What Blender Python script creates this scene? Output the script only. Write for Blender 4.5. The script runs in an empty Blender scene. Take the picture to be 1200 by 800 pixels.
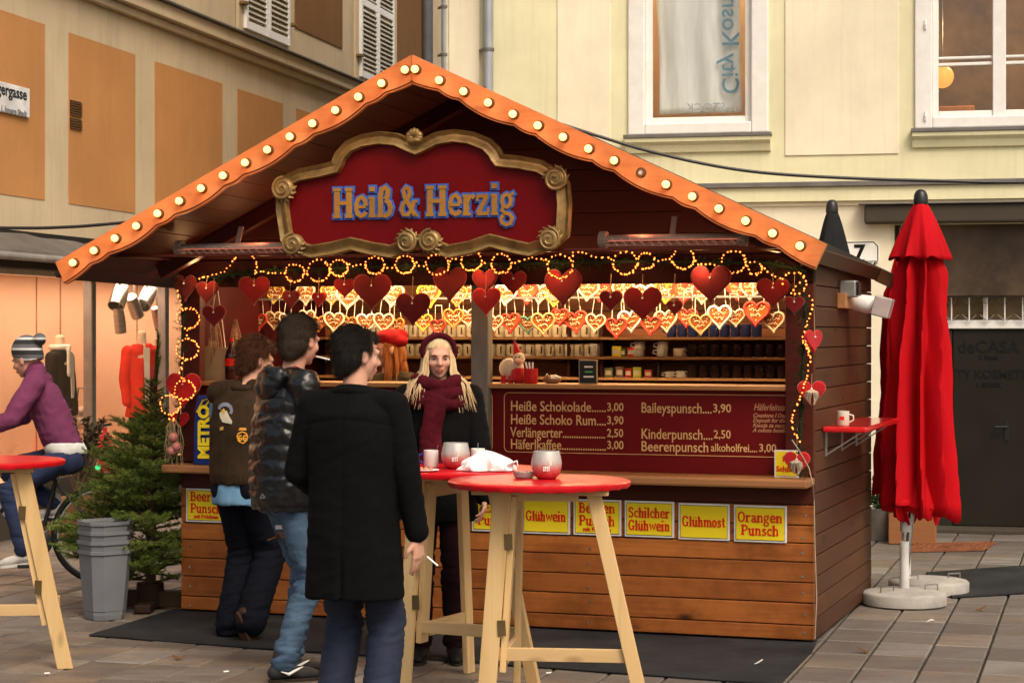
import bpy, bmesh, math, random
import numpy as np
from mathutils import Vector, Matrix, Euler
from mathutils.bvhtree import BVHTree
random.seed(7); RNG = np.random.RandomState(5)
R = math.radians
sc = bpy.context.scene
C = sc.collection
# ---------------------------------------------------------------- camera
CAMH = 1.72; FPX = 2340.0; HZ = 390.0
cd = bpy.data.cameras.new('camera'); cam = bpy.data.objects.new('camera', cd); C.objects.link(cam)
cam.location = (0, 0, CAMH); cam.rotation_euler = (R(90), 0, 0)
cd.sensor_width = 36; cd.lens = 36*FPX/1200; cd.shift_y = -10/1200; cd.clip_start = .1; cd.clip_end = 500
sc.camera = cam
# ---------------------------------------------------------------- world / sun
w = bpy.data.worlds.new("World"); sc.world = w; w.use_nodes = True
nt = w.node_tree; bg = nt.nodes['Background']
sky = nt.nodes.new('ShaderNodeTexSky'); sky.sky_type = 'NISHITA'; sky.sun_disc = False
SUN_EL, SUN_AZ = R(50), R(152)          # azimuth measured clockwise from +Y
sky.sun_elevation = SUN_EL; sky.sun_rotation = SUN_AZ; sky.air_density = 1.0; sky.dust_density = 6.0; sky.ozone_density = .6
tint = nt.nodes.new('ShaderNodeMix'); tint.data_type = 'RGBA'; tint.blend_type = 'MULTIPLY'; tint.inputs[0].default_value = 1
tint.inputs[7].default_value = (1.05, 1.0, .90, 1)      # overcast cloud takes the blue out of the clear sky
nt.links.new(sky.outputs[0], tint.inputs[6]); nt.links.new(tint.outputs[2], bg.inputs[0]); bg.inputs[1].default_value = 0.11
sl = bpy.data.lights.new('sun', 'SUN'); sl.energy = 1.1; sl.angle = R(25); sl.color = (1, .93, .83)
so = bpy.data.objects.new('sun', sl); C.objects.link(so)
sd = Vector((math.sin(SUN_AZ)*math.cos(SUN_EL), math.cos(SUN_AZ)*math.cos(SUN_EL), math.sin(SUN_EL)))
so.rotation_euler = sd.to_track_quat('Z', 'Y').to_euler(); so.location = (0, -5, 20)
sc.view_settings.view_transform = 'Standard'; sc.view_settings.look = 'None'
sc.view_settings.exposure = 0.7; sc.view_settings.gamma = 1
sc.view_settings.use_curve_mapping = False
sc.cycles.use_denoising = True; sc.cycles.max_bounces = 7; sc.cycles.transparent_max_bounces = 12
sc.cycles.sample_clamp_indirect = 6; sc.cycles.use_adaptive_sampling = False
# ---------------------------------------------------------------- frames
class Frame:
    """a rotated ground frame: x to the right along it, y away from the camera"""
    def __init__(s, ox, oy, deg):
        s.o = (ox, oy); s.rot = R(deg); s.c = math.cos(s.rot); s.s = math.sin(s.rot)
    def w(s, u, v, z=0): return Vector((s.o[0]+s.c*u-s.s*v, s.o[1]+s.s*u+s.c*v, z))
    def pv(s, px, py, v=0.0):        # point of the plane y=v seen along a direction
        a = (px-600)/FPX
        u = (a*(s.o[1]+s.c*v)-(s.o[0]-s.s*v))/(s.c-a*s.s)
        Y = s.o[1]+s.s*u+s.c*v
        return (u, v, CAMH-(py-HZ)*Y/FPX)
    def pu(s, px, py, u=0.0):        # point of the plane x=u
        a = (px-600)/FPX
        v = (a*(s.o[1]+s.s*u)-(s.o[0]+s.c*u))/(-s.s-a*s.c)
        Y = s.o[1]+s.s*u+s.c*v
        return (u, v, CAMH-(py-HZ)*Y/FPX)
    def loc(s, P):
        dx, dy = P[0]-s.o[0], P[1]-s.o[1]
        return (s.c*dx+s.s*dy, -s.s*dx+s.c*dy)
def G(px, py, z=0.0):                # ground point
    Y = (CAMH-z)*FPX/(py-HZ); return Vector(((px-600)/FPX*Y, Y, z))
def D3(px, py, Y): return Vector(((px-600)/FPX*Y, Y, CAMH-(py-HZ)*Y/FPX))
S = Frame(-2.04, 12.30, -18.9)
_a = G(10, 632); L = Frame(_a.x, _a.y, -12.93)
_b = G(1150, 625); B = Frame(_b.x, _b.y, -12.93)
SW, SD = 3.92, 2.06                  # stall width and depth
# ---------------------------------------------------------------- tags
def tag(o, label=None, cat=None, group=None, kind=None):
    if label: o['label'] = label
    if cat: o['category'] = cat
    if group: o['group'] = group
    if kind: o['kind'] = kind
    return o
def thing(name, label, cat, loc=(0, 0, 0), rotz=0, group=None):
    o = bpy.data.objects.new(name, None); C.objects.link(o); o.empty_display_size = .1
    o.location = loc; o.rotation_euler = (0, 0, rotz)
    return tag(o, label, cat, group)
ORD = ['first', 'second', 'third', 'fourth', 'fifth', 'sixth', 'seventh', 'eighth', 'ninth', 'tenth', 'eleventh', 'twelfth',
       'thirteenth', 'fourteenth', 'fifteenth', 'sixteenth', 'seventeenth', 'eighteenth', 'nineteenth', 'twentieth'] + \
      ['twenty-'+x for x in ['first', 'second', 'third', 'fourth', 'fifth', 'sixth', 'seventh', 'eighth', 'ninth']] + ['thirtieth'] + \
      ['thirty-'+x for x in ['first', 'second', 'third', 'fourth', 'fifth', 'sixth', 'seventh', 'eighth', 'ninth']]
# ---------------------------------------------------------------- mesh builder
class MB:
    def __init__(s): s.v = []; s.f = []
    def add(s, vs, fs, M=None):
        n = len(s.v)
        for p in vs:
            p = Vector(p)
            s.v.append(tuple(M @ p) if M is not None else tuple(p))
        for f in fs: s.f.append(tuple(i+n for i in f))
        return s
    def box(s, a, b, M=None):
        x0, y0, z0 = [min(p, q) for p, q in zip(a, b)]; x1, y1, z1 = [max(p, q) for p, q in zip(a, b)]
        return s.add([(x0, y0, z0), (x1, y0, z0), (x1, y1, z0), (x0, y1, z0), (x0, y0, z1), (x1, y0, z1), (x1, y1, z1), (x0, y1, z1)],
              [(0, 3, 2, 1), (4, 5, 6, 7), (0, 1, 5, 4), (1, 2, 6, 5), (2, 3, 7, 6), (3, 0, 4, 7)], M)
    def prism(s, poly, y0, y1, M=None):      # polygon in x,z pushed from y0 to y1
        n = len(poly)
        vs = [(p[0], y0, p[1]) for p in poly]+[(p[0], y1, p[1]) for p in poly]
        fs = [tuple(range(n)), tuple(range(2*n-1, n-1, -1))]+[(i, i+n, (i+1) % n+n, (i+1) % n) for i in range(n)]
        return s.add(vs, fs, M)
    def slab(s, poly, z0, z1, M=None):       # polygon in x,y pushed from z0 to z1
        n = len(poly)
        vs = [(p[0], p[1], z0) for p in poly]+[(p[0], p[1], z1) for p in poly]
        fs = [tuple(range(n-1, -1, -1)), tuple(range(n, 2*n))]+[(i, (i+1) % n, (i+1) % n+n, i+n) for i in range(n)]
        return s.add(vs, fs, M)
    def beam(s, a, b, wd, th, up=(0, 0, 1)):  # bar of rectangular section
        a = Vector(a); b = Vector(b); d = (b-a); ln = d.length; d.normalize()
        x = d.cross(Vector(up));
        if x.length < 1e-4: x = d.cross(Vector((1, 0, 0)))
        x.normalize(); y = x.cross(d)
        M = Matrix((( x.x, d.x, y.x, a.x), (x.y, d.y, y.y, a.y), (x.z, d.z, y.z, a.z), (0, 0, 0, 1)))
        return s.box((-wd/2, 0, -th/2), (wd/2, ln, th/2), M)
    def tube(s, pts, r, n=8, closed=False, cap=True, sq=1.0):
        pts = [Vector(p) for p in pts]; m = len(pts); rs = r if isinstance(r, (list, tuple)) else [r]*m
        base = len(s.v); ref = None
        for i, p in enumerate(pts):
            if closed: t = pts[(i+1) % m]-pts[i-1]
            else: t = pts[min(i+1, m-1)]-pts[max(i-1, 0)]
            if t.length < 1e-9: t = Vector((0, 0, 1))
            t.normalize()
            if ref is None:
                ref = t.cross(Vector((0, 0, 1)))
                if ref.length < .05: ref = t.cross(Vector((0, 1, 0)))
            ref = ref-t*ref.dot(t); ref.normalize(); bb = t.cross(ref)
            for k in range(n):
                a = 2*math.pi*k/n
                s.v.append(tuple(p+ref*math.cos(a)*rs[i]+bb*math.sin(a)*rs[i]*sq))
        for i in range(m if closed else m-1):
            j = (i+1) % m
            for k in range(n):
                s.f.append((base+i*n+k, base+i*n+(k+1) % n, base+j*n+(k+1) % n, base+j*n+k))
        if not closed and cap:
            s.f.append(tuple(base+k for k in range(n-1, -1, -1))); s.f.append(tuple(base+(m-1)*n+k for k in range(n)))
        return s
    def lathe(s, prof, n=24, M=None, fn=None):   # prof: (r, z); fn(angle, z)->radius factor
        vs = []; fs = []
        for r, z in prof:
            for k in range(n):
                a = 2*math.pi*k/n; q = r*(fn(a, z) if fn else 1)
                vs.append((q*math.cos(a), q*math.sin(a), z))
        m = len(prof)
        for i in range(m-1):
            for k in range(n): fs.append((i*n+k, i*n+(k+1) % n, (i+1)*n+(k+1) % n, (i+1)*n+k))
        fs.append(tuple(range(n-1, -1, -1))); fs.append(tuple((m-1)*n+k for k in range(n)))
        return s.add(vs, fs, M)
    def ball(s, c, r, n=8, m=5, M=None):
        rr = r if isinstance(r, (list, tuple)) else (r, r, r); vs = [(c[0], c[1], c[2]-rr[2])]; fs = []
        for i in range(1, m):
            t = math.pi*i/m
            for k in range(n):
                a = 2*math.pi*k/n; vs.append((c[0]+rr[0]*math.sin(t)*math.cos(a), c[1]+rr[1]*math.sin(t)*math.sin(a), c[2]-rr[2]*math.cos(t)))
        vs.append((c[0], c[1], c[2]+rr[2])); e = len(vs)-1
        for k in range(n):
            fs.append((0, 1+(k+1) % n, 1+k)); fs.append((e, 1+(m-2)*n+k, 1+(m-2)*n+(k+1) % n))
            for i in range(m-2): fs.append((1+i*n+k, 1+i*n+(k+1) % n, 1+(i+1)*n+(k+1) % n, 1+(i+1)*n+k))
        return s.add(vs, fs, M)
    def mesh(s, name, m=None, smooth=False):
        me = bpy.data.meshes.new(name); me.from_pydata(s.v, [], s.f); me.update()
        if m: me.materials.append(m)
        if smooth: me.polygons.foreach_set('use_smooth', [True]*len(me.polygons))
        return me
    def build(s, name, m, parent=None, smooth=False, bevel=0, loc=None, rotz=0, kind=None, fix=True):
        me = s.mesh(name, m, smooth)
        if fix and len(me.polygons) < 60000:
            bm = bmesh.new(); bm.from_mesh(me); bmesh.ops.recalc_face_normals(bm, faces=bm.faces); bm.to_mesh(me); bm.free()
        o = obj(name, me, parent, loc, rotz)
        if bevel:
            b = o.modifiers.new('bevel', 'BEVEL'); b.width = bevel; b.segments = 2; b.limit_method = 'ANGLE'; b.angle_limit = R(40)
        if smooth and hasattr(me, 'set_sharp_from_angle'): me.set_sharp_from_angle(angle=R(50))
        if kind: o['kind'] = kind
        return o
def obj(name, me, parent=None, loc=None, rotz=0):
    o = bpy.data.objects.new(name, me); C.objects.link(o)
    if parent is not None: o.parent = parent
    if loc is not None: o.location = loc
    if rotz: o.rotation_euler = (0, 0, rotz)
    return o
def copy_tree(o, parent=None):
    c = o.copy(); C.objects.link(c); c.parent = parent
    for ch in list(o.children): copy_tree(ch, c)
    return c
# ---------------------------------------------------------------- materials
MATS = {}
def N(nt, t, **kw):
    n = nt.nodes.new('ShaderNode'+t)
    for k, v in kw.items(): setattr(n, k, v)
    return n
def lin(c):  # 0-255 sRGB to linear
    return tuple(((x/255)/12.92 if x/255 <= .04045 else (((x/255)+.055)/1.055)**2.4) for x in c)
def coords(nt, stretch, rnd=True, world=False):
    tc = N(nt, 'TexCoord'); mp = N(nt, 'Mapping'); mp.inputs['Scale'].default_value = stretch
    if world:
        g = N(nt, 'NewGeometry'); nt.links.new(g.outputs['Position'], mp.inputs[0]); return mp.outputs[0]
    if rnd:
        oi = N(nt, 'ObjectInfo'); m = N(nt, 'MapRange'); m.inputs[4].default_value = 13.0; nt.links.new(oi.outputs['Random'], m.inputs[0])
        a = N(nt, 'VectorMath', operation='ADD'); nt.links.new(tc.outputs['Object'], a.inputs[0]); nt.links.new(m.outputs[0], a.inputs[1])
        nt.links.new(a.outputs[0], mp.inputs[0])
    else: nt.links.new(tc.outputs['Object'], mp.inputs[0])
    return mp.outputs[0]
def ramp(nt, src, stops):
    r = N(nt, 'ValToRGB'); cr = r.color_ramp
    while len(cr.elements) < len(stops): cr.elements.new(.5)
    for e, (p, c) in zip(cr.elements, stops): e.position = p; e.color = (*c, 1) if len(c) == 3 else c
    nt.links.new(src, r.inputs[0]); return r.outputs[0]
def mix(nt, fac, a, b, mode='MIX'):
    m = N(nt, 'Mix', data_type='RGBA', blend_type=mode)
    for i, x in ((0, fac), (6, a), (7, b)):
        if isinstance(x, (int, float)): m.inputs[i].default_value = x
        elif isinstance(x, (tuple, list)): m.inputs[i].default_value = (*x[:3], 1)
        else: nt.links.new(x, m.inputs[i])
    return m.outputs[2]
def noise(nt, vec, scale, detail=5, rough=.55, dist=0):
    n = N(nt, 'TexNoise'); n.inputs['Scale'].default_value = scale; n.inputs['Detail'].default_value = detail
    n.inputs['Roughness'].default_value = rough; n.inputs['Distortion'].default_value = dist
    nt.links.new(vec, n.inputs['Vector']); return n.outputs[0]
def bump(nt, bsdf, h, strength, dist=.01):
    b = N(nt, 'Bump'); b.inputs['Strength'].default_value = strength; b.inputs['Distance'].default_value = dist
    nt.links.new(h, b.inputs['Height']); nt.links.new(b.outputs[0], bsdf.inputs['Normal'])
def newmat(name):
    m = bpy.data.materials.new(name); m.use_nodes = True
    return m, m.node_tree, m.node_tree.nodes['Principled BSDF']
def mat(name, col, rough=.6, metal=0, var=.2, scale=6, bmp=.15, bscale=80, emit=None, estr=0, col2=None, stretch=(1, 1, 1), coat=0,
        sheen=0, trans=0, world=False, ior=1.45, sss=0, dirt=0, bdist=.004):
    if name in MATS: return MATS[name]
    m, nt, b = newmat(name); col = tuple(col)
    v = coords(nt, stretch, world=world)
    c2 = tuple(col2) if col2 else tuple(min(1, x*(1+var)) for x in col)
    c1 = col if col2 else tuple(x*(1-var) for x in col)
    n1 = noise(nt, v, scale, 6, .6)
    cc = ramp(nt, n1, [(.3, c1), (.7, c2)])
    if dirt:
        n2 = noise(nt, v, scale*.35, 8, .7, .4)
        cc = mix(nt, ramp(nt, n2, [(.5, (0, 0, 0)), (.75, (dirt,)*3)]), cc, tuple(x*.35 for x in col))
    nt.links.new(cc, b.inputs['Base Color'])
    b.inputs['Roughness'].default_value = rough; b.inputs['Metallic'].default_value = metal; b.inputs['IOR'].default_value = ior
    b.inputs['Specular IOR Level'].default_value = .5 if (rough < .36 or metal) else .16
    b.inputs['Coat Weight'].default_value = coat; b.inputs['Sheen Weight'].default_value = sheen
    b.inputs['Transmission Weight'].default_value = trans
    if sss: b.inputs['Subsurface Weight'].default_value = sss; b.inputs['Subsurface Radius'].default_value = (.02, .008, .004)
    if emit: b.inputs['Emission Color'].default_value = (*emit, 1); b.inputs['Emission Strength'].default_value = estr
    if bmp: bump(nt, b, noise(nt, v, bscale, 5, .6), bmp, bdist)
    MATS[name] = m; return m
def wood(name, light, dark, axis=0, rough=.6, knots=1.0, rscale=1.0, dirty=.0, bmp=.25, freq=1.0, spec=.22):
    if name in MATS: return MATS[name]
    m, nt, b = newmat(name)
    st = [22*freq]*3; st[axis] = 1.1*freq
    v = coords(nt, tuple(st)); g = noise(nt, v, 1.6, 8, .65, .6)
    st2 = [3.0]*3; st2[axis] = .7
    v2 = coords(nt, tuple(st2)); g2 = noise(nt, v2, 1.5, 4, .5)
    c = ramp(nt, g, [(.28, dark), (.5, tuple((a*.65+d*.35) for a, d in zip(light, dark))), (.75, light)])
    c = mix(nt, .35, c, ramp(nt, g2, [(.3, dark), (.7, light)]))
    oi = N(nt, 'ObjectInfo')
    c = mix(nt, ramp(nt, oi.outputs['Random'], [(0, (.0,)*3), (1, (.45,)*3)]), c, tuple(x*.6 for x in dark))
    if knots:
        st3 = [7.5]*3; st3[axis] = 3.2; v3 = coords(nt, tuple(st3)); vo = N(nt, 'TexVoronoi'); vo.inputs['Scale'].default_value = 1.0
        nt.links.new(v3, vo.inputs['Vector'])
        wn = ramp(nt, vo.outputs['Color'], [(.36, (0,)*3), (.46, (1,)*3)])
        k = ramp(nt, vo.outputs['Distance'], [(.05, (knots,)*3), (.20, (0,)*3)])
        k = mix(nt, 1.0, k, wn, 'MULTIPLY')
        c = mix(nt, k, c, tuple(x*.22 for x in dark))
    if dirty:
        v4 = coords(nt, (1, 1, 1)); d = noise(nt, v4, 2.3, 8, .7)
        c = mix(nt, ramp(nt, d, [(.45, (0,)*3), (.8, (dirty,)*3)]), c, tuple(x*.25 for x in dark))
    nt.links.new(c, b.inputs['Base Color']); b.inputs['Roughness'].default_value = rough; b.inputs['Specular IOR Level'].default_value = spec
    bump(nt, b, g, bmp, .003); MATS[name] = m; return m
def emis(name, col, st):
    if name in MATS: return MATS[name]
    m, nt, b = newmat(name); b.inputs['Base Color'].default_value = (*[min(.8, c) for c in col], 1)
    b.inputs['Emission Color'].default_value = (*col, 1); b.inputs['Emission Strength'].default_value = st
    b.inputs['Roughness'].default_value = .3; MATS[name] = m; return m
def glass(name, tint=(1, 1, 1), gloss=.06, rough=.02):
    if name in MATS: return MATS[name]
    m, nt, b = newmat(name); nt.nodes.remove(b); out = nt.nodes['Material Output']
    t = N(nt, 'BsdfTransparent'); t.inputs[0].default_value = (*tint, 1); g = N(nt, 'BsdfGlossy'); g.inputs['Roughness'].default_value = rough
    fr = N(nt, 'Fresnel'); fr.inputs[0].default_value = 1.45; mx = N(nt, 'MixShader')
    ad = N(nt, 'Math', operation='ADD'); ad.inputs[1].default_value = gloss-.03; ge = N(nt, 'NewGeometry'); iv = N(nt, 'Math', operation='SUBTRACT'); iv.inputs[0].default_value = 1.0; nt.links.new(ge.outputs['Backfacing'], iv.inputs[1])
    nt.links.new(fr.outputs[0], ad.inputs[0])
    ml = N(nt, 'Math', operation='MULTIPLY'); nt.links.new(ad.outputs[0], ml.inputs[0]); nt.links.new(iv.outputs[0], ml.inputs[1]); nt.links.new(ml.outputs[0], mx.inputs[0]); nt.links.new(t.outputs[0], mx.inputs[1]); nt.links.new(g.outputs[0], mx.inputs[2])
    nt.links.new(mx.outputs[0], out.inputs[0]); MATS[name] = m; return m
def plaster(name, col, streak=.25, dirt=.3, bmp=.2):
    m, nt, b = newmat(name)
    v = coords(nt, (1, 1, 1), world=True); vs = coords(nt, (2.2, 2.2, .35), world=True)
    c = ramp(nt, noise(nt, v, 1.1, 8, .65), [(.3, tuple(x*.86 for x in col)), (.7, tuple(min(1, x*1.08) for x in col))])
    c = mix(nt, ramp(nt, noise(nt, vs, 1.6, 7, .7, .3), [(.5, (0,)*3), (.85, (streak,)*3)]), c, tuple(x*.5 for x in col))
    vd = coords(nt, (16, 16, .55), world=True)
    c = mix(nt, ramp(nt, noise(nt, vd, 1.3, 4, .6), [(.56, (0,)*3), (.78, (streak*.9,)*3)]), c, tuple(x*.62 for x in col))
    c = mix(nt, ramp(nt, noise(nt, v, 9, 8, .8), [(.62, (0,)*3), (.8, (dirt,)*3)]), c, tuple(x*.55 for x in col))
    nt.links.new(c, b.inputs['Base Color']); b.inputs['Roughness'].default_value = .9; b.inputs['Specular IOR Level'].default_value = .2
    bump(nt, b, noise(nt, v, 60, 5, .6), bmp, .004); MATS[name] = m; return m
# ---------------------------------------------------------------- text
def text_mesh(t, size, extrude=.002, bold=0.0, align='CENTER', xs=1.0, shear=0, lines=1.0, flip=False, spacing=1.0):
    cu = bpy.data.curves.new('text', 'FONT'); cu.body = t; cu.size = size; cu.extrude = extrude; cu.offset = bold
    cu.align_x = align; cu.align_y = 'CENTER'; cu.space_line = lines; cu.shear = shear; cu.resolution_u = 3; cu.space_character = spacing
    o = bpy.data.objects.new('text', cu); C.objects.link(o)
    bpy.context.view_layer.update()
    me = bpy.data.meshes.new_from_object(o.evaluated_get(bpy.context.evaluated_depsgraph_get()))
    bpy.data.objects.remove(o); bpy.data.curves.remove(cu)
    n = len(me.vertices); co = np.empty(n*3); me.vertices.foreach_get('co', co); co = co.reshape(-1, 3)
    q = np.stack([co[:, 0]*xs, -co[:, 2], co[:, 1]], 1)
    me.vertices.foreach_set('co', q.ravel()); me.update(); return me
def put_text(name, t, size, m, parent, loc, rot=(0, 0, 0), **kw):
    me = text_mesh(t, size, **kw); me.materials.clear(); me.materials.append(m)
    o = obj(name, me, parent, loc); o.rotation_euler = rot; return o
def heart_outline(wd, n=28):
    pts = []
    for i in range(n):
        t = 2*math.pi*i/n
        x = 16*math.sin(t)**3; y = 13*math.cos(t)-5*math.cos(2*t)-2*math.cos(3*t)-math.cos(4*t)
        pts.append((x/32*wd, (y+2.5)/32*wd))
    return pts
# ================================================================ PAVING
def slab_mat():
    m, nt, b = newmat('paving_stone')
    g = N(nt, 'NewGeometry'); mp = N(nt, 'Mapping'); mp.vector_type = 'TEXTURE'
    mp.inputs['Rotation'].default_value = (0, 0, R(-16.5)); mp.inputs['Scale'].default_value = (.30, .45, 1)
    nt.links.new(g.outputs['Position'], mp.inputs[0])
    fl = N(nt, 'VectorMath', operation='FLOOR'); nt.links.new(mp.outputs[0], fl.inputs[0])
    sx = N(nt, 'SeparateXYZ'); nt.links.new(fl.outputs[0], sx.inputs[0]); cx = N(nt, 'CombineXYZ')
    nt.links.new(sx.outputs[0], cx.inputs[0]); nt.links.new(sx.outputs[1], cx.inputs[1])
    wn = N(nt, 'TexWhiteNoise'); nt.links.new(cx.outputs[0], wn.inputs[0])
    base = ramp(nt, wn.outputs['Value'], [(0, (.095, .083, .075)), (.35, (.17, .155, .142)), (.6, (.125, .104, .088)), (.8, (.24, .225, .205)), (1, (.18, .13, .085))])
    v = coords(nt, (1, 1, 1), world=True)
    rot = N(nt, 'Mapping'); rot.inputs['Rotation'].default_value = (0, 0, R(16.5)); rot.inputs['Scale'].default_value = (1.2, 5, 1)
    nt.links.new(g.outputs['Position'], rot.inputs[0])
    add = N(nt, 'VectorMath', operation='ADD'); nt.links.new(rot.outputs[0], add.inputs[0]); nt.links.new(wn.outputs['Color'], add.inputs[1])
    band = noise(nt, add.outputs[0], 1.7, 6, .65, .5)
    c = mix(nt, ramp(nt, band, [(.38, (0,)*3), (.66, (.75,)*3)]), base, (.10, .075, .06))
    c = mix(nt, ramp(nt, noise(nt, rot.outputs[0], .6, 5, .6), [(.5, (0,)*3), (.75, (.5,)*3)]), c, (.30, .215, .13))
    c = mix(nt, ramp(nt, noise(nt, v, 45, 8, .8), [(.5, (0,)*3), (.72, (.55,)*3)]), c, (.07, .06, .055))
    c = mix(nt, ramp(nt, noise(nt, v, 1.3, 7, .7), [(.4, (0,)*3), (.75, (.5,)*3)]), c, (.09, .08, .07))
    nt.links.new(c, b.inputs['Base Color'])
    nt.links.new(ramp(nt, noise(nt, v, 3, 5, .6), [(.35, (.42,)*3), (.7, (.8,)*3)]), b.inputs['Roughness'])
    bump(nt, b, noise(nt, v, 70, 8, .7), .5, .003)
    return m
PAVE = slab_mat()
GROUND = plaster('joint_grit', (.035, .032, .028), bmp=.6)
gm = MB(); gm.slab([(-60, -12), (60, -12), (60, 90), (-60, 90)], -.35, -.022)
ground = gm.build('ground', GROUND, kind='structure')
GF = Frame(0, 0, -16.5)
def stone_mb(mb, x, y, dz, w=.30, d=.45, tx=0, ty=0):
    g = .0065; c = .007; x0, x1, y0, y1 = x+g, x+w-g, y+g, y+d-g
    mb.add([(x0, y0, -.04), (x1, y0, -.04), (x1, y1, -.04), (x0, y1, -.04),
            (x0, y0, dz-c), (x1, y0, dz-c+tx), (x1, y1, dz-c+tx+ty), (x0, y1, dz-c+ty),
            (x0+c, y0+c, dz), (x1-c, y0+c, dz+tx), (x1-c, y1-c, dz+tx+ty), (x0+c, y1-c, dz+ty)],
           [(0, 1, 5, 4), (1, 2, 6, 5), (2, 3, 7, 6), (3, 0, 4, 7), (4, 5, 9, 8), (5, 6, 10, 9), (6, 7, 11, 10), (7, 4, 8, 11), (8, 9, 10, 11)])
cells = []; rest = MB()
for i in range(-48, 34):
    off = .225 if i % 2 else 0
    for j in range(-6, 62):
        x = i*.30; y = j*.45
        c = GF.w(x+.15, y+.225)
        if not (-9 < c.x < 8.5 and -1.5 < c.y < 26): continue
        px = 600+c.x/max(c.y, .1)*FPX; py = HZ+CAMH*FPX/max(c.y, .1)
        vis = c.y > 9.1 and -12 < px < 1212 and py < 822
        s = S.loc(c)
        if vis and 0.15 < s[0] < SW-.1 and -1.0 < s[1] < SD+2.6 and s[1] > -.8 + 0: vis = False   # under the mat and the stall
        cells.append((vis, c.y, i, j, x, y))
cells.sort(key=lambda t: (not t[0], t[1]))
variants = []
for k in range(8):
    mb = MB(); stone_mb(mb, -.15, -.225, 0, tx=random.uniform(-.002, .002), ty=random.uniform(-.0025, .0025)); variants.append(mb.mesh('paving_stone', PAVE))
cnt = 0
for vis, _, i, j, x, y in cells:
    dz = random.uniform(-.003, 0)
    if vis and cnt < 296:
        o = obj('paving_stone', random.choice(variants), ground, GF.w(x+.15, y+.225, dz), GF.rot); cnt += 1
    else:
        mb = MB(); stone_mb(mb, x, y, dz, tx=random.uniform(-.002, .002), ty=random.uniform(-.0025, .0025))
        rest.add([GF.w(*p[:2], p[2]) for p in mb.v], mb.f)
rest.build('paving_field', PAVE, ground, kind='stuff', fix=False)
# ================================================================ materials in use
M_BLACK = mat('black_plastic', (.012, .012, .013), .35)
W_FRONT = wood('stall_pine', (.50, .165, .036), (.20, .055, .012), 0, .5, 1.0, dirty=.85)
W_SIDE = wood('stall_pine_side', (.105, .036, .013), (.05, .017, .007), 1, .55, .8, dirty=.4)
W_DARK = wood('dark_red_board', (.062, .009, .005), (.03, .0045, .0025), 1, .55, 0)
W_REDX = wood('red_brown_board', (.10, .016, .007), (.05, .008, .004), 0, .5, .5)
W_SHELF = wood('shelf_pine', (.5, .26, .10), (.36, .17, .06), 0, .5, .5)
W_CNT = wood('counter_pine', (.36, .17, .07), (.24, .10, .04), 0, .35, .6, dirty=.3)
W_RAW = wood('raw_spruce', (.76, .54, .27), (.52, .33, .135), 2, .55, .7, freq=.8)
M_FELT = mat('roof_felt', (.018, .014, .012), .95, bmp=.5)
M_STEEL = mat('brushed_steel', (.45, .45, .44), .3, 1, stretch=(1, 1, 12))
M_GREY = mat('grey_metal', (.30, .30, .29), .45, .6)
M_BLACK = mat('black_plastic', (.012, .012, .013), .35)
M_SCREW = mat('zinc_screw', (.5, .5, .48), .35, 1)
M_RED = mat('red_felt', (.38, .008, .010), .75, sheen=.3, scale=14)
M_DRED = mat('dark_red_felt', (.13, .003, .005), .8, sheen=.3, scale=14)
M_GOLD = mat('antique_gold', (.24, .155, .055), .42, .35, var=.4, scale=14, dirt=.8, bmp=.3)
M_BULB = emis('bulb_glow', (1, .46, .13), 2.4)
M_FAIRY = emis('fairy_glow', (1, .20, .033), 2.9)
M_WIRE = mat('dark_wire', (.01, .02, .01), .6)
M_SIGNRED = mat('sign_red', (.115, .0015, .003), .45, scale=3)
M_BLUE = mat('sign_blue', (.035, .11, .42), .5)
M_OCHRE = mat('sign_ochre', (.30, .145, .03), .5)
M_WHITE = mat('white_paint', (.75, .74, .70), .5, dirt=.3)
M_YEL = mat('sign_yellow', (.80, .62, .02), .4, var=.05)
M_LETR = mat('letter_red', (.62, .02, .01), .5, var=.05)
M_TAN = mat('menu_lettering', (.62, .36, .15), .5, var=.08)
M_MENU = mat('menu_board_red', (.115, .004, .004), .45, scale=2)
# ================================================================ STALL
stall = thing('market_stall', 'wooden market stall with bulbs along its scalloped gable roof edge', 'market stall', (*S.o, 0), S.rot)
APU = 1.968; ZA = 3.20; HWS = {-1: 2.175, 1: 2.215}; ZES = {-1: 2.12, 1: 2.160}; SL = (3.20-2.14)/2.195
ZT = 2.10                                                     # wall top
zj = [.02, .103, .226, .339, .452, .556, .655, .768]
def plank_mesh(name, m, ln, h, th, axis=0):
    mb = MB(); g = .0025
    if axis == 0: mb.box((0, 0, g), (ln, th, h-g))
    else: mb.box((0, 0, g), (th, ln, h-g))
    return mb.mesh(name, m)
def bevel(o, w_=.004):
    b = o.modifiers.new('bevel', 'BEVEL'); b.width = w_; b.segments = 2; return o
mb = MB(); mb.box((.05, .03, .02), (SW-.05, .06, .87)); mb.build('backing_board', M_BLACK, stall)
for k in range(7):
    h = zj[k+1]-zj[k]; o = obj('plank', plank_mesh('plank', W_FRONT, SW, h, .026), stall, (0, random.uniform(0, .004), zj[k])); bevel(o, .005)
    for px_ in (.055, SW-.055, 1.3, 2.62):
        s_ = MB(); s_.lathe([(.0075, 0), (.0075, .002)], 8, Matrix.Rotation(R(90), 4, 'X')); s_.build('screw', M_SCREW, o, loc=(px_+random.uniform(-.01, .01), -.0005, h*random.choice([.3, .5, .62])))
o = obj('plank', plank_mesh('plank', W_REDX, SW, .10, .022), stall, (0, .002, .768)); bevel(o)
o['label'] = 'dark red-brown board under the counter'
sp = plank_mesh('plank', W_SIDE, SD-.03, .1155, .024, 1)
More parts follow.
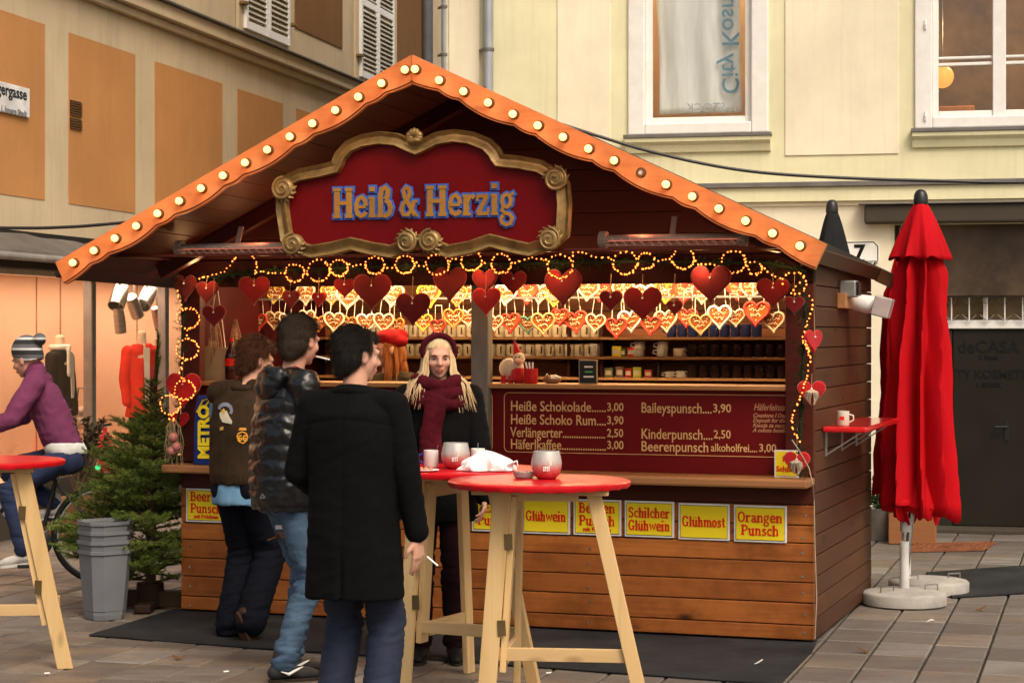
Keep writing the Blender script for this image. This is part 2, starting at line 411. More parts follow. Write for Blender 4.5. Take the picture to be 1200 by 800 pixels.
for k in range(18):
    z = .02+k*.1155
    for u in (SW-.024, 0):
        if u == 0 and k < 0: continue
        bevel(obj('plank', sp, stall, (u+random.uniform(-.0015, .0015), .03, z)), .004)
bp = plank_mesh('plank', W_DARK, SW-.06, .1155, .024)
bpx = bp.copy(); bpx.materials[0] = wood('back_board', (.30, .11, .045), (.16, .055, .02), 0, .6, 0)
mb = MB(); mb.box((.04, SD+.027, .06), (SW-.04, SD+.036, ZT-.03)); mb.build('rear_light_blocker', M_BLACK, stall)  # added unseen sheet, blocks sky light leaking between the back planks
mb = MB(); mb.prism([(APU-1.9, 2.165), (APU+1.9, 2.165), (APU+.05, 3.03), (APU-.05, 3.03)], .024, .032); mb.build('gable_light_blocker', M_BLACK, stall)  # added unseen sheet, keeps daylight out of the gable board gaps
for k in range(18): bevel(obj('plank', bpx, stall, (.03, SD, .02+k*.1155)), .003)
# inner linings, floor, posts
for u_ in (.03, SW-.045): mb = MB(); mb.box((u_, .06, .03), (u_+.015, SD, ZT)); mb.build('inner_lining', mat('lining_red', (.055, .004, .004), .6), stall)
mb = MB(); mb.box((.05, .07, .02), (SW-.05, SD, .06)); mb.build('stall_floor', W_DARK, stall)
def bx(name, m, a, b, bev=.005, parent=None, kind=None):
    mb = MB(); mb.box(a, b); return mb.build(name, m, parent or stall, bevel=bev)
bx('post', W_REDX, (.0, .0, .93), (.13, .07, ZT)); bx('post', W_REDX, (SW-.16, -.004, .93), (SW-.002, .07, ZT))
mu0 = S.pv(553, 440, .0)[0]; mu1 = S.pv(573, 440, .0)[0]
o = bx('post', mat('grey_post_paint', (.17, .155, .13), .6, stretch=(1, 1, .2), scale=20), (mu0, -.02, .93), (mu1, .07, 2.06), .008); o['label'] = 'grey painted middle post'
bx('header_beam', wood('header_dark', (.030, .006, .004), (.014, .003, .002), 0, .7, 0, spec=.1), (0, -.03, 2.0), (SW, .05, 2.16))
# gable boards between header and roof
def roofz(u): return ZA-abs(u-APU)*SL
for k in range(8):
    z0 = 2.16+k*.125; z1 = z0+.122
    hw0 = (ZA-.13-z0)/SL; hw1 = (ZA-.13-z1)/SL
    if hw1 < .05: hw1 = .02
    hw0 = min(hw0, SW/2-.01); hw1 = min(hw1, SW/2-.01)
    mb = MB(); mb.prism([(APU-hw0, z0), (APU+hw0, z0), (APU+hw1, z1), (APU-hw1, z1)], .0, .022); mb.build('gable_board', W_DARK, stall, bevel=.003)
# roof
VF, VB = -1.07, 2.16
for sgn in (-1, 1):
    ang = math.atan((ZA-ZES[sgn])/HWS[sgn]); slen = HWS[sgn]/math.cos(ang); n_ = 16; wd = (slen if sgn < 0 else slen-.22)/n_
    Mt = Matrix.Translation((APU, VF, ZA-.052)) @ Matrix.Rotation(-.0186, 4, 'X') @ Matrix.Rotation(ang*(1 if sgn > 0 else -1), 4, 'Y') @ Matrix.Translation((0, -VF, 0))
    bm_ = MB()
    a, b = ((0, wd-.004) if sgn > 0 else (-wd+.004, 0))
    bm_.box((a, VF+.03, -.05), (b, VB, -.032)); me = bm_.mesh('roof_board', W_DARK)
    for k in range(n_):
        o = obj('roof_board', me, stall); o.matrix_local = Mt @ Matrix.Translation((sgn*k*wd, 0, random.uniform(-.001, .001)))
    c = MB(); xx = sorted((0.0, sgn*(slen+(.015 if sgn < 0 else -.20)))); c.box((xx[0], VF+.002, -.030), (xx[1], (VB+.02 if sgn < 0 else 1.89), -.004), Mt); c.build('roof_panel', M_FELT, stall)
    if sgn > 0:
        c = MB(); c.box((0, 1.90, -.030), (slen+.02, VB+.02, -.004), Mt); c.build('roof_panel', M_FELT, stall)
        c = MB(); c.box((slen-.215, 1.90, -.05), (slen+.0, VB, -.032), Mt); c.build('roof_board', W_DARK, stall)
        c = MB(); c.box((slen-.19, 1.868, -.09), (slen+.02, 1.888, -.003), Mt); c.build('rake_board', wood('rake_brown', (.16, .06, .025), (.09, .03, .012), 0, .5, .5), stall, bevel=.003)
    # rafters
    for v in (-.35, .05, .75, 1.5):
        c = MB(); xx = sorted((sgn*.05, sgn*(slen-.24))); c.box((xx[0], v, -.13), (xx[1], v+.06, -.052), Mt); c.build('rafter', W_DARK, stall)
    if sgn > 0:
        c = MB(); c.box((slen-.198, VF+.03, -.085), (slen-.180, 1.866, -.002), Mt); c.build('eave_board', W_SIDE, stall, bevel=.004)
    # fascia with scalloped lower edge
    M_FAS = wood('fascia_copper_paint', (.68, .245, .085), (.46, .14, .045), 0, .38, .5, dirty=.5)
    up = []; lo = []; P = .47; m_ = 150
    for i in range(m_+1):
        t = slen*i/m_; ph = ((t+.12) % P)/P
        wv = .116+.024*math.sin(math.pi*min(1, ph/.72))**.8 if ph < .72 else .116+.010*abs(math.sin(math.pi*(ph-.72)/.28*1.0))
        lo.append((t, -wv)); up.append((t, .0))
    def mp(t, h): return (APU+sgn*(t*math.cos(ang)-h*math.sin(ang)*-1*1), ZA-t*math.sin(ang)+h*math.cos(ang))
    def mp(t, h): return (APU+sgn*(t*math.cos(ang)+h*math.sin(ang)), ZA-t*math.sin(ang)+h*math.cos(ang))
    def clampc(p): return (max(p[0], APU+.0015), p[1]) if sgn > 0 else (min(p[0], APU-.0015), p[1])
    fb = thing if False else None
    mb = MB()
    for i in range(m_):
        q = [clampc(mp(*up[i])), clampc(mp(*up[i+1])), clampc(mp(*lo[i+1])), clampc(mp(*lo[i]))]
        if (Vector(q[0])-Vector(q[3])).length < .01: continue
        mb.add([(x, VF-.028, z) for x, z in q]+[(x, VF, z) for x, z in q], [(0, 1, 2, 3), (7, 6, 5, 4), (0, 4, 5, 1), (3, 2, 6, 7)])
    # end cap
    e = [mp(*up[-1]), mp(*lo[-1])]; mb.add([(e[0][0], VF-.028, e[0][1]), (e[1][0], VF-.028, e[1][1]), (e[1][0], VF, e[1][1]), (e[0][0], VF, e[0][1])], [(0, 1, 2, 3)])
    fas = mb.build('fascia_board', M_FAS, stall)
    # routed edge bead
    bd = MB(); bd.tube([(*[clampc(mp(t, h+.010))[0]], VF-.031, clampc(mp(t, h+.010))[1]) for t, h in lo[3:]], .0035, 6)
    bd.build('edge_bead', mat('bead_dark', (.10, .028, .01), .5), fas)
    for i in range(16):
        t = .062+i*(slen-.062-.115)/15
        x, z = mp(t, -.062)
        dead = (sgn > 0 and i == 9)
        c = MB(); Mr = Matrix.Translation((x, VF-.028, z)) @ Matrix.Rotation(R(90), 4, 'X')
        c.lathe([(.027, 0), (.027, .006), (.022, .012), (.018, .012)], 16, Mr)
        sk = c.build('socket', mat('bulb_socket', (.10, .045, .02), .4), fas, smooth=True)
        if not dead:
            c = MB(); c.lathe([(.010, .008), (.016, .016), (.0205, .028), (.019, .038), (.013, .046), (.003, .049)], 14, Mr)
            c.build('bulb', M_BULB, fas, smooth=True)
        else:
            c = MB(); c.lathe([(.012, .008), (.012, .016), (.004, .018)], 12, Mr); o = c.build('bulb', M_GREY, fas, smooth=True); o['label'] = 'empty socket with its bulb missing'
c = MB(); c.box((.0, -.93, 2.149), (SW, -.89, 2.164)); c.build('tie_beam', W_REDX, stall, bevel=.004)
for u in (.1, SW-.14):
    bx('tie_bracket', W_REDX, (u, -.889, 2.150), (u+.04, -.031, 2.163), .003)
# counters
o = bx('counter_board', W_CNT, (-.03, -.20, .872), (SW+.0, .03, .922), .012)
menu = bx('menu_board', M_MENU, (.13, .045, .925), (SW-.16, .07, 1.395), .003)
bx('inner_counter', W_SHELF, (.13, -.005, 1.397), (SW-.16, .34, 1.425), .006)
shz = [S.pv(740, 443.5, 1.75)[2], S.pv(740, 419, 1.75)[2], S.pv(740, 396, 1.75)[2]]
for z in shz: bx('shelf', W_SHELF, (.05, 1.75, z-.012), (SW-.05, SD-.01, z+.006), .003)
for u in (mu0+.02, S.pv(708, 430, 1.9)[0]): bx('shelf_divider', W_DARK, (u, 1.8, 1.3), (u+.02, SD-.02, 1.78), .003)
lamp = bx('ceiling_lamp', emis('warm_tube', (1, .66, .34), 58.0), (.35, .78, 2.17), (SW-.35, .84, 2.20), 0)
bx('front_fill_strip', emis('fill_strip_glow', (1, .66, .34), 15.0), (.3, .075, 2.055), (SW-.3, .10, 2.068), 0)  # added glowing strip hidden behind the header, brightens hearts and shelves
bx('lamp_housing', M_GREY, (.30, .76, 2.203), (SW-.30, .86, 2.23), .003)
bx('hanging_rail', M_GREY, (.05, 1.13, 2.10), (SW-.05, 1.145, 2.115), 0)
bx('hanging_rail', M_GREY, (.05, .98, 1.935), (SW-.05, .992, 1.947), 0)
# menu lettering
def gold_frame(u0, u1, z0, z1, nm):
    r = .03; pts = []
    for cx, cz, a0 in ((u1-r, z1-r, 0), (u0+r, z1-r, 90), (u0+r, z0+r, 180), (u1-r, z0+r, 270)):
        for k in range(5): a = R(a0+k*22.5); pts.append((cx+r*math.cos(a), .0425, cz+r*math.sin(a)))
    c = MB(); c.tube(pts, .0022, 4, closed=True); c.build(nm, M_TAN, menu)
a = S.pv(591, 529, .045); b = S.pv(923, 464, .045); gold_frame(a[0], b[0]+.06, a[2], 1.372, 'border_line')
gold_frame(.2, S.pv(577, 500, .045)[0], a[2], 1.372, 'border_line')
def menu_line(t, px, py, pxr=None, size=.078, align='LEFT', m=None, shear=0):
    p = S.pv(px, py, .043); me_ = put_text('lettering', t, size, m or M_TAN, menu, p, align=align, extrude=.001, bold=.0006, shear=shear)
    if pxr is not None:
        wd = S.pv(pxr, py, .043)[0]-p[0]; co = [v.co.x for v in me_.data.vertices]; cw = max(co)-min(co) if co else 1
        f = wd/cw
        for v in me_.data.vertices: v.co.x *= f
    return me_
for t, pr, y in (('Heiße Schokolade......', '3,00', 476), ('Heiße Schoko Rum....', '3,90', 491.5), ('Verlängerter...................', '2,50', 506.5), ('Häferlkaffee...................', '3,00', 520.5)):
    menu_line(t, 598, y, 709, .083); menu_line(pr, 711, y+1, 730, .066)
for t, x1, pr, x2, y in (('Baileyspunsch....', 833, '3,90', 856, 478), ('Kinderpunsch....', 834, '2,50', 856, 508.5), ('Beerenpunsch', 829, '', 0, 523)):
    menu_line(t, 751, y, x1, .083)
    if pr: menu_line(pr, x1+2, y+.5, x2, .066)
menu_line('alkoholfrei....', 833, 524.5, 887, .064); menu_line('3,00', 889, 525, 909, .062)
M_TAN2 = mat('menu_small_lettering', (.42, .20, .10), .5)
menu_line('Häferleinsatz 2,-', 883, 477, 936, .055, m=M_TAN2, shear=.3)
for i, t in enumerate(('Couzione I Deposito', 'Deposit for the cup', 'Kaucja za naczynie', 'A csésze betétdíja')): menu_line(t, 882, 486.5+i*5.8, 934-i*2, .032, m=M_TAN2, shear=.3)
# light given by the bulbs on the roof edge and by the light chain (their own lamps)
def glow(name, u, v, z, e, col=(1, .50, .20), r=.03):
    l = bpy.data.lights.new(name, 'POINT'); l.energy = e; l.color = col; l.shadow_soft_size = r
    o = bpy.data.objects.new(name, l); C.objects.link(o); o.parent = stall; o.location = (u, v, z)
for k in range(9): glow('light_chain_glow', .25+k*.44, -.24, 2.08, 1.25)
for sg_ in (-1, 1):
    for k in range(8): glow('roof_bulb_glow', APU+sg_*(.15+k*.27), VF-.16, ZA-.09-(.15+k*.27)*SL, .42)
for k in range(2): glow('heater_glow', (.9, 3.1)[k], -.70, 2.30, 1.0, (1, .22, .08))
# ---------------------------------------------------------------- gable sign
VS = -.955
def sp_(x, y): p = S.pv(300+x/3, 140+y/3, VS); return (p[0], p[2])
sgn_c = S.pv(497, 230, VS)
sign = thing('gable_sign', 'big red sign reading Heiß & Herzig in a carved gold frame under the gable', 'sign', S.w(sgn_c[0], VS, sgn_c[2]), S.rot)
def sg(x, y): p = sp_(x, y); return (p[0]-sgn_c[0], p[1]-sgn_c[2])
cl = [(95, 240), (97, 320), (112, 420), (135, 445), (200, 466), (270, 455), (340, 438), (410, 455), (480, 466), (540, 440), (580, 428), (620, 440), (680, 466), (755, 452), (828, 427), (900, 446), (965, 460), (1040, 435),
      (1082, 400), (1088, 300), (1082, 230), (1060, 200), (1000, 165), (930, 152), (858, 145), (842, 115), (815, 88), (760, 66), (700, 58), (640, 68), (568, 104), (500, 72), (440, 66), (380, 75), (330, 96), (300, 130), (285, 168), (230, 182), (160, 195), (120, 212)]
pts = [sg(*p) for p in cl]
c = MB(); c.prism(pts, -.0, .03); c.build('sign_panel', M_SIGNRED, sign)
# carved band swept along the outline: flat body plus two ridges
def band(pts, offs, r, name, m, parent, sq=1, n=8, y=0):
    n_ = len(pts); out = []
    for i in range(n_):
        p = Vector((pts[i][0], pts[i][1])); a = Vector(pts[i-1]); b = Vector(pts[(i+1) % n_]); t = (b-a).normalized(); nn = Vector((-t.y, t.x))
        q = p+nn*offs; out.append((q.x, y, q.y))
    c = MB(); c.tube(out, r, n, closed=True, sq=sq); return c.build(name, m, parent, smooth=True)
dense = []
for i in range(len(pts)):
    a = Vector(pts[i]); b = Vector(pts[(i+1) % len(pts)])
    for k in range(3): dense.append(tuple(a.lerp(b, k/3)))
c = MB(); out = []
n_ = len(dense)
def offs(i, o, y):
    p = Vector(dense[i % n_]); t = (Vector(dense[(i+1) % n_])-Vector(dense[i-1])).normalized(); nn = Vector((-t.y, t.x)); q = p+nn*o; return (q.x, y, q.y)
prof = [(-.035, .012), (-.035, -.022), (-.030, -.034), (-.024, -.026), (-.010, -.014), (.010, -.020), (.024, -.040), (.032, -.042), (.037, -.030), (.037, .012)]
vs = []; fs = []
for i in range(n_):
    for o_, y_ in prof: vs.append(offs(i, o_, y_))
k_ = len(prof)
for i in range(n_):
    j = (i+1) % n_
    for q in range(k_-1): fs.append((i*k_+q, j*k_+q, j*k_+q+1, i*k_+q+1))
c.add(vs, fs); frame_o = c.build('carved_frame', M_GOLD, sign, smooth=True)
def volute(cx, cy, r, d, name='volute'):
    x, z = sg(cx, cy); rr = r/3*10.9/FPX; c = MB()
    c.lathe([(rr*.98, 0), (rr, .03), (rr*.8, .045), (rr*.3, .05)], 20, Matrix.Translation((x, -.012, z)) @ Matrix.Rotation(R(90), 4, 'X'))
    sp = [];
    for k in range(46):
        a = k/45*math.pi*4.2; q = rr*(1.04-.86*k/45); sp.append((x+math.cos(a*d+1.5)*q, -.052-.014*k/45, z+math.sin(a*d+1.5)*q))
    c.tube(sp, [rr*.15*(1-.5*k/45) for k in range(46)], 7)
    for k in range(7):
        a = R(200+k*26)*d; c.tube([(x+math.cos(a)*rr*.95, -.045, z+math.sin(a)*rr*.95), (x+math.cos(a+.25)*rr*1.25, -.035, z+math.sin(a+.25)*rr*1.25)], [rr*.14, rr*.05], 6)
    c.build(name, M_GOLD, sign, smooth=True)
for a_ in ((108, 245, 40, 1), (1062, 212, 40, -1), (142, 440, 38, 1), (540, 430, 38, -1), (622, 428, 38, 1), (1040, 422, 38, -1)): volute(*a_)
c = MB(); x, z = sg(565, 70)
for k in range(7):
    a = R(90+(k-3)*27); l = .058 if k in (1, 3, 5, 2, 4) else .045
    c.ball((x+math.cos(a)*l*.55, -.035, z+math.sin(a)*l*.55), (.014+.012*abs(math.cos(a)), .018, .014+.014*abs(math.sin(a))), 10, 6)
c.ball((x, -.04, z-.01), (.045, .02, .018), 10, 6)
c.build('shell_ornament', M_GOLD, sign, smooth=True)
# slab serif letters drawn with strokes
def stroke_letters(t):
    """list of (points, width) in letter units, cap height 1, and the total advance"""
    H = [([(.16, 0), (.16, 1)], .2), ([(.68, 0), (.68, 1)], .2), ([(.16, .5), (.68, .5)], .13)]+[([(x-.16, y), (x+.16, y)], .11) for x in (.16, .68) for y in (.055, .945)]
    e = [([(.10, .36), (.50, .36)], .10), ([(.50, .38), (.47, .56), (.33, .68), (.19, .62), (.11, .46), (.10, .30), (.15, .13), (.30, .06), (.44, .09), (.52, .17)], .145)]
    i = [([(.14, 0), (.14, .68)], .19), ([(0, .05), (.29, .05)], .10), ([(0, .64), (.2, .64)], .10), ([(.14, .86), (.14, 1.02)], .19)]
    ss = [([(.14, 0), (.14, .72), (.2, .92), (.34, .98), (.46, .88), (.44, .7), (.36, .58)], .17), ([(.36, .58), (.5, .48), (.58, .3), (.52, .12), (.38, .05), (.28, .08)], .16), ([(0, .05), (.28, .05)], .10)]
    amp = [([(.62, .50), (.52, .22), (.36, .06), (.18, .08), (.09, .24), (.16, .42), (.34, .56), (.44, .74), (.40, .92), (.28, .97), (.18, .86), (.22, .68), (.44, .36), (.66, .05)], .135), ([(.54, .5), (.76, .5)], .09), ([(.6, .05), (.78, .05)], .1)]
    r = [([(.14, 0), (.14, .68)], .19), ([(0, .05), (.32, .05)], .10), ([(0, .64), (.2, .64)], .10), ([(.16, .42), (.28, .6), (.40, .64), (.48, .56)], .14)]
    z = [([(.04, .63), (.48, .63)], .12), ([(.44, .62), (.08, .06)], .15), ([(.04, .06), (.5, .06)], .12), ([(.06, .62), (.06, .46)], .08), ([(.49, .08), (.49, .24)], .08)]
    g = [([(.28, .66), (.13, .58), (.10, .42), (.17, .28), (.30, .25), (.43, .33), (.46, .48), (.40, .62), (.28, .66)], .13), ([(.42, .62), (.56, .70)], .09), ([(.16, .28), (.10, .14), (.24, .06), (.42, .02), (.52, -.12), (.44, -.28), (.26, -.32), (.10, -.25), (.06, -.12), (.16, .0)], .12)]
    W_ = {'H': (H, .90), 'e': (e, .62), 'i': (i, .36), 'ß': (ss, .68), '&': (amp, .86), 'r': (r, .55), 'z': (z, .60), 'g': (g, .64), ' ': ([], .26)}
    SB = [([(0, .055), (.32, .055)], .11), ([(0, .945), (.26, .945)], .11)]; ST = [([(.16, 0), (.16, 1)], .2)]
    W_['B'] = (ST+SB+[([(.16, .945), (.42, .93), (.54, .8), (.52, .62), (.38, .53), (.16, .52)], .14), ([(.38, .53), (.58, .45), (.62, .25), (.5, .08), (.16, .055)], .14)], .76)
    W_['P'] = (ST+SB+[([(.16, .945), (.45, .94), (.6, .8), (.58, .58), (.42, .47), (.16, .46)], .14)], .72)
    W_['E'] = (ST+[([(0, .945), (.62, .945)], .11), ([(0, .055), (.64, .055)], .11), ([(.16, .51), (.48, .51)], .1), ([(.6, .945), (.6, .78)], .08), ([(.62, .055), (.62, .24)], .08)], .76)
    W_['S'] = ([([(.54, .76), (.46, .92), (.28, .96), (.12, .86), (.12, .66), (.3, .54), (.5, .42), (.54, .2), (.4, .05), (.2, .04), (.08, .2)], .16)], .68)
    W_['G'] = ([([(.66, .74), (.54, .92), (.34, .96), (.15, .82), (.09, .5), (.16, .18), (.36, .04), (.56, .1), (.62, .28)], .16), ([(.44, .42), (.76, .42)], .1), ([(.62, .42), (.62, .05)], .15)], .84)
    W_['O'] = ([([(.38, .96), (.15, .84), (.09, .5), (.15, .16), (.38, .04), (.61, .16), (.67, .5), (.61, .84), (.38, .96)], .16)], .80)
    ar = lambda x: [([(x+.02, .48), (x+.16, .63), (x+.30, .6), (x+.34, .45), (x+.34, 0)], .15), ([(x+.22, .05), (x+.46, .05)], .10)]
    sn = [([(.14, 0), (.14, .68)], .18), ([(0, .05), (.28, .05)], .10), ([(0, .64), (.2, .64)], .10)]
    W_['n'] = (sn+ar(.14), .66); W_['m'] = (sn+ar(.14)+ar(.48), .99); W_['h'] = ([([(.14, 0), (.14, 1)], .18), ([(0, .05), (.28, .05)], .10), ([(0, .95), (.2, .95)], .10)]+ar(.14), .66)
    uu = [([(.14, .66), (.14, .2), (.22, .06), (.36, .06), (.47, .2)], .15), ([(.48, .68), (.48, 0)], .17), ([(0, .64), (.2, .64)], .10), ([(.36, .64), (.5, .64)], .10), ([(.46, .05), (.62, .05)], .10)]
    W_['u'] = (uu, .66); W_['ü'] = (uu+[([(.14, .87), (.24, .87)], .12), ([(.38, .87), (.48, .87)], .12)], .66)
    W_['s'] = ([([(.42, .52), (.34, .64), (.18, .62), (.12, .5), (.24, .38), (.4, .28), (.4, .12), (.24, .04), (.08, .14)], .13)], .53)
    W_['c'] = ([([(.46, .5), (.36, .64), (.2, .6), (.1, .4), (.14, .16), (.3, .05), (.46, .14)], .14)], .55)
    W_['l'] = ([([(.14, 0), (.14, 1)], .18), ([(0, .05), (.28, .05)], .10), ([(0, .95), (.2, .95)], .10)], .33)
    W_['t'] = ([([(.18, .9), (.18, .2), (.26, .06), (.38, .1)], .16), ([(.02, .64), (.36, .64)], .1)], .43)
    W_['o'] = ([([(.28, .66), (.13, .56), (.09, .34), (.13, .12), (.28, .03), (.43, .12), (.48, .34), (.43, .56), (.28, .66)], .14)], .59)
    W_['a'] = ([([(.1, .52), (.22, .64), (.38, .62), (.43, .46), (.43, .12), (.5, .05), (.58, .07)], .14), ([(.42, .38), (.2, .34), (.1, .2), (.16, .06), (.3, .05), (.42, .18)], .13)], .61)
    W_['w'] = ([([(.06, .66), (.24, .05), (.4, .6)], .13), ([(.4, .6), (.58, .05), (.76, .66)], .13), ([(0, .65), (.2, .65)], .09), ([(.66, .65), (.86, .65)], .09)], .86)
    x = 0; out = []
    for ch in t:
        s_, a = W_[ch]
        for p, wd in s_: out.append(([(q[0]+x, q[1]) for q in p], wd))
        x += a
    return out, x
def stroke_mesh(mb, strokes, x0, z0, sc_, sx, grow, y0):
    for k, (p, wd) in enumerate(strokes):
        w2 = wd*sc_/2+grow; pts = [Vector((x0+q[0]*sc_*sx, z0+q[1]*sc_)) for q in p]
        if grow and len(pts) == 2 or len(pts) == 2:
            d = (pts[1]-pts[0]).normalized(); pts = [pts[0]-d*grow, pts[1]+d*grow]
        l = []; r_ = []
        for i, q in enumerate(pts):
            t = (pts[min(i+1, len(pts)-1)]-pts[max(i-1, 0)])
            if pts[0] == pts[-1] and i in (0, len(pts)-1): t = pts[1]-pts[-2]
            t.normalize(); nn = Vector((-t.y, t.x)); l.append(q+nn*w2); r_.append(q-nn*w2)
        y = y0-.0006*(k % 9)
        for i in range(len(pts)-1):
            mb.prism([tuple(l[i]), tuple(l[i+1]), tuple(r_[i+1]), tuple(r_[i])], y-.00002*i, y0+.004)
st, adv = stroke_letters('Heiß & Herzig')
x0, z0 = sg(275, 348); x1, z1 = sg(915, 226); sc_ = (z1-z0); sx = (x1-x0)/(adv*sc_)
c = MB(); stroke_mesh(c, st, x0, z0, sc_, sx, .010, -.006); c.build('lettering_outline', M_BLUE, sign)
c = MB(); stroke_mesh(c, st, x0, z0, sc_, sx, 0, -.014); c.build('lettering', M_OCHRE, sign)
# ---------------------------------------------------------------- heaters
def heater(x0, x1, y, vv, label):
    a = S.pv(x0, y, vv); b = S.pv(x1, y, vv); ln = b[0]-a[0]
    t = thing('infrared_heater', label, 'heater', S.w(a[0], vv, a[2]), S.rot, 'infrared heaters under the gable')
    c = MB(); n_ = 9; pr = [(.055*math.cos(R(20+q*140/(n_-1))), .045*math.sin(R(20+q*140/(n_-1)))) for q in range(n_)]
    vs = [(x, -p[0]*1.0, p[1]-.02) for x in (0.02, ln-.02) for p in pr]; c.add(vs, [(i, i+1, i+1+n_, i+n_) for i in range(n_-1)])
    o = c.build('reflector', mat('heater_reflector', (.42, .37, .33), .4), t, smooth=True)
    s_ = o.modifiers.new('s', 'SOLIDIFY'); s_.thickness = .004
    for x in (0, ln-.05):
        c = MB(); c.lathe([(.03, 0), (.046, .006), (.046, .045), (.03, .05)], 14, Matrix.Translation((x, 0, 0)) @ Matrix.Rotation(R(90), 4, 'Y')); c.build('end_cap', mat('cap_grey', (.22, .19, .16), .5), t, smooth=True)
    c = MB(); c.tube([(.04, 0, .0), (ln-.04, 0, .0)], .007, 8); c.build('heating_rod', mat('quartz_rod', (.6, .3, .28), .2, emit=(1, .12, .05), estr=.7), t, smooth=True)
    c = MB()
    for k in range(15):
        x = .06+k*(ln-.12)/14
        c.tube([(x+.05*math.sin(q/6*3.14), -.05*math.sin(R(-70+q*30))-.005, -.046*math.cos(R(-70+q*30))+.012) for q in range(0, 6)], .0018, 5)
    for q in (-50, -10, 30, 60): c.tube([(.03, -.052*math.sin(R(q)), -.048*math.cos(R(q))+.012), (ln-.03, -.052*math.sin(R(q)), -.048*math.cos(R(q))+.012)], .0016, 5)
    c.build('wire_guard', mat('guard_wire', (.55, .5, .46), .4), t)
    c = MB(); c.beam((ln*.5, .0, .02), (ln*.5, .05, .12), .03, .008); c.build('bracket', M_GREY, t)
    c = MB(); c.lathe([(.016, 0), (.016, .003)], 10, Matrix.Translation((.002, 0, 0)) @ Matrix.Rotation(R(-90), 4, 'Y')); c.build('sticker', M_YEL, t)
heater(702, 876, 281, -.70, 'grey wire-guarded infrared heater to the right of the gable sign')
heater(206, 352, 291, -.70, 'grey wire-guarded infrared heater to the left of the gable sign')
# ---------------------------------------------------------------- yellow drink signs
def drink_sign(px0, px1, lines, small, label, y0=None):
    c0 = S.pv(px0, 600, -.012); c1 = S.pv(px1, 600, -.012); wd = c1[0]-c0[0]
    yc = (593+(px0-240)*.0295) if y0 is None else y0
    cz = S.pv((px0+px1)/2, yc, -.012)[2]; h = .205
    t = thing('drink_sign', label, 'sign', S.w((c0[0]+c1[0])/2, -.012, cz), S.rot, 'yellow drink signs on the stall front')
    c = MB(); c.box((-wd/2, 0, -h/2), (wd/2, .006, h/2)); c.build('plate', M_WHITE, t, bevel=.002)
    c = MB(); c.box((-wd/2+.012, -.003, -h/2+.012), (wd/2-.012, .004, h/2-.012)); c.build('yellow_field', M_YEL, t, bevel=.002)
    b_ = MB(); b_.tube([(-wd/2+.012, -.003, -h/2+.012), (wd/2-.012, -.003, -h/2+.012), (wd/2-.012, -.003, h/2-.012), (-wd/2+.012, -.003, h/2-.012)], .0015, 4, closed=True); b_.build('border_line', M_BLACK, t)
    nl = len(lines); off = .018 if small else 0
    for i, ln in enumerate(lines):
        st, adv = stroke_letters(ln); cap = .058; sx = min(.98, (wd-.045)/(adv*cap)); q = MB(); q2 = MB()
        stroke_mesh(q, st, -adv*cap*sx/2, (nl-1)*.036-i*.072+off-.028, cap, sx, .0, -.0045); q.build('lettering', M_LETR, t, fix=False)
    if small: put_text('small_lettering', small, .032, M_LETR, t, (0, -.005, -h/2+.034), extrude=.001, bold=.0012)
    return t
drink_sign(218, 266, ['Beeren', 'Punsch'], 'mit Früchten', 'yellow sign Beeren Punsch behind the man in the brown vest', 592)
drink_sign(553, 608, ['Eier', 'Punsch'], None, 'yellow sign Eier Punsch partly behind the table leg', 602)
drink_sign(612, 668, ['Glühwein'], None, 'yellow sign Glühwein between the table legs', 604.5)
drink_sign(672, 728, ['Beeren', 'Punsch'], 'mit Früchten', 'yellow sign Beeren Punsch behind the right table leg', 606)
drink_sign(732, 790, ['Schilcher', 'Glühwein'], None, 'yellow sign Schilcher Glühwein on the stall front', 608)
drink_sign(795, 855, ['Glühmost'], None, 'yellow sign Glühmost on the stall front', 611)
drink_sign(860, 922, ['Orangen', 'Punsch'], None, 'yellow sign Orangen Punsch nearest the stall corner', 613.5)
p = S.pv(917, 540, -.02)
t = thing('small_drink_sign', 'small yellow sign standing on the counter by the right post', 'sign', S.w(p[0], -.02, .922), S.rot)
c = MB(); c.box((-.045, 0, 0), (.09, .006, .15)); c.build('plate', M_WHITE, t); c = MB(); c.box((-.037, -.003, .008), (.082, .004, .142)); c.build('yellow_field', M_YEL, t)
put_text('lettering', 'Schilcher', .042, M_LETR, t, (-.035, -.005, .045), align='LEFT', extrude=.001, bold=.001); put_text('lettering', 'Heißer', .042, M_LETR, t, (-.0, -.005, .1), align='LEFT', extrude=.001, bold=.001)
# ================================================================ RIGHT BUILDING (cream facade)
P_CREAM = plaster('cream_plaster', (.80, .735, .565), .25, .25)
P_YELL = plaster('yellow_plaster', (.73, .70, .46), .3, .3)
P_LCREAM = plaster('beige_plaster', (.54, .435, .29), .5, .4)
P_ORANGE = plaster('orange_plaster', (.47, .225, .08), .25, .2)
P_BROWN = plaster('rough_brown_render', (.19, .095, .035), .3, .8, 1.0)
P_STONE = plaster('dark_stone', (.06, .05, .038), .5, .6)
M_LEAD = mat('lead_flashing', (.16, .15, .14), .6, .3, dirt=.5)
M_FRAME = mat('window_paint', (.76, .75, .72), .45, dirt=.10, scale=9, var=.06)
M_GLASS = glass('window_glass', (.92, .93, .92), .10)
bld = thing('cream_building', 'cream and yellow plastered house with white windows behind the stall', 'building', (*B.o, 0), B.rot)
def BP(px, py, v=0.0): return B.pv(px, py, v)
def bb(name, m, px0, py0, px1, py1, v0, v1, bev=0, parent=None, kind=None):
    a = BP(px0, py0, v0); b = BP(px1, py1, v0); c = MB(); c.box((a[0], v0, a[2]), (b[0], v1, b[2])); return c.build(name, m, parent or bld, bevel=bev)
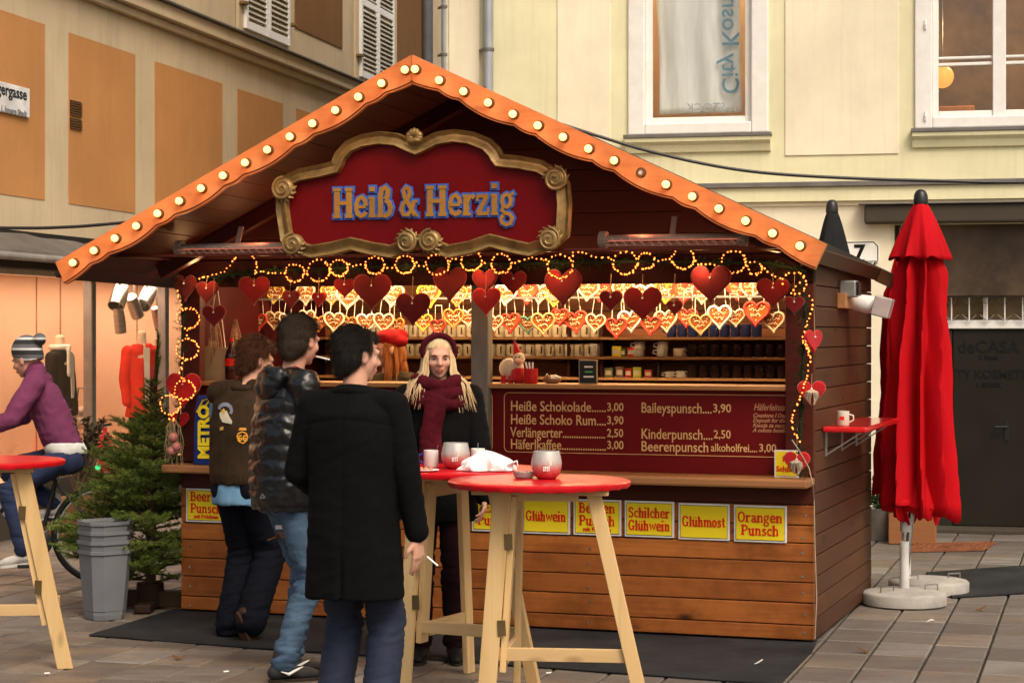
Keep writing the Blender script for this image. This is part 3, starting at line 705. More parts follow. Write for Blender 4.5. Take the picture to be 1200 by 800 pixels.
xl = BP(522, 300)[0]; xr = BP(1200, 300)[0]+5.0; TOP = 9.0; DP = 8.0
w1 = (BP(735, 155), BP(902, 155)); w1x = (w1[0][0]+.03, w1[1][0]-.03); wz = BP(820, 157)[2]
w2x = (BP(1072, 155)[0]+.02, BP(1072, 155)[0]+1.42)
wt = wz+1.95
dx0 = BP(1048, 400)[0]; dx1 = dx0+1.75; dz = BP(1120, 262)[2]
# wall with openings, cut into blocks that butt
def wall_blocks(x0, x1, z0, z1, holes, v0, v1, name, m, parent):
    xs = sorted({x0, x1, *[h[0] for h in holes], *[h[1] for h in holes]}); n = 0
    c = MB()
    for a, b in zip(xs[:-1], xs[1:]):
        zs = [z0]
        for h in sorted(holes, key=lambda h: h[2]):
            if h[0] <= a+1e-6 and h[1] >= b-1e-6: zs += [h[2], h[3]]
        zs.append(z1)
        for q in range(0, len(zs), 2):
            if zs[q+1]-zs[q] > 1e-4: c.box((a, v0, zs[q]), (b, v1, zs[q+1]))
    # weld blocks so the wall is one piece
    me = c.mesh(name, m); bm = bmesh.new(); bm.from_mesh(me); bmesh.ops.remove_doubles(bm, verts=bm.verts, dist=.0005); bmesh.ops.recalc_face_normals(bm, faces=bm.faces); bm.to_mesh(me); bm.free()
    return obj(name, me, parent)
holes = [(w1x[0], w1x[1], wz, wt), (w2x[0], w2x[1], wz, wt), (dx0, dx1, -.3, dz)]
wall_blocks(xl, xr, -.3, TOP, holes, 0, .35, 'wall', P_YELL, bld)
bx2 = MB(); bx2.box((xl, .35, -.3), (xl+.3, DP, TOP)); bx2.build('side_wall', P_YELL, bld)
bx2 = MB(); bx2.box((xl-.1, -.15, TOP), (xr, DP, TOP+.25)); bx2.build('eaves', P_LCREAM, bld)
bb('plaster_panel', P_CREAM, 526, -200, 562, 226, -.012, -.0, .004)
bb('plaster_panel', P_CREAM, 653, -200, 715, 226-45, -.012, -.0, .004)
bb('plaster_panel', P_CREAM, 920, -200, 1053, 180, -.012, -.0, .004)
# lower wall zone
bb('lower_wall_panel', P_CREAM, 522.5, 240, 1044, 640, -.010, -.001)
a = BP(522, 214, -.1); zc = a[2]
for nm, z0, z1, v, m in (('cornice', BP(1000, 236, 0)[2], BP(1000, 219, 0)[2], -.07, P_YELL), ('cornice_flashing', BP(1000, 219, 0)[2], BP(1000, 213, 0)[2], -.10, M_LEAD), ('cornice_bead', BP(1000, 241, 0)[2], BP(1000, 236, 0)[2], -.03, P_CREAM)):
    c = MB(); c.box((xl-.02, v, z0+.001), (xr, -.0, z1)); c.build(nm, m, bld, bevel=.004)
# lead flashing teeth marks (stepped strip) above cornice
def window(x0, x1, z0, z1, kind):
    wn = obj('window', None, bld)
    c = MB(); f = .13
    # outer casing, proud of wall
    for a, b, nm in (((x0-.02, -.03, z0), (x0+f, .10, z1), 'frame'), ((x1-f, -.03, z0), (x1+.02, .10, z1), 'frame'), ((x0+f, -.028, z0), (x1-f, .10, z0+.10), 'frame')):
        q = MB(); q.box(a, b); q.build(nm, M_FRAME, wn, bevel=.012)
    q = MB(); q.box((x0-.05, -.10, z0-.035), (x1+.05, .05, z0-.002)); q.build('sill', M_LEAD, wn, bevel=.004)
    q = MB(); pr = [(-.05, -.037), (-.09, -.037), (-.085, -.07), (-.05, -.10), (-.03, -.16), (-.02, -.165), (0, -.165), (0, -.037)]
    q.add([(x, y, z0+z) for x in (x0-.04, x1+.04) for y, z in pr], [tuple(range(7, -1, -1)), tuple(range(8, 16))]+[(i, (i+1) % 8, (i+1) % 8+8, i+8) for i in range(8)])
    q.build('sill_moulding', P_YELL, wn)
    q = MB()
    ix0, ix1, iz0 = x0+f, x1-f, z0+.10
    if kind == 1:
        for a, b in (((ix0, .03, iz0), (ix0+.06, .09, z1)), ((ix1-.06, .03, iz0), (ix1, .09, z1)), ((ix0+.06, .03, iz0), (ix1-.06, .09, iz0+.055))):
            q = MB(); q.box(a, b); q.build('sash', M_FRAME, wn, bevel=.006)
        gx = (ix0+.06, ix1-.06, iz0+.055)
        q = MB(); q.box((gx[0], .06, gx[2]), (gx[1], .064, z1)); q.build('pane', M_GLASS, wn)
    else:
        mx = (x0+x1)/2-.01
        for a, b in (((ix0, .02, iz0), (ix0+.05, .09, z1)), ((ix1-.05, .02, iz0), (ix1, .09, z1)), ((mx-.055, .005, iz0), (mx+.055, .09, z1)), ((ix0+.05, .02, iz0), (mx-.055, .09, iz0+.05)), ((mx+.055, .02, iz0), (ix1-.05, .09, iz0+.05))):
            q = MB(); q.box(a, b); q.build('sash', M_FRAME, wn, bevel=.006)
        for a, b in ((ix0+.05, mx-.055), (mx+.055, ix1-.05)):
            for zz, hh in ((BP(1100, 68)[2], .022), (BP(1100, 75.5)[2], .028), (BP(1100, -45)[2], .05)):
                q = MB(); q.box((a, .03, zz-hh/2), (b, .085, zz+hh/2)); q.build('glazing_bar', M_FRAME, wn, bevel=.005)
            q = MB(); q.box((a, .06, iz0+.05), (b, .064, z1)); q.build('pane', M_GLASS, wn)
        for zz in (BP(1078, 30)[2], BP(1078, 137)[2]):
            q = MB(); q.tube([(x0+.07, -.035, zz-.04), (x0+.07, -.045, zz), (x0+.075, -.035, zz+.04)], .01, 6); q.build('hinge', M_FRAME, wn)
    q = MB(); q.box((x0, -.03, z1), (x1, .12, z1+.12)); q.build('head', M_FRAME, wn)
    # room box behind
    return wn, ix0, ix1, iz0
wn1, a0, a1, az = window(w1x[0], w1x[1], wz, wt, 1)
window(w2x[0], w2x[1], wz, wt, 2)
M_ROOMO = mat('room_orange', (.60, .38, .17), .8, scale=1.2)
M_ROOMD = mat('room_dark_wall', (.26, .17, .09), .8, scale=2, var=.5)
def room(x0, x1, z0, z1, m, depth=1.6, name='room'):
    c = MB(); c.add([(x0, .36, z0), (x1, .36, z0), (x1, depth, z0), (x0, depth, z0), (x0, .36, z1), (x1, .36, z1), (x1, depth, z1), (x0, depth, z1)],
          [(0, 1, 2, 3), (3, 2, 6, 7), (4, 7, 6, 5), (0, 3, 7, 4), (1, 5, 6, 2)]); return c.build(name, m, bld, fix=False)
room(w1x[0]-.25, w1x[1]+.25, wz-.3, wt+.1, M_ROOMO, 1.1, 'room_wall')
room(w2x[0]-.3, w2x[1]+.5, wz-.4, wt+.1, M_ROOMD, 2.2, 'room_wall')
# lamps in rooms: a ceiling tube in the orange room, a globe in the other
c = MB(); c.box((w1x[0]+.1, .7, wt-.12), (w1x[1]-.1, .78, wt-.08)); t = c.build('ceiling_lamp', emis('room_tube', (1, .78, .5), 22), bld)
gl = BP(1104, 90, .9); g_ = thing('globe_lamp', 'round glowing globe lamp inside the right upstairs window', 'lamp', B.w(gl[0], .9, gl[2]), B.rot)
c = MB(); c.ball((0, 0, 0), .105, 24, 14); c.build('globe', emis('globe_glow', (1, .40, .07), .75), g_, smooth=True)
c = MB(); c.tube([(0, 0, .10), (0, 0, .9)], .008, 6); c.build('rod', M_GREY, g_)
p = BP(1088, 145, 1.4); q_ = BP(1140, 125, 1.4)
t = thing('lit_cabinet', 'orange lit cabinet top low inside the right upstairs window', 'cabinet', B.w((p[0]+q_[0])/2, 1.4, p[2]-.35), B.rot)
c = MB(); c.box((-.22, -.1, 0), (.22, .15, q_[2]-p[2]+.35)); c.build('body', mat('cabinet_orange', (.75, .33, .12), .6), t, bevel=.01)
c = MB(); c.box((-.05, -.112, .1), (.05, -.1, .13)); c.build('handle', M_GREY, t)
rl = bpy.data.lights.new('room_lamp', 'POINT'); rl.energy = 18; rl.color = (1, .6, .28); rl.shadow_soft_size = .1
ro = bpy.data.objects.new('room_lamp_light', rl); C.objects.link(ro); ro.location = B.w(gl[0]+.4, 1.2, gl[2]+.5)
# banner / curtain in window 1
bn = thing('cloth_banner', 'pale cloth banner with mirrored blue lettering hanging in the left upstairs window', 'banner', B.w(*BP(822, 133, .2)), B.rot)
c0 = BP(822, 133, .2); n_ = 26; c = MB(); vs = []; fs = []
for j in range(31):
    fz = j/30; z = fz*1.9; lx = BP(773, 133, .2)[0]-c0[0]; rx = BP(870, 133, .2)[0]-c0[0]
    lx -= .02*min(1, fz*1.6)*1.0-.02*math.sin(fz*9)*fz; rx -= .02*math.sin(fz*3)
    for i in range(n_+1):
        fx = i/n_; vs.append((lx+(rx-lx)*fx, .018*math.sin(fx*17+math.sin(fz*3)*1.2)*(1-.4*fz)+.01*math.sin(fz*7+fx*5), z))
for j in range(30):
    for i in range(n_): q = j*(n_+1)+i; fs.append((q, q+1, q+n_+2, q+n_+1))
c.add(vs, fs); o = c.build('cloth', mat('banner_cloth', (.80, .80, .79), .8, stretch=(6, 6, .8), scale=2.5, var=.12), bn, smooth=True, fix=False)
o.modifiers.new('s', 'SOLIDIFY').thickness = .003
M_PBLUE = mat('banner_blue', (.12, .26, .36), .7)
me = text_mesh('City Kosmetik', .215, .002, .002, align='LEFT')
for v in me.vertices:       # reads upward, tops to the right, as seen from behind
    x, y, z = v.co; v.co = (z*1.0, y, x)
me.flip_normals(); me.materials.clear(); me.materials.append(M_PBLUE); obj('lettering', me, bn, (BP(855, 110, .16)[0]-c0[0], -.042, BP(855, 111, .16)[2]-c0[2]))
me = text_mesh('1. STOCK', .11, .002, .001, align='LEFT')
for v in me.vertices: v.co.x *= -1
me.flip_normals(); me.materials.clear(); me.materials.append(mat('banner_grey', (.45, .48, .52), .7)); obj('lettering', me, bn, (BP(865, 126, .16)[0]-c0[0], -.042, BP(855, 126, .16)[2]-c0[2]))
# downpipe
def downpipe(fr, px, vv, name_lab, z1=8.6, m=None, r=.055, parent=None, hoop=(60,)):
    p = fr.pv(px, 100, vv); t = thing('downpipe', name_lab, 'downpipe', fr.w(p[0], vv, 0), fr.rot)
    c = MB(); c.tube([(0, 0, .05), (0, 0, z1)], r, 16); c.build('pipe', m or M_GREY, t, smooth=True)
    for py in hoop:
        z = fr.pv(px, py, vv)[2]; c = MB(); c.lathe([(r+.001, 0), (r+.008, 0), (r+.008, .025), (r+.001, .025)], 16, Matrix.Translation((0, 0, z))); c.build('clamp', M_LEAD, t)
        c = MB(); c.beam((-r, .0, z+.012), (-r-.04, .05, z+.012), .02, .02); c.build('clamp_arm', M_LEAD, t)
M_ZINC = mat('zinc_pipe', (.30, .32, .35), .5, .4, stretch=(1, 1, .3), dirt=.4)
downpipe(B, 572, -.07, 'round zinc downpipe on the cream facade above the roof ridge', m=M_ZINC, r=.048)
downpipe(B, 521, .02, 'grey downpipe at the left corner of the cream house', m=M_ZINC, r=.03, hoop=(10, 66))
# entrance
DV = .30
c = MB(); c.box((dx0-.25, -.14, BP(1100, 262)[2]), (dx1+.3, -.0, BP(1100, 240)[2])); o = c.build('stone_hood', P_STONE, bld, bevel=.02)
c = MB(); c.box((dx0-.30, -.17, BP(1100, 240)[2]+.001), (dx1+.35, -.0, BP(1100, 237)[2]-.01)); o = c.build('hood_flashing', M_LEAD, bld, bevel=.004)
zt1 = BP(1150, 347, DV)[2]; zt0 = BP(1150, 385, DV)[2]; zt05 = BP(1150, 375, DV)[2]
c = MB(); c.box((dx0, DV-.12, zt1), (dx0+.34, DV+.05, dz)); c.build('marble_panel', P_STONE, bld, bevel=.004)
c = MB(); c.box((dx0+.345, DV-.14, zt1), (dx1, DV+.05, dz)); c.build('marble_panel', mat('brown_marble', (.075, .048, .028), .3, scale=3, var=.6, dirt=.8), bld, bevel=.004)
c = MB(); c.box((dx0, DV-.03, zt0), (dx1, DV+.06, zt05)); c.build('transom_bar', M_FRAME, bld, bevel=.006)
c = MB(); c.box((dx0, DV+.03, zt05), (dx1, DV+.034, zt1)); c.build('transom_pane', M_GLASS, bld)
xm = BP(1155, 360, DV)[0]; c = MB(); c.box((xm-.02, DV, zt05), (xm+.02, DV+.05, zt1)); c.build('transom_mullion', M_FRAME, bld)
gr = thing('window_grille', 'wrought iron grille with forked bars over the door transom', 'grille', B.w(dx0+.87, DV-.06, zt05), B.rot)
hh = zt1-zt05; x = -.84; i = 0
while x < .86:
    c = MB(); c.tube([(x, 0, .0), (x, 0, hh*.98)], .006, 6); c.build('bar', M_FRAME, gr)
    c = MB()
    for s_ in (-1, 1):
        if not -.86 < x+s_*.05 < .86: continue
        c.tube([(x, 0, hh*.68), (x+s_*.03, 0, hh*.74), (x+s_*.045, 0, hh*.84), (x+s_*.03, 0, hh*.9)], .005, 5)
        c.tube([(x+s_*.06, 0, hh*.22), (x+s_*.03, 0, hh*.08), (x+s_*.004, 0, .0)], .006, 5)
    c.build('scroll', M_LEAD, gr); x += .1505
c = MB(); c.tube([(-.87, 0, hh*.97), (.87, 0, hh*.97)], .008, 6); c.build('top_rail', M_LEAD, gr)
M_DOOR = mat('dark_glass_door', (.016, .0135, .010), .5, scale=2)
d_ = MB(); x0d = BP(1117, 500, DV)[0]; x1d = BP(1190, 500, DV)[0]
door = obj('door', None, bld)
c = MB(); c.box((x0d, DV, .04), (x1d+.12, DV+.045, zt0-.002)); c.build('door_leaf', M_DOOR, door, bevel=.004)
c = MB(); c.box((dx0, DV-.01, .0), (x0d-.012, DV+.05, zt0-.002)); c.build('fixed_leaf', mat('door_grey', (.022, .021, .018), .5), door, bevel=.004)
c = MB(); c.box((x1d+.13, DV-.01, .0), (dx1, DV+.05, zt0-.002)); c.build('fixed_leaf', mat('door_grey', (.022, .021, .018), .5), door, bevel=.004)
hp = BP(1180, 500, DV-.04); c = MB(); c.tube([(hp[0]-.10, DV-.05, hp[2]), (hp[0], DV-.05, hp[2]), (hp[0], DV, hp[2])], .010, 8); c.box((hp[0]-.02, DV-.008, hp[2]-.12), (hp[0]+.02, DV, hp[2]+.04)); c.build('handle', M_BLACK, door)
M_DTX = mat('door_lettering', (.008, .008, .008), .5)
for t, py, sz in (('deCASA', 407, .15), ('2. Stock', 419, .05), ('CITY KOSMETIK', 439, .105), ('1. STOCK', 451, .05)):
    p = BP(1158, py, DV-.002); put_text('lettering', t, sz, M_DTX, door, (p[0], DV-.003, p[2]), extrude=.001, bold=.002)
c = MB(); c.box((dx0-.02, -.02, -.02), (dx1+.02, DV, .035)); c.build('doorstep', P_STONE, bld, bevel=.01)
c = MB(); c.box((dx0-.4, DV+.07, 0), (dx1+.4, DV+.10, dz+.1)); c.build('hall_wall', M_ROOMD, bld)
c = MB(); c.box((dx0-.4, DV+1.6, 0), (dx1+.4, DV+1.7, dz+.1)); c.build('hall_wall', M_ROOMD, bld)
# house number
p = BP(1007, 297, -.03); t = thing('house_number_plate', 'white house number plate with a black 7 beside the black parasol', 'sign', B.w(p[0], -.03, p[2]), B.rot)
wd = BP(1030, 297)[0]-BP(984, 297)[0]; hg = BP(1000, 283)[2]-BP(1000, 312)[2]
def octo(wd, hg, k): return [(-wd/2+k, -hg/2), (wd/2-k, -hg/2), (wd/2, -hg/2+k), (wd/2, hg/2-k), (wd/2-k, hg/2), (-wd/2+k, hg/2), (-wd/2, hg/2-k), (-wd/2, -hg/2+k)]
c = MB(); c.prism(octo(wd, hg, .04), 0, .02); c.build('plate', M_WHITE, t, bevel=.003)
c = MB(); c.tube([(x, -.002, z) for x, z in octo(wd-.02, hg-.02, .035)], .004, 4, closed=True); c.build('rim', M_BLACK, t)
put_text('numeral', '7', .19, M_DTX, t, (.0, -.003, .0), extrude=.001, bold=.006)
put_text('small_lettering', 'Sporg.', .05, M_DTX, t, (.09, -.003, -.07), extrude=.001)
# cables
def cable(label, pts, r, mats=M_BLACK):
    t0 = pts[0]; c = MB(); P_ = [Vector(p)-Vector(t0) for p in pts]
    # smooth
    out = []
    for i in range(len(P_)-1):
        p0 = P_[max(i-1, 0)]; p1 = P_[i]; p2 = P_[i+1]; p3 = P_[min(i+2, len(P_)-1)]
        for k in range(8):
            t = k/8; out.append(.5*((2*p1)+(p2-p0)*t+(2*p0-5*p1+4*p2-p3)*t*t+(3*p1-p0-3*p2+p3)*t**3))
    out.append(P_[-1]); c.tube(out, r, 8); o = c.build('cable', mats, None, loc=t0, smooth=True); tag(o, label, 'cable')
cable('thick black cable sagging across the cream facade to the right', [D3(x, y, 15.2) for x, y in ((640, 140), (712, 163), (760, 177), (830, 193), (900, 203), (1000, 209), (1100, 212), (1210, 213.5), (1500, 208))], .0125)
cable('black cable running across the orange facade on the left', [D3(x, y, 15.0) for x, y in ((-250, 262), (0, 267), (80, 266), (145, 261), (260, 252))], .012)
# ================================================================ LEFT BUILDING
lb = thing('orange_building', 'beige house with orange wall panels above a lit clothes shop', 'building', (*L.o, 0), L.rot)
def LP(px, py, u=0.0): return L.pu(px, py, u)
def lbx(name, m, y0, y1, z0, z1, u0, u1, bev=0, parent=None):
    c = MB(); c.box((u0, y0, z0), (u1, y1, z1)); return c.build(name, m, parent or lb, bevel=bev)
Y0, Y1 = -6.0, 16.0
zcor = LP(250, 33)[2]                      # cornice level
zshop = LP(105, 327)[2]
ppb = LP(100, 241.5)[2]; ppt = LP(100, 45)[2]
lbx('wall', P_LCREAM, Y0, Y1, zshop+.05, zcor-.02, -.35, 0)
lbx('upper_wall', P_LCREAM, Y0, Y1, zcor+.02, 9.5, -.35, -.06)
lbx('rear_wall', P_LCREAM, Y0, Y1, -.3, 9.5, -4.3, -4.0)
lbx('roof_slab', M_FELT, Y0, Y1, 9.5, 9.7, -4.3, .2)
lbx('floor_slab', P_LCREAM, Y0, Y1, zshop+.4, zshop+.5, -4.0, -.36)
def lpanel(px0, px1, zt_, zb_, m):
    a = LP(px0, 150)[1]; b = LP(px1, 150)[1]; lbx('wall_panel', m, a, b, zb_, zt_, .0, .006)
for a, b in ((-150, 52), (80, 158), (181, 260), (278, 331), (347, 392), (404, 440)): lpanel(a, b, ppt, ppb, P_ORANGE)
# cornice with sloping gutter flashing
lbx('cornice', P_LCREAM, Y0, Y1, zcor-.14, zcor, 0.001, .14, .01)
lbx('cornice_bead', P_LCREAM, Y0, Y1, zcor-.22, zcor-.142, 0.001, .07, .01)
lbx('cornice_flashing', M_LEAD, Y0, Y1, zcor+.001, zcor+.022, -.05, .19, .004)
# upper storey: brown rough fields, shutters
def LPu(px, py): return L.pu(px, py, -.05)
zsb = zcor+.14
def field(px0, px1):
    a = LPu(px0, 20)[1]; b = LPu(px1, 20)[1]; lbx('render_field', P_BROWN, a, b, zcor+.42, 9.0, -.06, -.045)
for a, b in ((150, 259), (346, 401), (466, 507)): field(a, b)
for a, b in ((282, 334), (418, 457)):
    y0 = LPu(a, 20)[1]; y1 = LPu(b, 20)[1]; sh = obj('shutter', None, lb)
    c = MB(); c.box((-.055, y0-.14, zsb-.10), (-.02, y1+.14, 7.2)); c.build('surround', P_LCREAM, sh, bevel=.004)
    ym = (y0+y1)/2; ws = [(y0, ym-.008), (ym+.008, y1)]
    for p, q in ws:
        for r_ in ((p, p+.07), (q-.07, q)):
            c = MB(); c.box((-.019, r_[0], zsb), (.02, r_[1], 7.0)); c.build('stile', M_FRAME, sh, bevel=.004)
        for z in (zsb, zsb+.95, 6.9):
            c = MB(); c.box((-.018, p+.071, z), (.018, q-.071, z+.09)); c.build('rail', M_FRAME, sh, bevel=.004)
        z = zsb+.12; sm = None
        while z < 6.85:
            if not (zsb+.88 < z < zsb+1.05):
                if sm is None:
                    c = MB(); c.add([(-.018, 0, .05), (-.010, 0, .055), (.020, 0, .008), (.012, 0, 0)]+[(-.018, q-p-.142, .05), (-.010, q-p-.142, .055), (.020, q-p-.142, .008), (.012, q-p-.142, 0)],
                          [(0, 1, 2, 3), (7, 6, 5, 4), (0, 4, 5, 1), (1, 5, 6, 2), (2, 6, 7, 3), (3, 7, 4, 0)]); sm = c.mesh('slat', mat('slat_paint', (.42, .38, .30), .6, dirt=.6))
                obj('slat', sm, sh, (0, p+.071, z))
            z += .062
    c = MB(); c.box((-.10, y0, zsb), (-.062, y1, 7.0)); c.build('dark_opening', M_BLACK, sh)
    for yy in (y0-.12, y1+.03):
        for zz in (zsb+.25, zsb+1.5):
            c = MB(); c.box((-.02, yy, zz), (.05, yy+.12, zz+.035)); c.build('hinge', mat('hinge_wood', (.2, .12, .05), .6), sh, bevel=.004)
p = LPu(495, 20); t = thing('downpipe', 'grey downpipe on the brown wall at the far end of the orange house', 'downpipe', L.w(.02, p[1], 0), L.rot)
c = MB(); c.tube([(0, 0, zcor), (0, 0, 9.3)], .085, 14); c.build('pipe', mat('dull_pipe', (.11, .11, .115), .5, .3), t, smooth=True)
# vent grille
a = LP(81, 117); b = LP(94, 153); t = thing('wall_vent', 'small brown double vent grille at the edge of the second orange panel', 'vent', L.w(.0, (a[1]+b[1])/2, b[2]), L.rot)
hy = (b[1]-a[1])/2; hz = a[2]-b[2]
for z0, z1 in ((0, hz*.36), (hz*.46, hz)):
    c = MB(); c.box((0.008, -hy, z0), (.014, hy, z1)); c.build('backing', M_BLACK, t)
    n_ = int((z1-z0)/.022)
    for k in range(n_): c = MB(); c.box((.014, -hy, z0+k*.022), (.024, hy, z0+k*.022+.011)); c.build('slat', mat('vent_brown', (.13, .06, .02), .6), t)
# street sign
a = LP(-30, 117); b = LP(31, 117); z1 = LP(10, 99)[2]; z0 = LP(10, 134)[2]; ln = b[1]-a[1]
t = thing('street_sign', 'white enamel street name sign on the orange wall', 'sign', L.w(.012, b[1], (z0+z1)/2), L.rot)
hg = z1-z0; c = MB(); c.box((0, -ln, -hg/2), (.02, 0, hg/2)); c.build('plate', mat('enamel', (.68, .68, .70), .3, dirt=.3), t, bevel=.006)
for tx, sz, z, m in (('ergergasse', .135, .06, mat('gothic_black', (.02, .02, .03), .4)), ('I. Innere Stadt', .07, -.10, mat('grey_letter', (.2, .2, .22), .5))):
    me = text_mesh(tx, sz, .001, .003, align='RIGHT', xs=1.15); me.materials.clear(); me.materials.append(m)
    o = obj('lettering', me, t, (.022, -.06, z)); o.rotation_euler = (0, 0, R(90))
# ---------------------------------------------------------------- shop front
SZ0 = .45
M_PEACH = mat('shop_wall_peach', (.72, .46, .32), .8, scale=.8, var=.1)
lbx('plinth', P_STONE, Y0, Y1, -.3, SZ0, -.20, 0, .01)
shop = obj('shop_interior', None, lb)
lbx('shop_header', mat('alu', (.55, .53, .5), .35, .8), Y0, 9.0, zshop-.0, zshop+.05, -.12, .03, .004)
ceilz = zshop+.02
def sh_box(name, m, a, b, bev=0): c = MB(); c.box(a, b); return c.build(name, m, shop, bevel=bev)
sh_box('back_wall', M_PEACH, (-1.35, Y0, .0), (-1.25, 9.0, ceilz+.3)); sh_box('display_floor', M_PEACH, (-1.25, Y0, SZ0-.08), (-.05, 9, SZ0)); sh_box('ceiling', M_PEACH, (-1.25, Y0, ceilz+.1), (-.21, 9, ceilz+.16))
sh_box('end_wall', M_PEACH, (-1.25, 8.9, SZ0), (-.1, 9.0, ceilz+.1))
for px in (42, 70, 160): y = L.pu(px, 400, -1.25)[1]; sh_box('panel_joint', mat('joint_brown', (.35, .19, .11), .8), (-1.25, y, SZ0), (-1.244, y+.02, ceilz+.1))  # narrow darker strip at each wall joint
for px in (107, 193, -60):
    y = LP(px, 400)[1]; lbx('mullion', mat('alu_dark', (.30, .29, .28), .35, .9), y-.045, y+.045, SZ0+.001, zshop, -.06, .03, .008)
ys = [Y0, LP(-60, 400)[1], LP(107, 400)[1], LP(193, 400)[1], 9.0]
for a, b in zip(ys[:-1], ys[1:]): lbx('shop_pane', M_GLASS, a+.05, b-.05, SZ0, zshop, -.02, -.015)
# awning
a = LP(90, 322); aw = thing('shop_awning', 'grey folded fabric awning over the shop window', 'awning', L.w(0, 0, 0), L.rot)
ya, yb = -5.8, LP(150, 300)[1]+1.5
zb = L.pu(40, 305, .75)[2]; zt2 = zb+.24
c = MB(); n_ = 40; vs = []; fs = []
for i in range(n_+1):
    y = ya+(yb-ya)*i/n_; sag = .02*math.sin(i*1.7)+.015*math.sin(i*.6)
    for k, (x, z) in enumerate(((.02, zt2+.02), (.25, zt2-.02+sag), (.5, zt2-.12-sag), (.74, zb+.07), (.76, zb), (.70, zb-.005), (.3, zt2-.2), (.03, zt2-.10))): vs.append((x, y, z))
for i in range(n_):
    for k in range(8): fs.append((i*8+k, i*8+(k+1) % 8, (i+1)*8+(k+1) % 8, (i+1)*8+k))
fs.append(tuple(range(7, -1, -1))); fs.append(tuple(n_*8+k for k in range(8)))
c.add(vs, fs); c.build('canopy', mat('awning_grey', (.13, .115, .10), .8, dirt=.7, scale=3), aw, smooth=True)
c = MB(); c.tube([(.76, ya, zb+.02), (.76, yb, zb+.02)], .03, 10); c.build('front_bar', mat('awning_bar', (.35, .33, .30), .5, .5), aw, smooth=True)
lbx('gap_shade_box', M_BLACK, Y0, 9.0, zshop+.052, zshop+.36, .001, .10)  # black box on the wall paints in the dark gap under the awning
# interior lighting of the shop: lamps on a rail
al = bpy.data.lights.new('shop_lamp', 'AREA'); al.shape = 'RECTANGLE'; al.size = .5; al.size_y = 10; al.energy = 115; al.color = (1, .70, .47)
ao = bpy.data.objects.new('shop_lamp_light', al); C.objects.link(ao); ao.location = L.w(-.62, 2.2, ceilz+.06); ao.rotation_euler = (0, 0, L.rot)
def spot(px, py, d, tilt, lit, lab, sc2=1.0):
    u = -.6; p = L.pu(px, py, u); t = thing('spotlight', lab, 'spotlight', L.w(*p), L.rot, 'silver spotlights in the shop window')
    M = Matrix.Rotation(R(tilt), 4, 'X') @ Matrix.Rotation(R(d), 4, 'Y')
    c = MB(); c.lathe([(.02*sc2, .13), (.075*sc2, .12), (.085*sc2, .0), (.085*sc2, -.14), (.078*sc2, -.14), (.07*sc2, -.02)], 20, M); c.build('housing', M_STEEL, t, smooth=True)
    c = MB(); c.tube([(0, 0, .05), (0, 0, ceilz+.1-p[2])], .012, 8); c.build('stem', M_GREY, t)
    if lit: c = MB(); c.lathe([(.07*sc2, -.125), (.05*sc2, -.132), (.01, -.134)], 16, M); c.build('lens', emis('lens_glow', (1, .84, .6), 12), t)
spot(140, 347, 0, -40, False, 'large silver spotlight turned away, leftmost by the shop mullion')
spot(172, 348, 0, -50, False, 'large silver spotlight turned right, nearest the second shop mullion')
spot(157, 358, 0, 42, True, 'bright lit spotlight in the middle of the shop cluster', .8)
spot(140, 374, 0, 15, True, 'lowest lit spotlight in the left part of the shop cluster', .7)
spot(184, 372, 0, 30, True, 'small lit spotlight beside the garlanded stall post', .6)
# ================================================================ HANGING HEARTS
def cord(mb, a, b, r=.0012): mb.tube([a, b], r, 4)
def felt_heart(px, py, wpx, vv, label, m, ztop=None, group='red hearts hanging under the header', turn=0, bow=False):
    p = S.pv(px, py, vv); sc_ = (S.o[1]+p[0]*S.s+vv)/FPX; wd = wpx*sc_*1.02
    t = thing('hanging_heart', label, 'heart decoration', S.w(*p), S.rot+R(turn), group)
    c = MB(); o_ = heart_outline(wd, 40); n = len(o_)
    # puffed rim
    vs = []; fs = []
    for (y, k) in ((-.012, .90), (-.008, .97), (0, 1.0), (.008, .97), (.012, .90)):
        for x, z in o_: vs.append((x*k, y, z*k))
    for r_ in range(4):
        for i in range(n): fs.append((r_*n+i, r_*n+(i+1) % n, (r_+1)*n+(i+1) % n, (r_+1)*n+i))
    fs.append(tuple(range(n))); fs.append(tuple(range(5*n-1, 4*n-1, -1))); c.add(vs, fs); c.build('heart_body', m, t)
    zt_ = (ztop if ztop is not None else 2.05)-p[2]
    if zt_ > wd*.25:
        c = MB(); c.tube([(0, -.013, wd*.16), (0, -.012, wd*.25), (0.002, -.004, zt_)], .0013, 4); c.build('cord', mat('raffia', (.45, .30, .16), .8), t)
        c = MB(); c.ball((0, -.014, wd*.17), .006, 8, 5); c.build('bead', M_WHITE, t, smooth=True)
    if bow:
        c = MB()
        for s_, l in ((-1, 1.0), (1, .9), (-.5, 1.3), (.7, 1.4)):
            pts = [(0, -.02, wd*.15), (s_*wd*.16, -.045, wd*.05), (s_*wd*.20, -.035, -wd*.12*l), (s_*wd*.12, -.03, -wd*.28*l)]
            c.tube(pts, [.006, .016, .014, .004], 7, sq=.35)
        c.build('bow', mat('linen_bow', (.36, .30, .22), .85, var=.5, scale=30), t, smooth=True)
    return t
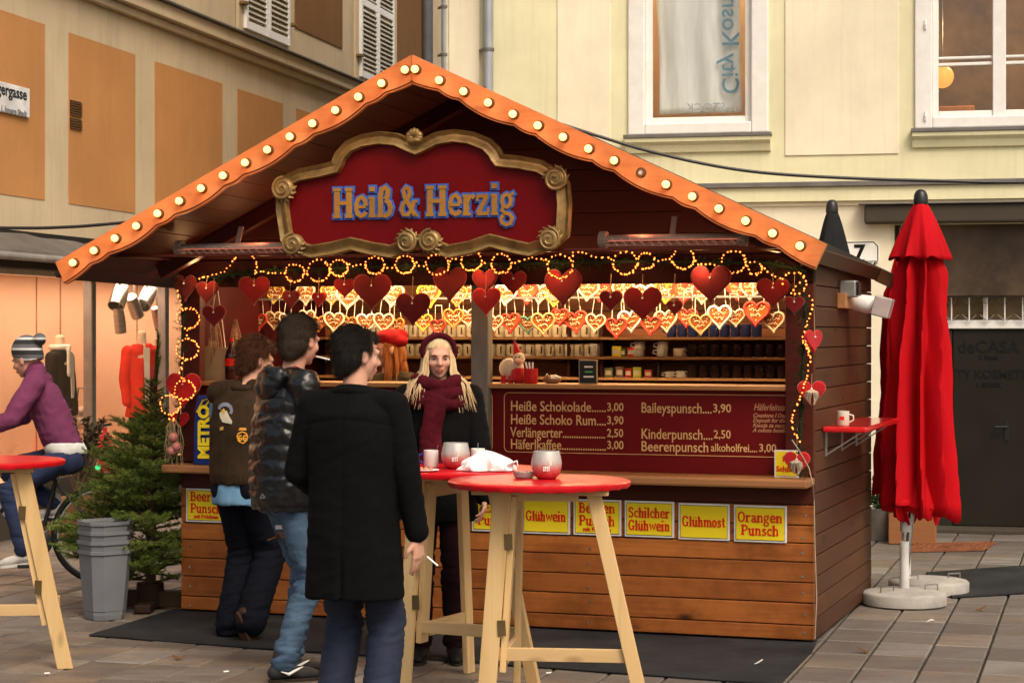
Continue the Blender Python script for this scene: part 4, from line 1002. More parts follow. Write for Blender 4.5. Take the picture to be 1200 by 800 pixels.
HR = [(217, 338, 34, M_DRED), (243, 343, 30, M_DRED), (251, 371, 30, M_DRED), (298, 341, 38, M_DRED), (341, 351, 24, M_DRED), (374, 351, 19, M_RED), (404, 338, 26, M_DRED), (436, 343, 48, M_DRED),
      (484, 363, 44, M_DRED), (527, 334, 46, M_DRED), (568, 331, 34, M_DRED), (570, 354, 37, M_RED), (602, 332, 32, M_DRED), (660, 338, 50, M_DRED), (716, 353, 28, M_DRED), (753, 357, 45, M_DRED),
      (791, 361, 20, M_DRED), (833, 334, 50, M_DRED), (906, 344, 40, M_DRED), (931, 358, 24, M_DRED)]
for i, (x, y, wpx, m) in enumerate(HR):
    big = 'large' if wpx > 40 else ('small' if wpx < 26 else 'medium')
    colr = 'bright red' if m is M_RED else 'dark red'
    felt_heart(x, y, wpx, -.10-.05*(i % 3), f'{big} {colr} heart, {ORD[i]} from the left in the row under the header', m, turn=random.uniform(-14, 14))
felt_heart(215, 458, 46, -.12, 'big red heart with lights over it on the left garland', M_RED, ztop=1.6, group='red hearts on the side garlands')
felt_heart(210, 494, 24, -.06, 'red heart tilted below the light loops on the left garland', M_RED, ztop=1.3, group='red hearts on the side garlands', turn=30)
felt_heart(953, 400, 30, -.14, 'red heart seen edge-on high on the right garland', M_RED, ztop=1.85, group='red hearts on the side garlands', turn=60)
felt_heart(951, 461, 33, -.16, 'bright red heart with a linen bow on the right garland', M_RED, ztop=1.5, group='red hearts on the side garlands', bow=True, turn=12)
felt_heart(934, 543, 31, -.14, 'lowest red heart with a pale bow at the right counter end', M_RED, ztop=1.2, group='red hearts on the side garlands', bow=True)
# ---------------------------------------------------------------- gingerbread hearts
M_GB = mat('gingerbread', (.30, .085, .02), .6, scale=30, bmp=.3)
ICE = {'cream': mat('icing_cream', (.80, .64, .42), .5), 'red': mat('icing_red', (.66, .05, .035), .5), 'white': mat('icing_white', (.85, .80, .70), .5),
       'yellow': mat('icing_yellow', (.80, .52, .06), .5), 'orange': mat('icing_orange', (.75, .25, .06), .5), 'green': mat('icing_green', (.08, .24, .17), .5), 'tan': mat('icing_tan', (.6, .36, .14), .5)}
M_RIB = mat('ribbon_white', (.75, .66, .55), .6)
def make_gb(colr, seed):
    rnd = random.Random(seed); W0 = .13
    t = thing('gingerbread_heart', 'x', 'gingerbread heart', (0, 0, -50))
    o_ = heart_outline(W0, 32); n = len(o_); c = MB(); vs = []; fs = []
    for (y, k) in ((-.007, .92), (0, 1), (.005, .94)):
        for x, z in o_: vs.append((x*k, y, z*k))
    for r_ in range(2):
        for i in range(n): fs.append((r_*n+i, r_*n+(i+1) % n, (r_+1)*n+(i+1) % n, (r_+1)*n+i))
    fs.append(tuple(range(n))); fs.append(tuple(range(3*n-1, 2*n-1, -1))); c.add(vs, fs); c.build('biscuit', M_GB, t)
    c = MB(); pts = []
    for k in range(64):
        a = k/64*len(o_); i = int(a); f = a-i; x = o_[i][0]*(1-f)+o_[(i+1) % n][0]*f; z = o_[i][1]*(1-f)+o_[(i+1) % n][1]*f; q = .90
        pts.append((x*q, -.010, z*q))
    c.tube(pts, [.0052+.0016*(k % 2) for k in range(64)], 5, closed=True); c.build('icing_rim', ICE[colr], t, smooth=True)
    c = MB()
    for row in range(2):
        z = .018-.022*row; x = -.034+.006*row; pts = []
        while x < .034-.008*row: pts.append((x, -.009, z+rnd.choice((-.006, .007, 0, .004)))); x += .0042
        c.tube(pts, .0022, 4)
    for a, b in ((-.012, -.036), (.012, -.036), (0, -.028), (0, -.044)): c.ball((a, -.008, b), .004, 6, 4)
    for a, b in ((-.035, .034), (.035, .034), (-.022, .04), (.022, .04)): c.ball((a, -.008, b), .0035, 6, 4)
    c.build('icing_writing', ICE['cream'], t)
    c = MB(); c.tube([(-.030, .004, .04), (-.026, .004, .10), (-.024, .004, .155)], .0022, 4); c.tube([(.030, .004, .04), (.026, .004, .10), (.024, .004, .155)], .0022, 4)
    c.tube([(-.026, .004, .155), (.026, .004, .155)], .0022, 4); c.build('ribbon', M_RIB, t)
    return t
protos = {}
GBL = [(285, 376, 19, 'tan'), (304, 378, 21, 'red'), (322, 376, 23, 'cream'), (336, 376, 18, 'white'), (360, 373, 20, 'cream'), (374, 380, 20, 'orange'), (392, 378, 25, 'cream'), (409, 381, 22, 'orange'),
       (430, 379, 24, 'white'), (450, 379, 25, 'cream'), (466, 382, 19, 'orange'), (497, 379, 22, 'yellow'), (514, 384, 20, 'red'), (532, 374, 25, 'orange'), (549, 373, 22, 'cream'), (581, 379, 20, 'cream'),
       (599, 379, 25, 'red'), (619, 381, 22, 'green'), (637, 380, 28, 'tan'), (657, 372, 22, 'red'), (675, 378, 28, 'red'), (698, 379, 23, 'cream'), (723, 385, 26, 'red'), (739, 377, 28, 'white'),
       (763, 382, 24, 'red'), (781, 377, 28, 'cream'), (805, 373, 24, 'red'), (821, 381, 26, 'tan'), (844, 372, 30, 'white'), (862, 373, 22, 'cream'), (887, 368, 31, 'red'), (907, 378, 26, 'cream')]
GBU = [(281, 345, 22, 'red'), (322, 345, 24, 'yellow'), (359, 346, 26, 'cream'), (389, 346, 26, 'orange'), (408, 350, 28, 'cream'), (460, 347, 28, 'cream'), (504, 347, 30, 'yellow'), (536, 348, 26, 'orange'), (556, 345, 20, 'cream'), (593, 346, 26, 'white'), (618, 345, 26, 'red'), (633, 345, 25, 'cream'), (650, 350, 22, 'yellow'),
       (689, 341, 26, 'cream'), (704, 343, 24, 'red'), (731, 342, 27, 'cream'), (757, 346, 26, 'white'), (781, 343, 28, 'yellow'), (802, 343, 28, 'red'), (823, 345, 25, 'cream'), (864, 340, 26, 'red'), (880, 340, 26, 'cream'), (905, 342, 24, 'orange')]
for row, lst, vv in (('lower', GBL, .985), ('upper', GBU, 1.12)):
    for i, (x, y, wpx, colr) in enumerate(lst):
        k = (colr, i % 2)
        first = k not in protos
        if first: protos[k] = make_gb(colr, len(protos))
        t = protos[k] if first else copy_tree(protos[k])
        p = S.pv(x, y, vv+.012*(i % 3)); Y = S.w(*p).y; s_ = wpx*Y/FPX/.13*1.10
        t.location = S.w(*p); t.rotation_euler = (0, R(random.uniform(-7, 7)), S.rot+R(random.uniform(-12, 12))); t.scale = (s_, 1, s_)
        t['label'] = f'gingerbread heart with {colr} icing rim, {ORD[i]} from the left in the {row} row'; t['group'] = f'gingerbread hearts in the {row} row'
# ---------------------------------------------------------------- mugs and goods on the shelves
def mug_mesh(r, h, m, handle=True):
    c = MB(); c.lathe([(r*.85, 0), (r, .006), (r, h), (r-.004, h), (r-.006, .008), (0.001, .008)], 14); return c
def mug(px, z, vv, label, m, group, r=.033, h=.082, handle=1, proto={}):
    p = S.pv(px, 400, vv); key = (m.name, r, h, handle)
    if key not in proto:
        t = thing('mug', label, 'mug', (0, 0, 0)); mug_mesh(r, h, m).build('cup', m, t, smooth=True)
        a = R(-70 if handle == 1 else 200)
        if handle:
            c = MB(); c.tube([(math.cos(a)*(r-.002), math.sin(a)*(r-.002), h*.78), (math.cos(a)*(r+.022), math.sin(a)*(r+.022), h*.75), (math.cos(a)*(r+.026), math.sin(a)*(r+.026), h*.45), (math.cos(a)*(r-.001), math.sin(a)*(r-.001), h*.25)], .0045, 6); c.build('handle', mat('handle_brown', (.05, .02, .012), .4) if handle == 1 and m is M_MUG else m, t, smooth=True)
        proto[key] = t
    else: t = copy_tree(proto[key])
    t.location = S.w(p[0], vv, z); t.rotation_euler = (0, 0, S.rot+R(random.uniform(-8, 8))); t['label'] = label; t['group'] = group; return t
M_MUG = mat('mug_glaze', (.66, .57, .40), .25, coat=.3, var=.08)
M_MUGW = mat('mug_white', (.62, .58, .5), .3, var=.05); M_MUGD = mat('mug_dark', (.025, .012, .012), .18); M_MUGB = mat('mug_blue', (.02, .03, .10), .2)
zs = [z+.0065 for z in shz]
for i in range(11): mug(576+i*11.4, zs[1], 1.84, f'cream mug, {ORD[i]} from the left on the middle shelf right of the grey post', M_MUG, 'cream mugs on the middle shelf')
for i in range(8): mug(470+i*11.2, zs[1], 1.84, f'cream mug, {ORD[i]} from the left on the middle shelf left of the grey post', M_MUG, 'cream mugs on the middle shelf')
for i in range(24):
    x = 440+i*11.2
    if 553 < x < 575: continue
    mug(x, zs[2], 1.84, f'cream mug, {ORD[i]} from the left on the top shelf behind the hearts', M_MUG, 'cream mugs on the top shelf')
for i in range(9): mug(787+i*12.5, zs[2], 1.84, f'dark blue mug, {ORD[i]} from the left on the top shelf', M_MUGB, 'dark blue mugs on the top shelf', handle=2)
for i in range(9): mug(812+i*13, zs[1], 1.84, f'dark brown mug, {ORD[i]} from the left on the middle shelf', M_MUGD, 'dark mugs on the middle shelf', handle=2)
for i in range(9): mug(812+i*13, zs[0], 1.84, f'dark brown mug, {ORD[i]} from the left on the bottom shelf', M_MUGD, 'dark mugs on the bottom shelf', handle=2)
mug(697, zs[1], 1.84, 'wide white mug at the right end of the cream mugs', M_MUGW, 'cups on the shelves', r=.042, h=.085)
for q, x, zz, lb_ in ((0, 749, 1, 'white cup stack between the red packet and the bowl'), (1, 776, 1, 'second white cup stack on the middle shelf'), ):
    for k in range(2): mug(x+k*1, zs[zz]+k*.045, 1.84, ('lower' if k == 0 else 'upper')+' cup of the '+lb_, M_MUGW, 'cups on the shelves', r=.036, h=.055, handle=2)
mug(797, zs[1], 1.84, 'broad cream bowl beside the dark mugs on the middle shelf', M_MUG, 'cups on the shelves', r=.045, h=.055, handle=0)
mug(785, zs[0], 1.84, 'small cream cup lying low on the bottom shelf', M_MUGW, 'cups on the shelves', r=.028, h=.04, handle=2)
mug(799, zs[0], 1.84, 'wider cream cup on the bottom shelf beside the dark mugs', M_MUGW, 'cups on the shelves', r=.038, h=.045, handle=2)
def packet(px, z, wd, h, col, label):
    p = S.pv(px, 400, 1.84); t = thing('packet', label, 'packet', S.w(p[0], 1.84, z), S.rot+R(random.uniform(-8, 8)), 'packets on the shelves')
    c = MB(); c.box((-wd/2, -.02, 0), (wd/2, .02, h)); c.build('carton', mat('carton_%d' % int(sum(col)*1000), col, .5), t, bevel=.004)
    c = MB(); c.box((-wd*.35, -.023, h*.25), (wd*.35, -.021, h*.7)); c.build('print_panel', M_MUG, t)
for a in ((723, zs[1], .062, .068, (.72, .55, .03), 'yellow packet on the middle shelf beside the wide mug'), (740, zs[1], .055, .06, (.55, .03, .02), 'red packet on the middle shelf beside the white cups'), (731, zs[1], .03, .055, (.10, .22, .05), 'narrow green packet between yellow and red packets'),
          (714, zs[0], .06, .065, (.12, .14, .05), 'olive packet leftmost on the bottom shelf'), (727, zs[0], .055, .07, (.22, .13, .10), 'brownish packet second on the bottom shelf'), (737, zs[0], .045, .06, (.6, .05, .03), 'red packet on the bottom shelf'), (747, zs[0], .055, .068, (.45, .5, .04), 'yellow-green packet on the bottom shelf'), (760, zs[0], .05, .05, (.5, .08, .05), 'red packet beside the dark bottle on the bottom shelf')): packet(*a)
def bottle(px, z, vv, h, m, label, cap=None, band=None):
    p = S.pv(px, 400, vv); t = thing('bottle', label, 'bottle', S.w(p[0], vv, z), S.rot); r = h*.15
    c = MB(); c.lathe([(r*.8, 0), (r, .01), (r, h*.3), (r*.9, h*.42), (r, h*.55), (r*.85, h*.68), (r*.35, h*.84), (r*.33, h*.93)], 16); c.build('glass_body', m, t, smooth=True)
    c = MB(); c.lathe([(r*.4, h*.93), (r*.4, h)], 12); c.build('cap', cap or M_BLACK, t)
    if band: c = MB(); c.lathe([(r*1.03, h*.35), (r*1.0, h*.42), (r*1.04, h*.53)], 16); c.build('bottle_band', band, t, smooth=True)
bottle(772, zs[0], 1.84, .13, M_MUGD, 'small dark bottle on the bottom shelf')
IC = 1.4255
bottle(271, IC, .2, .26, mat('cola', (.03, .006, .004), .08), 'dark bottle with red cap and red label on the left inner counter', M_LETR, M_LETR)
# paper bag hanging on the left, umbrella-like folds above
p = S.pv(254, 426, .25); t = thing('paper_bag', 'pale beige paper bag hanging at the left end of the stall', 'bag', S.w(*p), S.rot)
c = MB(); c.add([(-.085, -.03, -.12), (.085, -.03, -.12), (.085, .03, -.12), (-.085, .03, -.12), (-.09, -.035, .11), (.09, -.035, .10), (.09, .035, .10), (-.09, .035, .11)], [(0, 3, 2, 1), (0, 1, 5, 4), (1, 2, 6, 5), (2, 3, 7, 6), (3, 0, 4, 7)]); o = c.build('bag_body', mat('paper_beige', (.5, .36, .2), .7), t)
c = MB();
for s_ in (-1, 1): c.tube([(s_*.06, 0, .10), (s_*.03, 0, .32), (0, 0, .5)], .003, 5)
c.build('handle', M_RIB, t)
# streamer bunches (pale folded ribbons) on the left inner wall
for q, (x, y) in enumerate(((252, 395), (276, 400))):
    p = S.pv(x, y, .22+q*.25); t = thing('ribbon_bunch', ('left' if q == 0 else 'right')+' bunch of long ribbons hanging at the left end of the stall', 'ribbons', S.w(*p), S.rot); c = MB()
    for k in range(9):
        a = (k-4)/4; c.tube([(a*.01, 0, .14), (a*.035, .01*math.sin(k), .02), (a*.06, .01*math.cos(k), -.14+random.uniform(-.03, .03))], [.003, .006, .005], 5, sq=.4)
    c.build('ribbons', mat('ribbon_mix', (.42, .25, .15), .7, var=.6, scale=30), t, kind='stuff')
# gnome cow plush
p = S.pv(606, 452, .12); t = thing('plush_cow', 'white plush cow in a red pointed hat sitting on the inner counter', 'plush toy', S.w(p[0], .12, IC), S.rot)
M_PLW = mat('plush_cream', (.58, .47, .34), .95, sheen=.5, bmp=.8, bscale=150); M_PLP = mat('plush_pink', (.62, .33, .24), .9)
c = MB(); c.ball((-.055, .02, .085), (.062, .05, .062), 16, 10); c.ball((.0, 0, .09), (.04, .04, .05), 14, 9); c.build('body', M_PLW, t, smooth=True)
c = MB(); c.ball((.022, -.03, .145), (.036, .034, .036), 16, 10); c.ball((-.022, -.02, .163), (.016, .007, .008), 8, 6); c.ball((.062, -.02, .163), (.016, .007, .008), 8, 6); c.build('head', M_PLW, t, smooth=True)
c = MB(); c.ball((.026, -.058, .128), (.026, .02, .018), 12, 8); c.build('muzzle', M_PLP, t, smooth=True)
for s_ in (-1, 1): c = MB(); c.ball((.022+s_*.013, -.061, .155), .0045, 8, 6); c.build('eye', M_BLACK, t, smooth=True)
c = MB(); c.lathe([(.030, 0), (.024, .02), (.012, .06), (.002, .095)], 14, Matrix.Translation((.010, -.02, .165)) @ Matrix.Rotation(R(-14), 4, 'Y')); c.build('hat', M_RED, t, smooth=True)
c = MB(); c.ball((-.003, -.02, .26), .007, 8, 6); c.build('pompom', M_PLW, t, smooth=True)
c = MB(); c.lathe([(.05, .015), (.052, .03), (.040, .075), (.030, .09)], 16, Matrix.Translation((.01, -.01, 0))); c.build('coat', M_RED, t, smooth=True)
for x in (-.075, -.03, .01, .04): c = MB(); c.lathe([(.017, 0), (.018, .01), (.014, .045)], 12, Matrix.Translation((x, -.03, 0))); c.build('foot', M_RED, t, smooth=True)
p = S.pv(622, 452, .05); t = thing('red_tin', 'red cup on the inner counter in front of the plush cow', 'cup', S.w(p[0], .05, IC), S.rot)
mug_mesh(.042, .088, M_RED).build('cup', mat('tin_red', (.5, .01, .01), .3), t, smooth=True)
for x in (-.01, .0, .01): c = MB(); c.tube([(x, 0, .03), (x*2.2-.01, 0, .125)], .005, 6); c.build('stick', M_WHITE, t)
p = S.pv(647, 452, .1); t = thing('sweets_bowl', 'small bowl of wrapped sachets on the inner counter', 'bowl', S.w(p[0], .1, IC), S.rot)
c = MB(); c.lathe([(.03, 0), (.05, .012), (.06, .03), (.055, .03), (.03, .01)], 16); c.build('bowl', mat('bowl_brown', (.3, .17, .08), .5), t, smooth=True)
for k in range(7):
    c = MB(); M = Matrix.Translation((-.04+k*.013, random.uniform(-.02, .02), .03+random.uniform(0, .012))) @ Euler((random.uniform(0, 1), random.uniform(-1, 1), random.uniform(0, 3))).to_matrix().to_4x4(); c.box((-.018, -.003, -.012), (.018, .003, .012), M); c.build('sachet', random.choice([M_MUG, M_WHITE, mat('sachet_brown', (.25, .12, .05), .5)]), t)
a = S.pv(689, 452, .06); t = thing('table_menu', 'small black framed notice standing on the inner counter', 'notice', S.w(a[0], .06, IC), S.rot)
c = MB(); c.box((-.056, 0, 0), (.056, .012, .14)); c.build('frame', mat('notice_frame', (.3, .22, .13), .5), t, bevel=.003)
c = MB(); c.box((-.049, -.002, .007), (.049, .004, .133)); c.build('board', M_BLACK, t)
for z, wd, m in ((.095, .05, M_WHITE), (.066, .045, mat('green_print', (.1, .4, .12), .5)), (.038, .06, M_WHITE)): c = MB(); c.box((-wd/2+.005, -.004, z), (wd/2+.005, -.002, z+.009)); c.build('print_line', m, t)
# blue bag METRO
a = S.pv(232, 545, -.1); b = S.pv(262, 545, -.1); h = S.pv(240, 463, -.1)[2]-.922
t = thing('shopping_bag', 'blue shopping bag with yellow letters METRO on the left counter end', 'bag', S.w((a[0]+b[0])/2, -.1, .9225), S.rot)
wd = b[0]-a[0]; c = MB(); vs = []
for z, k in ((0, 1.0), (h*.5, 1.03), (h*.8, .97), (h, .82)):
    for x, y in ((-wd/2, -.06), (wd/2, -.06), (wd/2, .06), (-wd/2, .06)): vs.append((x*k, y*k+(.01 if z > 0 else 0), z))
c.add(vs, [(0, 3, 2, 1)]+[(r_*4+i, r_*4+(i+1) % 4, r_*4+4+(i+1) % 4, r_*4+4+i) for r_ in range(3) for i in range(4)]+[(12, 13, 14, 15)])
c.build('bag_body', mat('bag_blue', (.012, .03, .17), .4, bmp=.5, bscale=20), t, bevel=.008)
me = text_mesh('METRO', .098, .002, .005); me.materials.clear(); me.materials.append(mat('metro_yellow', (.85, .65, .02), .5))
o = obj('lettering', me, t, (-.01, -.067, .20)); o.rotation_euler = (0, R(-90), 0)
c = MB()
for pts in (((-.06, h-.10), (-.02, h-.03), (.03, h-.015), (.0, h-.06)), ((.0, h-.1), (.05, h-.06), (.07, h-.01))): c.tube([(x, -.062, z) for x, z in pts], .012, 6, sq=.4)
c.build('yellow_print', MATS['metro_yellow'], t, kind='stuff')
# ================================================================ GARLANDS AND FAIRY LIGHTS
def loopseg(cx, cy, r, a0, turns=-1.5, n=26): return [(cx+r*math.cos(R(a0)+turns*2*math.pi*k/n), cy+r*math.sin(R(a0)+turns*2*math.pi*k/n)*.92) for k in range(n+1)]
def light_string(path, vv, label, step=.0175, br=.0050, jit=.012):
    P3 = [Vector(S.pv(x, y, vv)) for x, y in path]; out = [P3[0]]
    for a, b in zip(P3[:-1], P3[1:]):
        n_ = max(1, int((b-a).length/.012))
        for k in range(n_): out.append(a.lerp(b, (k+1)/n_))
    o0 = out[0].copy(); rn = random.Random(len(path)); pts = [Vector((p.x-o0.x, rn.uniform(-.008, .008), p.z-o0.z)) for p in out]
    t = thing('fairy_lights', label, 'fairy lights', S.w(*o0), S.rot)
    c = MB(); c.tube(pts[::2], .0022, 4); c.build('cable', M_WIRE, t)
    c = MB(); d = 0; last = pts[0]
    for p in pts[1:]:
        d += (p-last).length; last = p
        if d >= step: d = 0; r_ = br*rn.uniform(.75, 1.15); c.ball((p.x+rn.uniform(-.004, .004), p.y-.008, p.z+rn.uniform(-.005, .005)), r_, 6, 4)
    c.build('light_beads', M_FAIRY, t, smooth=True, kind='stuff', fix=False)
top = [(229, 327), (240, 325), (252, 321), (262, 320)]+loopseg(287, 312, 15, 200, .55)+[(310, 318), (322, 321), (334, 320)]+loopseg(346, 320, 11, 170)+loopseg(374, 317, 13, 150)+loopseg(398, 314, 10, 140)+[(414, 312), (426, 309)]+loopseg(440, 311, 11, 180)+[(455, 314)]+\
    loopseg(475, 310, 11, 150)+[(492, 311)]+loopseg(513, 310, 13, 170)+[(530, 303), (540, 304)]+loopseg(553, 306, 12, 180)+[(572, 309)]+loopseg(588, 309, 12, 180)+[(604, 308), (622, 302), (640, 305)]+loopseg(657, 312, 15, 190)+[(672, 295), (685, 297), (697, 301), (715, 301)]+\
    loopseg(733, 308, 14, 190)+loopseg(757, 306, 10, 170)+[(772, 305), (786, 303)]+loopseg(801, 303, 13, 180)+[(818, 310), (838, 310)]+loopseg(860, 307, 14, 150)+loopseg(885, 314, 8, 160)+[(896, 315), (905, 322), (915, 326)]+loopseg(931, 332, 14, 180, .8)+[(941, 326), (946, 332)]
light_string(top, -.16, 'string of amber fairy lights looped along the header beam')
right = [(946, 345), (952, 352), (951, 365), (946, 377), (944, 388), (940, 398), (944, 405), (949, 412), (946, 405), (942, 398), (947, 410), (950, 420), (947, 431), (947, 442)]
right = right+[(943, 450), (937, 470), (931, 480), (928, 492), (930, 506), (936, 515), (939, 520)]
light_string(right, -.19, 'string of amber fairy lights down the right post', step=.0145)
left = [(209, 338), (210, 350), (214, 362)]+loopseg(221, 373, 13, -90, 1.5)+loopseg(220, 409, 13, -90, 1.5)+[(214, 425), (212, 440)]+loopseg(217, 457, 12, -90, 1.5)+loopseg(200, 474, 12, -90, 1.5)+[(205, 492), (198, 490)]
light_string(left, -.17, 'string of amber fairy lights in loops down the left post', step=.0145)
M_NEED = mat('dark_garland_green', (.018, .035, .012), .7, var=.6, scale=30)
def needles(c, a, b, n, ln, wd, rnd, droop=0, ang=(35, 75)):
    a = Vector(a); b = Vector(b); d = (b-a).normalized(); x = d.cross(Vector((.3, .2, 1))).normalized(); y = d.cross(x)
    for k in range(n):
        f = (k+rnd.random())/n; p = a.lerp(b, f); t = rnd.uniform(0, 2*math.pi); q = R(rnd.uniform(*ang))
        dr = (d*math.cos(q)+(x*math.cos(t)+y*math.sin(t))*math.sin(q)).normalized(); l = ln*rnd.uniform(.7, 1.1)
        s_ = dr.cross(Vector((rnd.uniform(-1, 1), rnd.uniform(-1, 1), rnd.uniform(-1, 1)))).normalized()*wd*.5
        i = len(c.v); c.v += [tuple(p-s_), tuple(p+s_), tuple(p+dr*l+s_*.3)]; c.f.append((i, i+1, i+2))
def garland(path, vv, label, rad=.05, dens=60):
    P3 = [Vector(S.pv(x, y, vv)) for x, y in path]; o0 = P3[0].copy(); rn = random.Random(3); t = thing('evergreen_garland', label, 'garland', S.w(*o0), S.rot)
    c = MB(); w_ = MB(); w_.tube([p-o0 for p in P3], .009, 6); w_.build('core_wire', M_WIRE, t)
    for a, b in zip(P3[:-1], P3[1:]):
        n_ = max(1, int((b-a).length/.022))
        for k in range(n_):
            p = a.lerp(b, rn.random())-o0
            for q in range(2):
                e = p+Vector((rn.uniform(-1, 1)*rad, rn.uniform(-1, .6)*rad, rn.uniform(-1.1, .7)*rad)); needles(c, p, e, dens//3, .022, .003, rn)
    c.build('greenery', M_NEED, t, kind='stuff', fix=False)
garland([(206, 330), (300, 318), (450, 312), (600, 309), (750, 306), (900, 308), (945, 318)], -.09, 'dark evergreen garland along the header beam', .045)
garland([(940, 320), (944, 380), (940, 440), (938, 500), (936, 556)], -.13, 'dark evergreen garland hanging down the right post', .065, 90)
garland([(214, 330), (214, 400), (211, 470), (206, 520)], -.10, 'dark evergreen garland hanging down the left post', .05)
# raffia hanging at left
p = S.pv(203, 500, -.16); t = thing('raffia_bow', 'dry raffia strands hanging under the left garland', 'raffia', S.w(*p), S.rot); c = MB()
for k in range(26):
    a = random.uniform(-1, 1); c.tube([(a*.01, 0, .05), (a*.05, random.uniform(-.03, .03), 0), (a*.05+random.uniform(-.03, .03), random.uniform(-.03, .03), -.08), (a*.07, 0, -.19+random.uniform(-.06, .06))], .0014, 3)
c.build('strands', mat('raffia_light', (.42, .33, .17), .8), t, kind='stuff')
# baubles pink under left garland
for q, (x, y) in enumerate(((203, 512), (207, 523), (201, 528))):
    p = S.pv(x, y, -.2); t = thing('pink_bauble', ('topmost', 'middle', 'lowest')[q]+' pink bauble under the left garland', 'bauble', S.w(*p), S.rot, 'pink baubles under the left garland')
    c = MB(); c.ball((0, 0, 0), .028, 14, 9); c.build('ball', mat('bauble_pink', (.5, .18, .16), .3), t, smooth=True); c = MB(); c.tube([(0, 0, .028), (0, .03, .09)], .0015, 4); c.build('hook', M_GREY, t)
# cable from lowest heart down the corner
pts = [S.pv(x, y, -.21) for x, y in ((928, 515), (938, 530), (948, 548), (952, 566))]+[S.pv(x, y, -.02) for x, y in ((954, 585), (955, 640), (957, 700), (955, 748))]
o0 = S.w(*pts[0]); c = MB(); c.tube([S.w(*p)-o0 for p in pts], .0035, 6); tag(c.build('power_cord', mat('cord_beige', (.35, .27, .2), .6), None, loc=o0, smooth=True), 'thin pale cord running down the right front corner of the stall', 'cord')
# ================================================================ SIDE SHELF, FLOODLIGHTS
uo = SW+.24; zt = 1.19
t = thing('side_shelf', 'red fold-down shelf on the right side wall of the stall', 'shelf', S.w(SW+.003, .24, zt), S.rot)
M_SHRED = mat('shelf_red', (.56, .012, .015), .18, coat=.5, var=.1)
c = MB(); c.box((0, 0, -.03), (.25, 1.32, .003)); c.build('board', M_SHRED, t, bevel=.01)
for v in (.12, .66, 1.2):
    c = MB(); c.beam((.0, v, -.17), (.0, v, -.03), .02, .012); c.beam((.006, v, -.16), (.20, v, -.034), .012, .008); c.build('bracket', mat('bracket_white', (.5, .48, .45), .4, .5), t)
p = S.pu(992, 488, SW+.12); t = thing('mug', 'white mug left on the red side shelf', 'mug', S.w(SW+.10, p[1], zt+.003), S.rot)
mug_mesh(.036, .085, M_MUGW).build('cup', M_MUGW, t, smooth=True); c = MB(); c.tube([(.034, 0, .065), (.058, 0, .06), (.06, 0, .035), (.034, 0, .02)], .005, 6); c.build('handle', M_MUGW, t, smooth=True)
c = MB(); c.box((-.012, -.0375, .035), (.012, -.034, .055)); c.build('print_mark', M_LETR, t)
p = S.pu(1000, 356, SW+.05); t = thing('floodlight', 'white floodlight on a wooden block at the stall side wall', 'floodlight', S.w(SW, p[1], p[2]), S.rot)
c = MB(); c.box((0, -.28, -.03), (.05, .10, .06)); c.build('wooden_block', wood('block_pine', (.42, .2, .08), (.3, .12, .05), 1, .6, 0), t, bevel=.004)
c = MB(); c.lathe([(.03, -.02), (.05, 0), (.055, .08), (.045, .13)], 16, Matrix.Translation((.06, 0, .01)) @ Matrix.Rotation(R(100), 4, 'Y')); c.build('lamp_body', M_WHITE, t, smooth=True)
M = Matrix.Translation((.23, -.02, -.02)) @ Matrix.Rotation(R(15), 4, 'Y'); c = MB(); c.box((-.055, -.06, -.06), (.05, .06, .06), M); c.build('lamp_head', mat('acrylic', (.45, .38, .36), .15, dirt=.5), t, bevel=.008)
c = MB(); c.tube([(.05, .02, .03), (.12, .09, .0), (.2, .06, -.02)], .006, 6); c.build('arm', M_WHITE, t)
p = S.pu(985, 325, SW); t = thing('floodlight', 'dark floodlight high under the right eave', 'floodlight', S.w(SW, p[1], 1.98), S.rot)
c = MB(); c.box((0, -.06, -.05), (.10, .06, .05)); c.build('lamp_body', M_GREY, t, bevel=.01); c = MB(); c.box((.10, -.05, -.04), (.115, .05, .04)); c.build('lamp_glass', M_BLACK, t)
# ================================================================ MATS
def gpoly(pts): return [(G(x, y).x, G(x, y).y) for x, y in pts]
def flat_mat(name, label, pts, th, m, z=.002):
    q = gpoly(pts); cx = sum(p[0] for p in q)/len(q); cy = sum(p[1] for p in q)/len(q)
    c = MB(); c.slab([(x-cx, y-cy) for x, y in q], 0, th); o = c.build(name, m, None, loc=(cx, cy, z), bevel=.003); return tag(o, label, 'mat')
M_RUB = mat('black_rubber', (.022, .023, .025), .75, scale=2.5, var=.5, bmp=.9, bscale=140, dirt=.4)
flat_mat('rubber_mat', 'dark grey rubber mat along the whole stall front', [(104, 745), (206, 714), (958, 752), (952, 764), (913, 803), (560, 777), (300, 760)], .009, M_RUB)
flat_mat('rubber_mat', 'black rubber mat on the paving at the right edge', [(1085, 672), (1330, 655), (1330, 688), (1116, 701), (1098, 690)], .012, M_RUB)
q = [G(x, y) for x, y in ((1075, 639), (1154, 635), (1167, 648), (1077, 647.5))]
t = thing('door_grating', 'rusty brown foot grating in front of the house entrance', 'grating', q[0], B.rot)
ux = (q[1]-q[0]); uy = (q[3]-q[0]); c = MB()
for f in (0, 1): c = MB(); c.beam(uy*f+Vector((0, 0, .012)), uy*f+ux+Vector((0, 0, .012)), .03, .02); c.build('frame_bar', mat('rust', (.20, .075, .035), .8, var=.4), t)
for k in range(19): c = MB(); f = k/18; c.beam(ux*f+Vector((0, 0, .010)), ux*f+uy+Vector((0, 0, .010)), .018, .016); c.build('slat', MATS['rust'], t)
p = G(1069, 638); t = thing('wooden_box', 'plain brown box standing behind the parasol poles', 'box', p, B.rot)
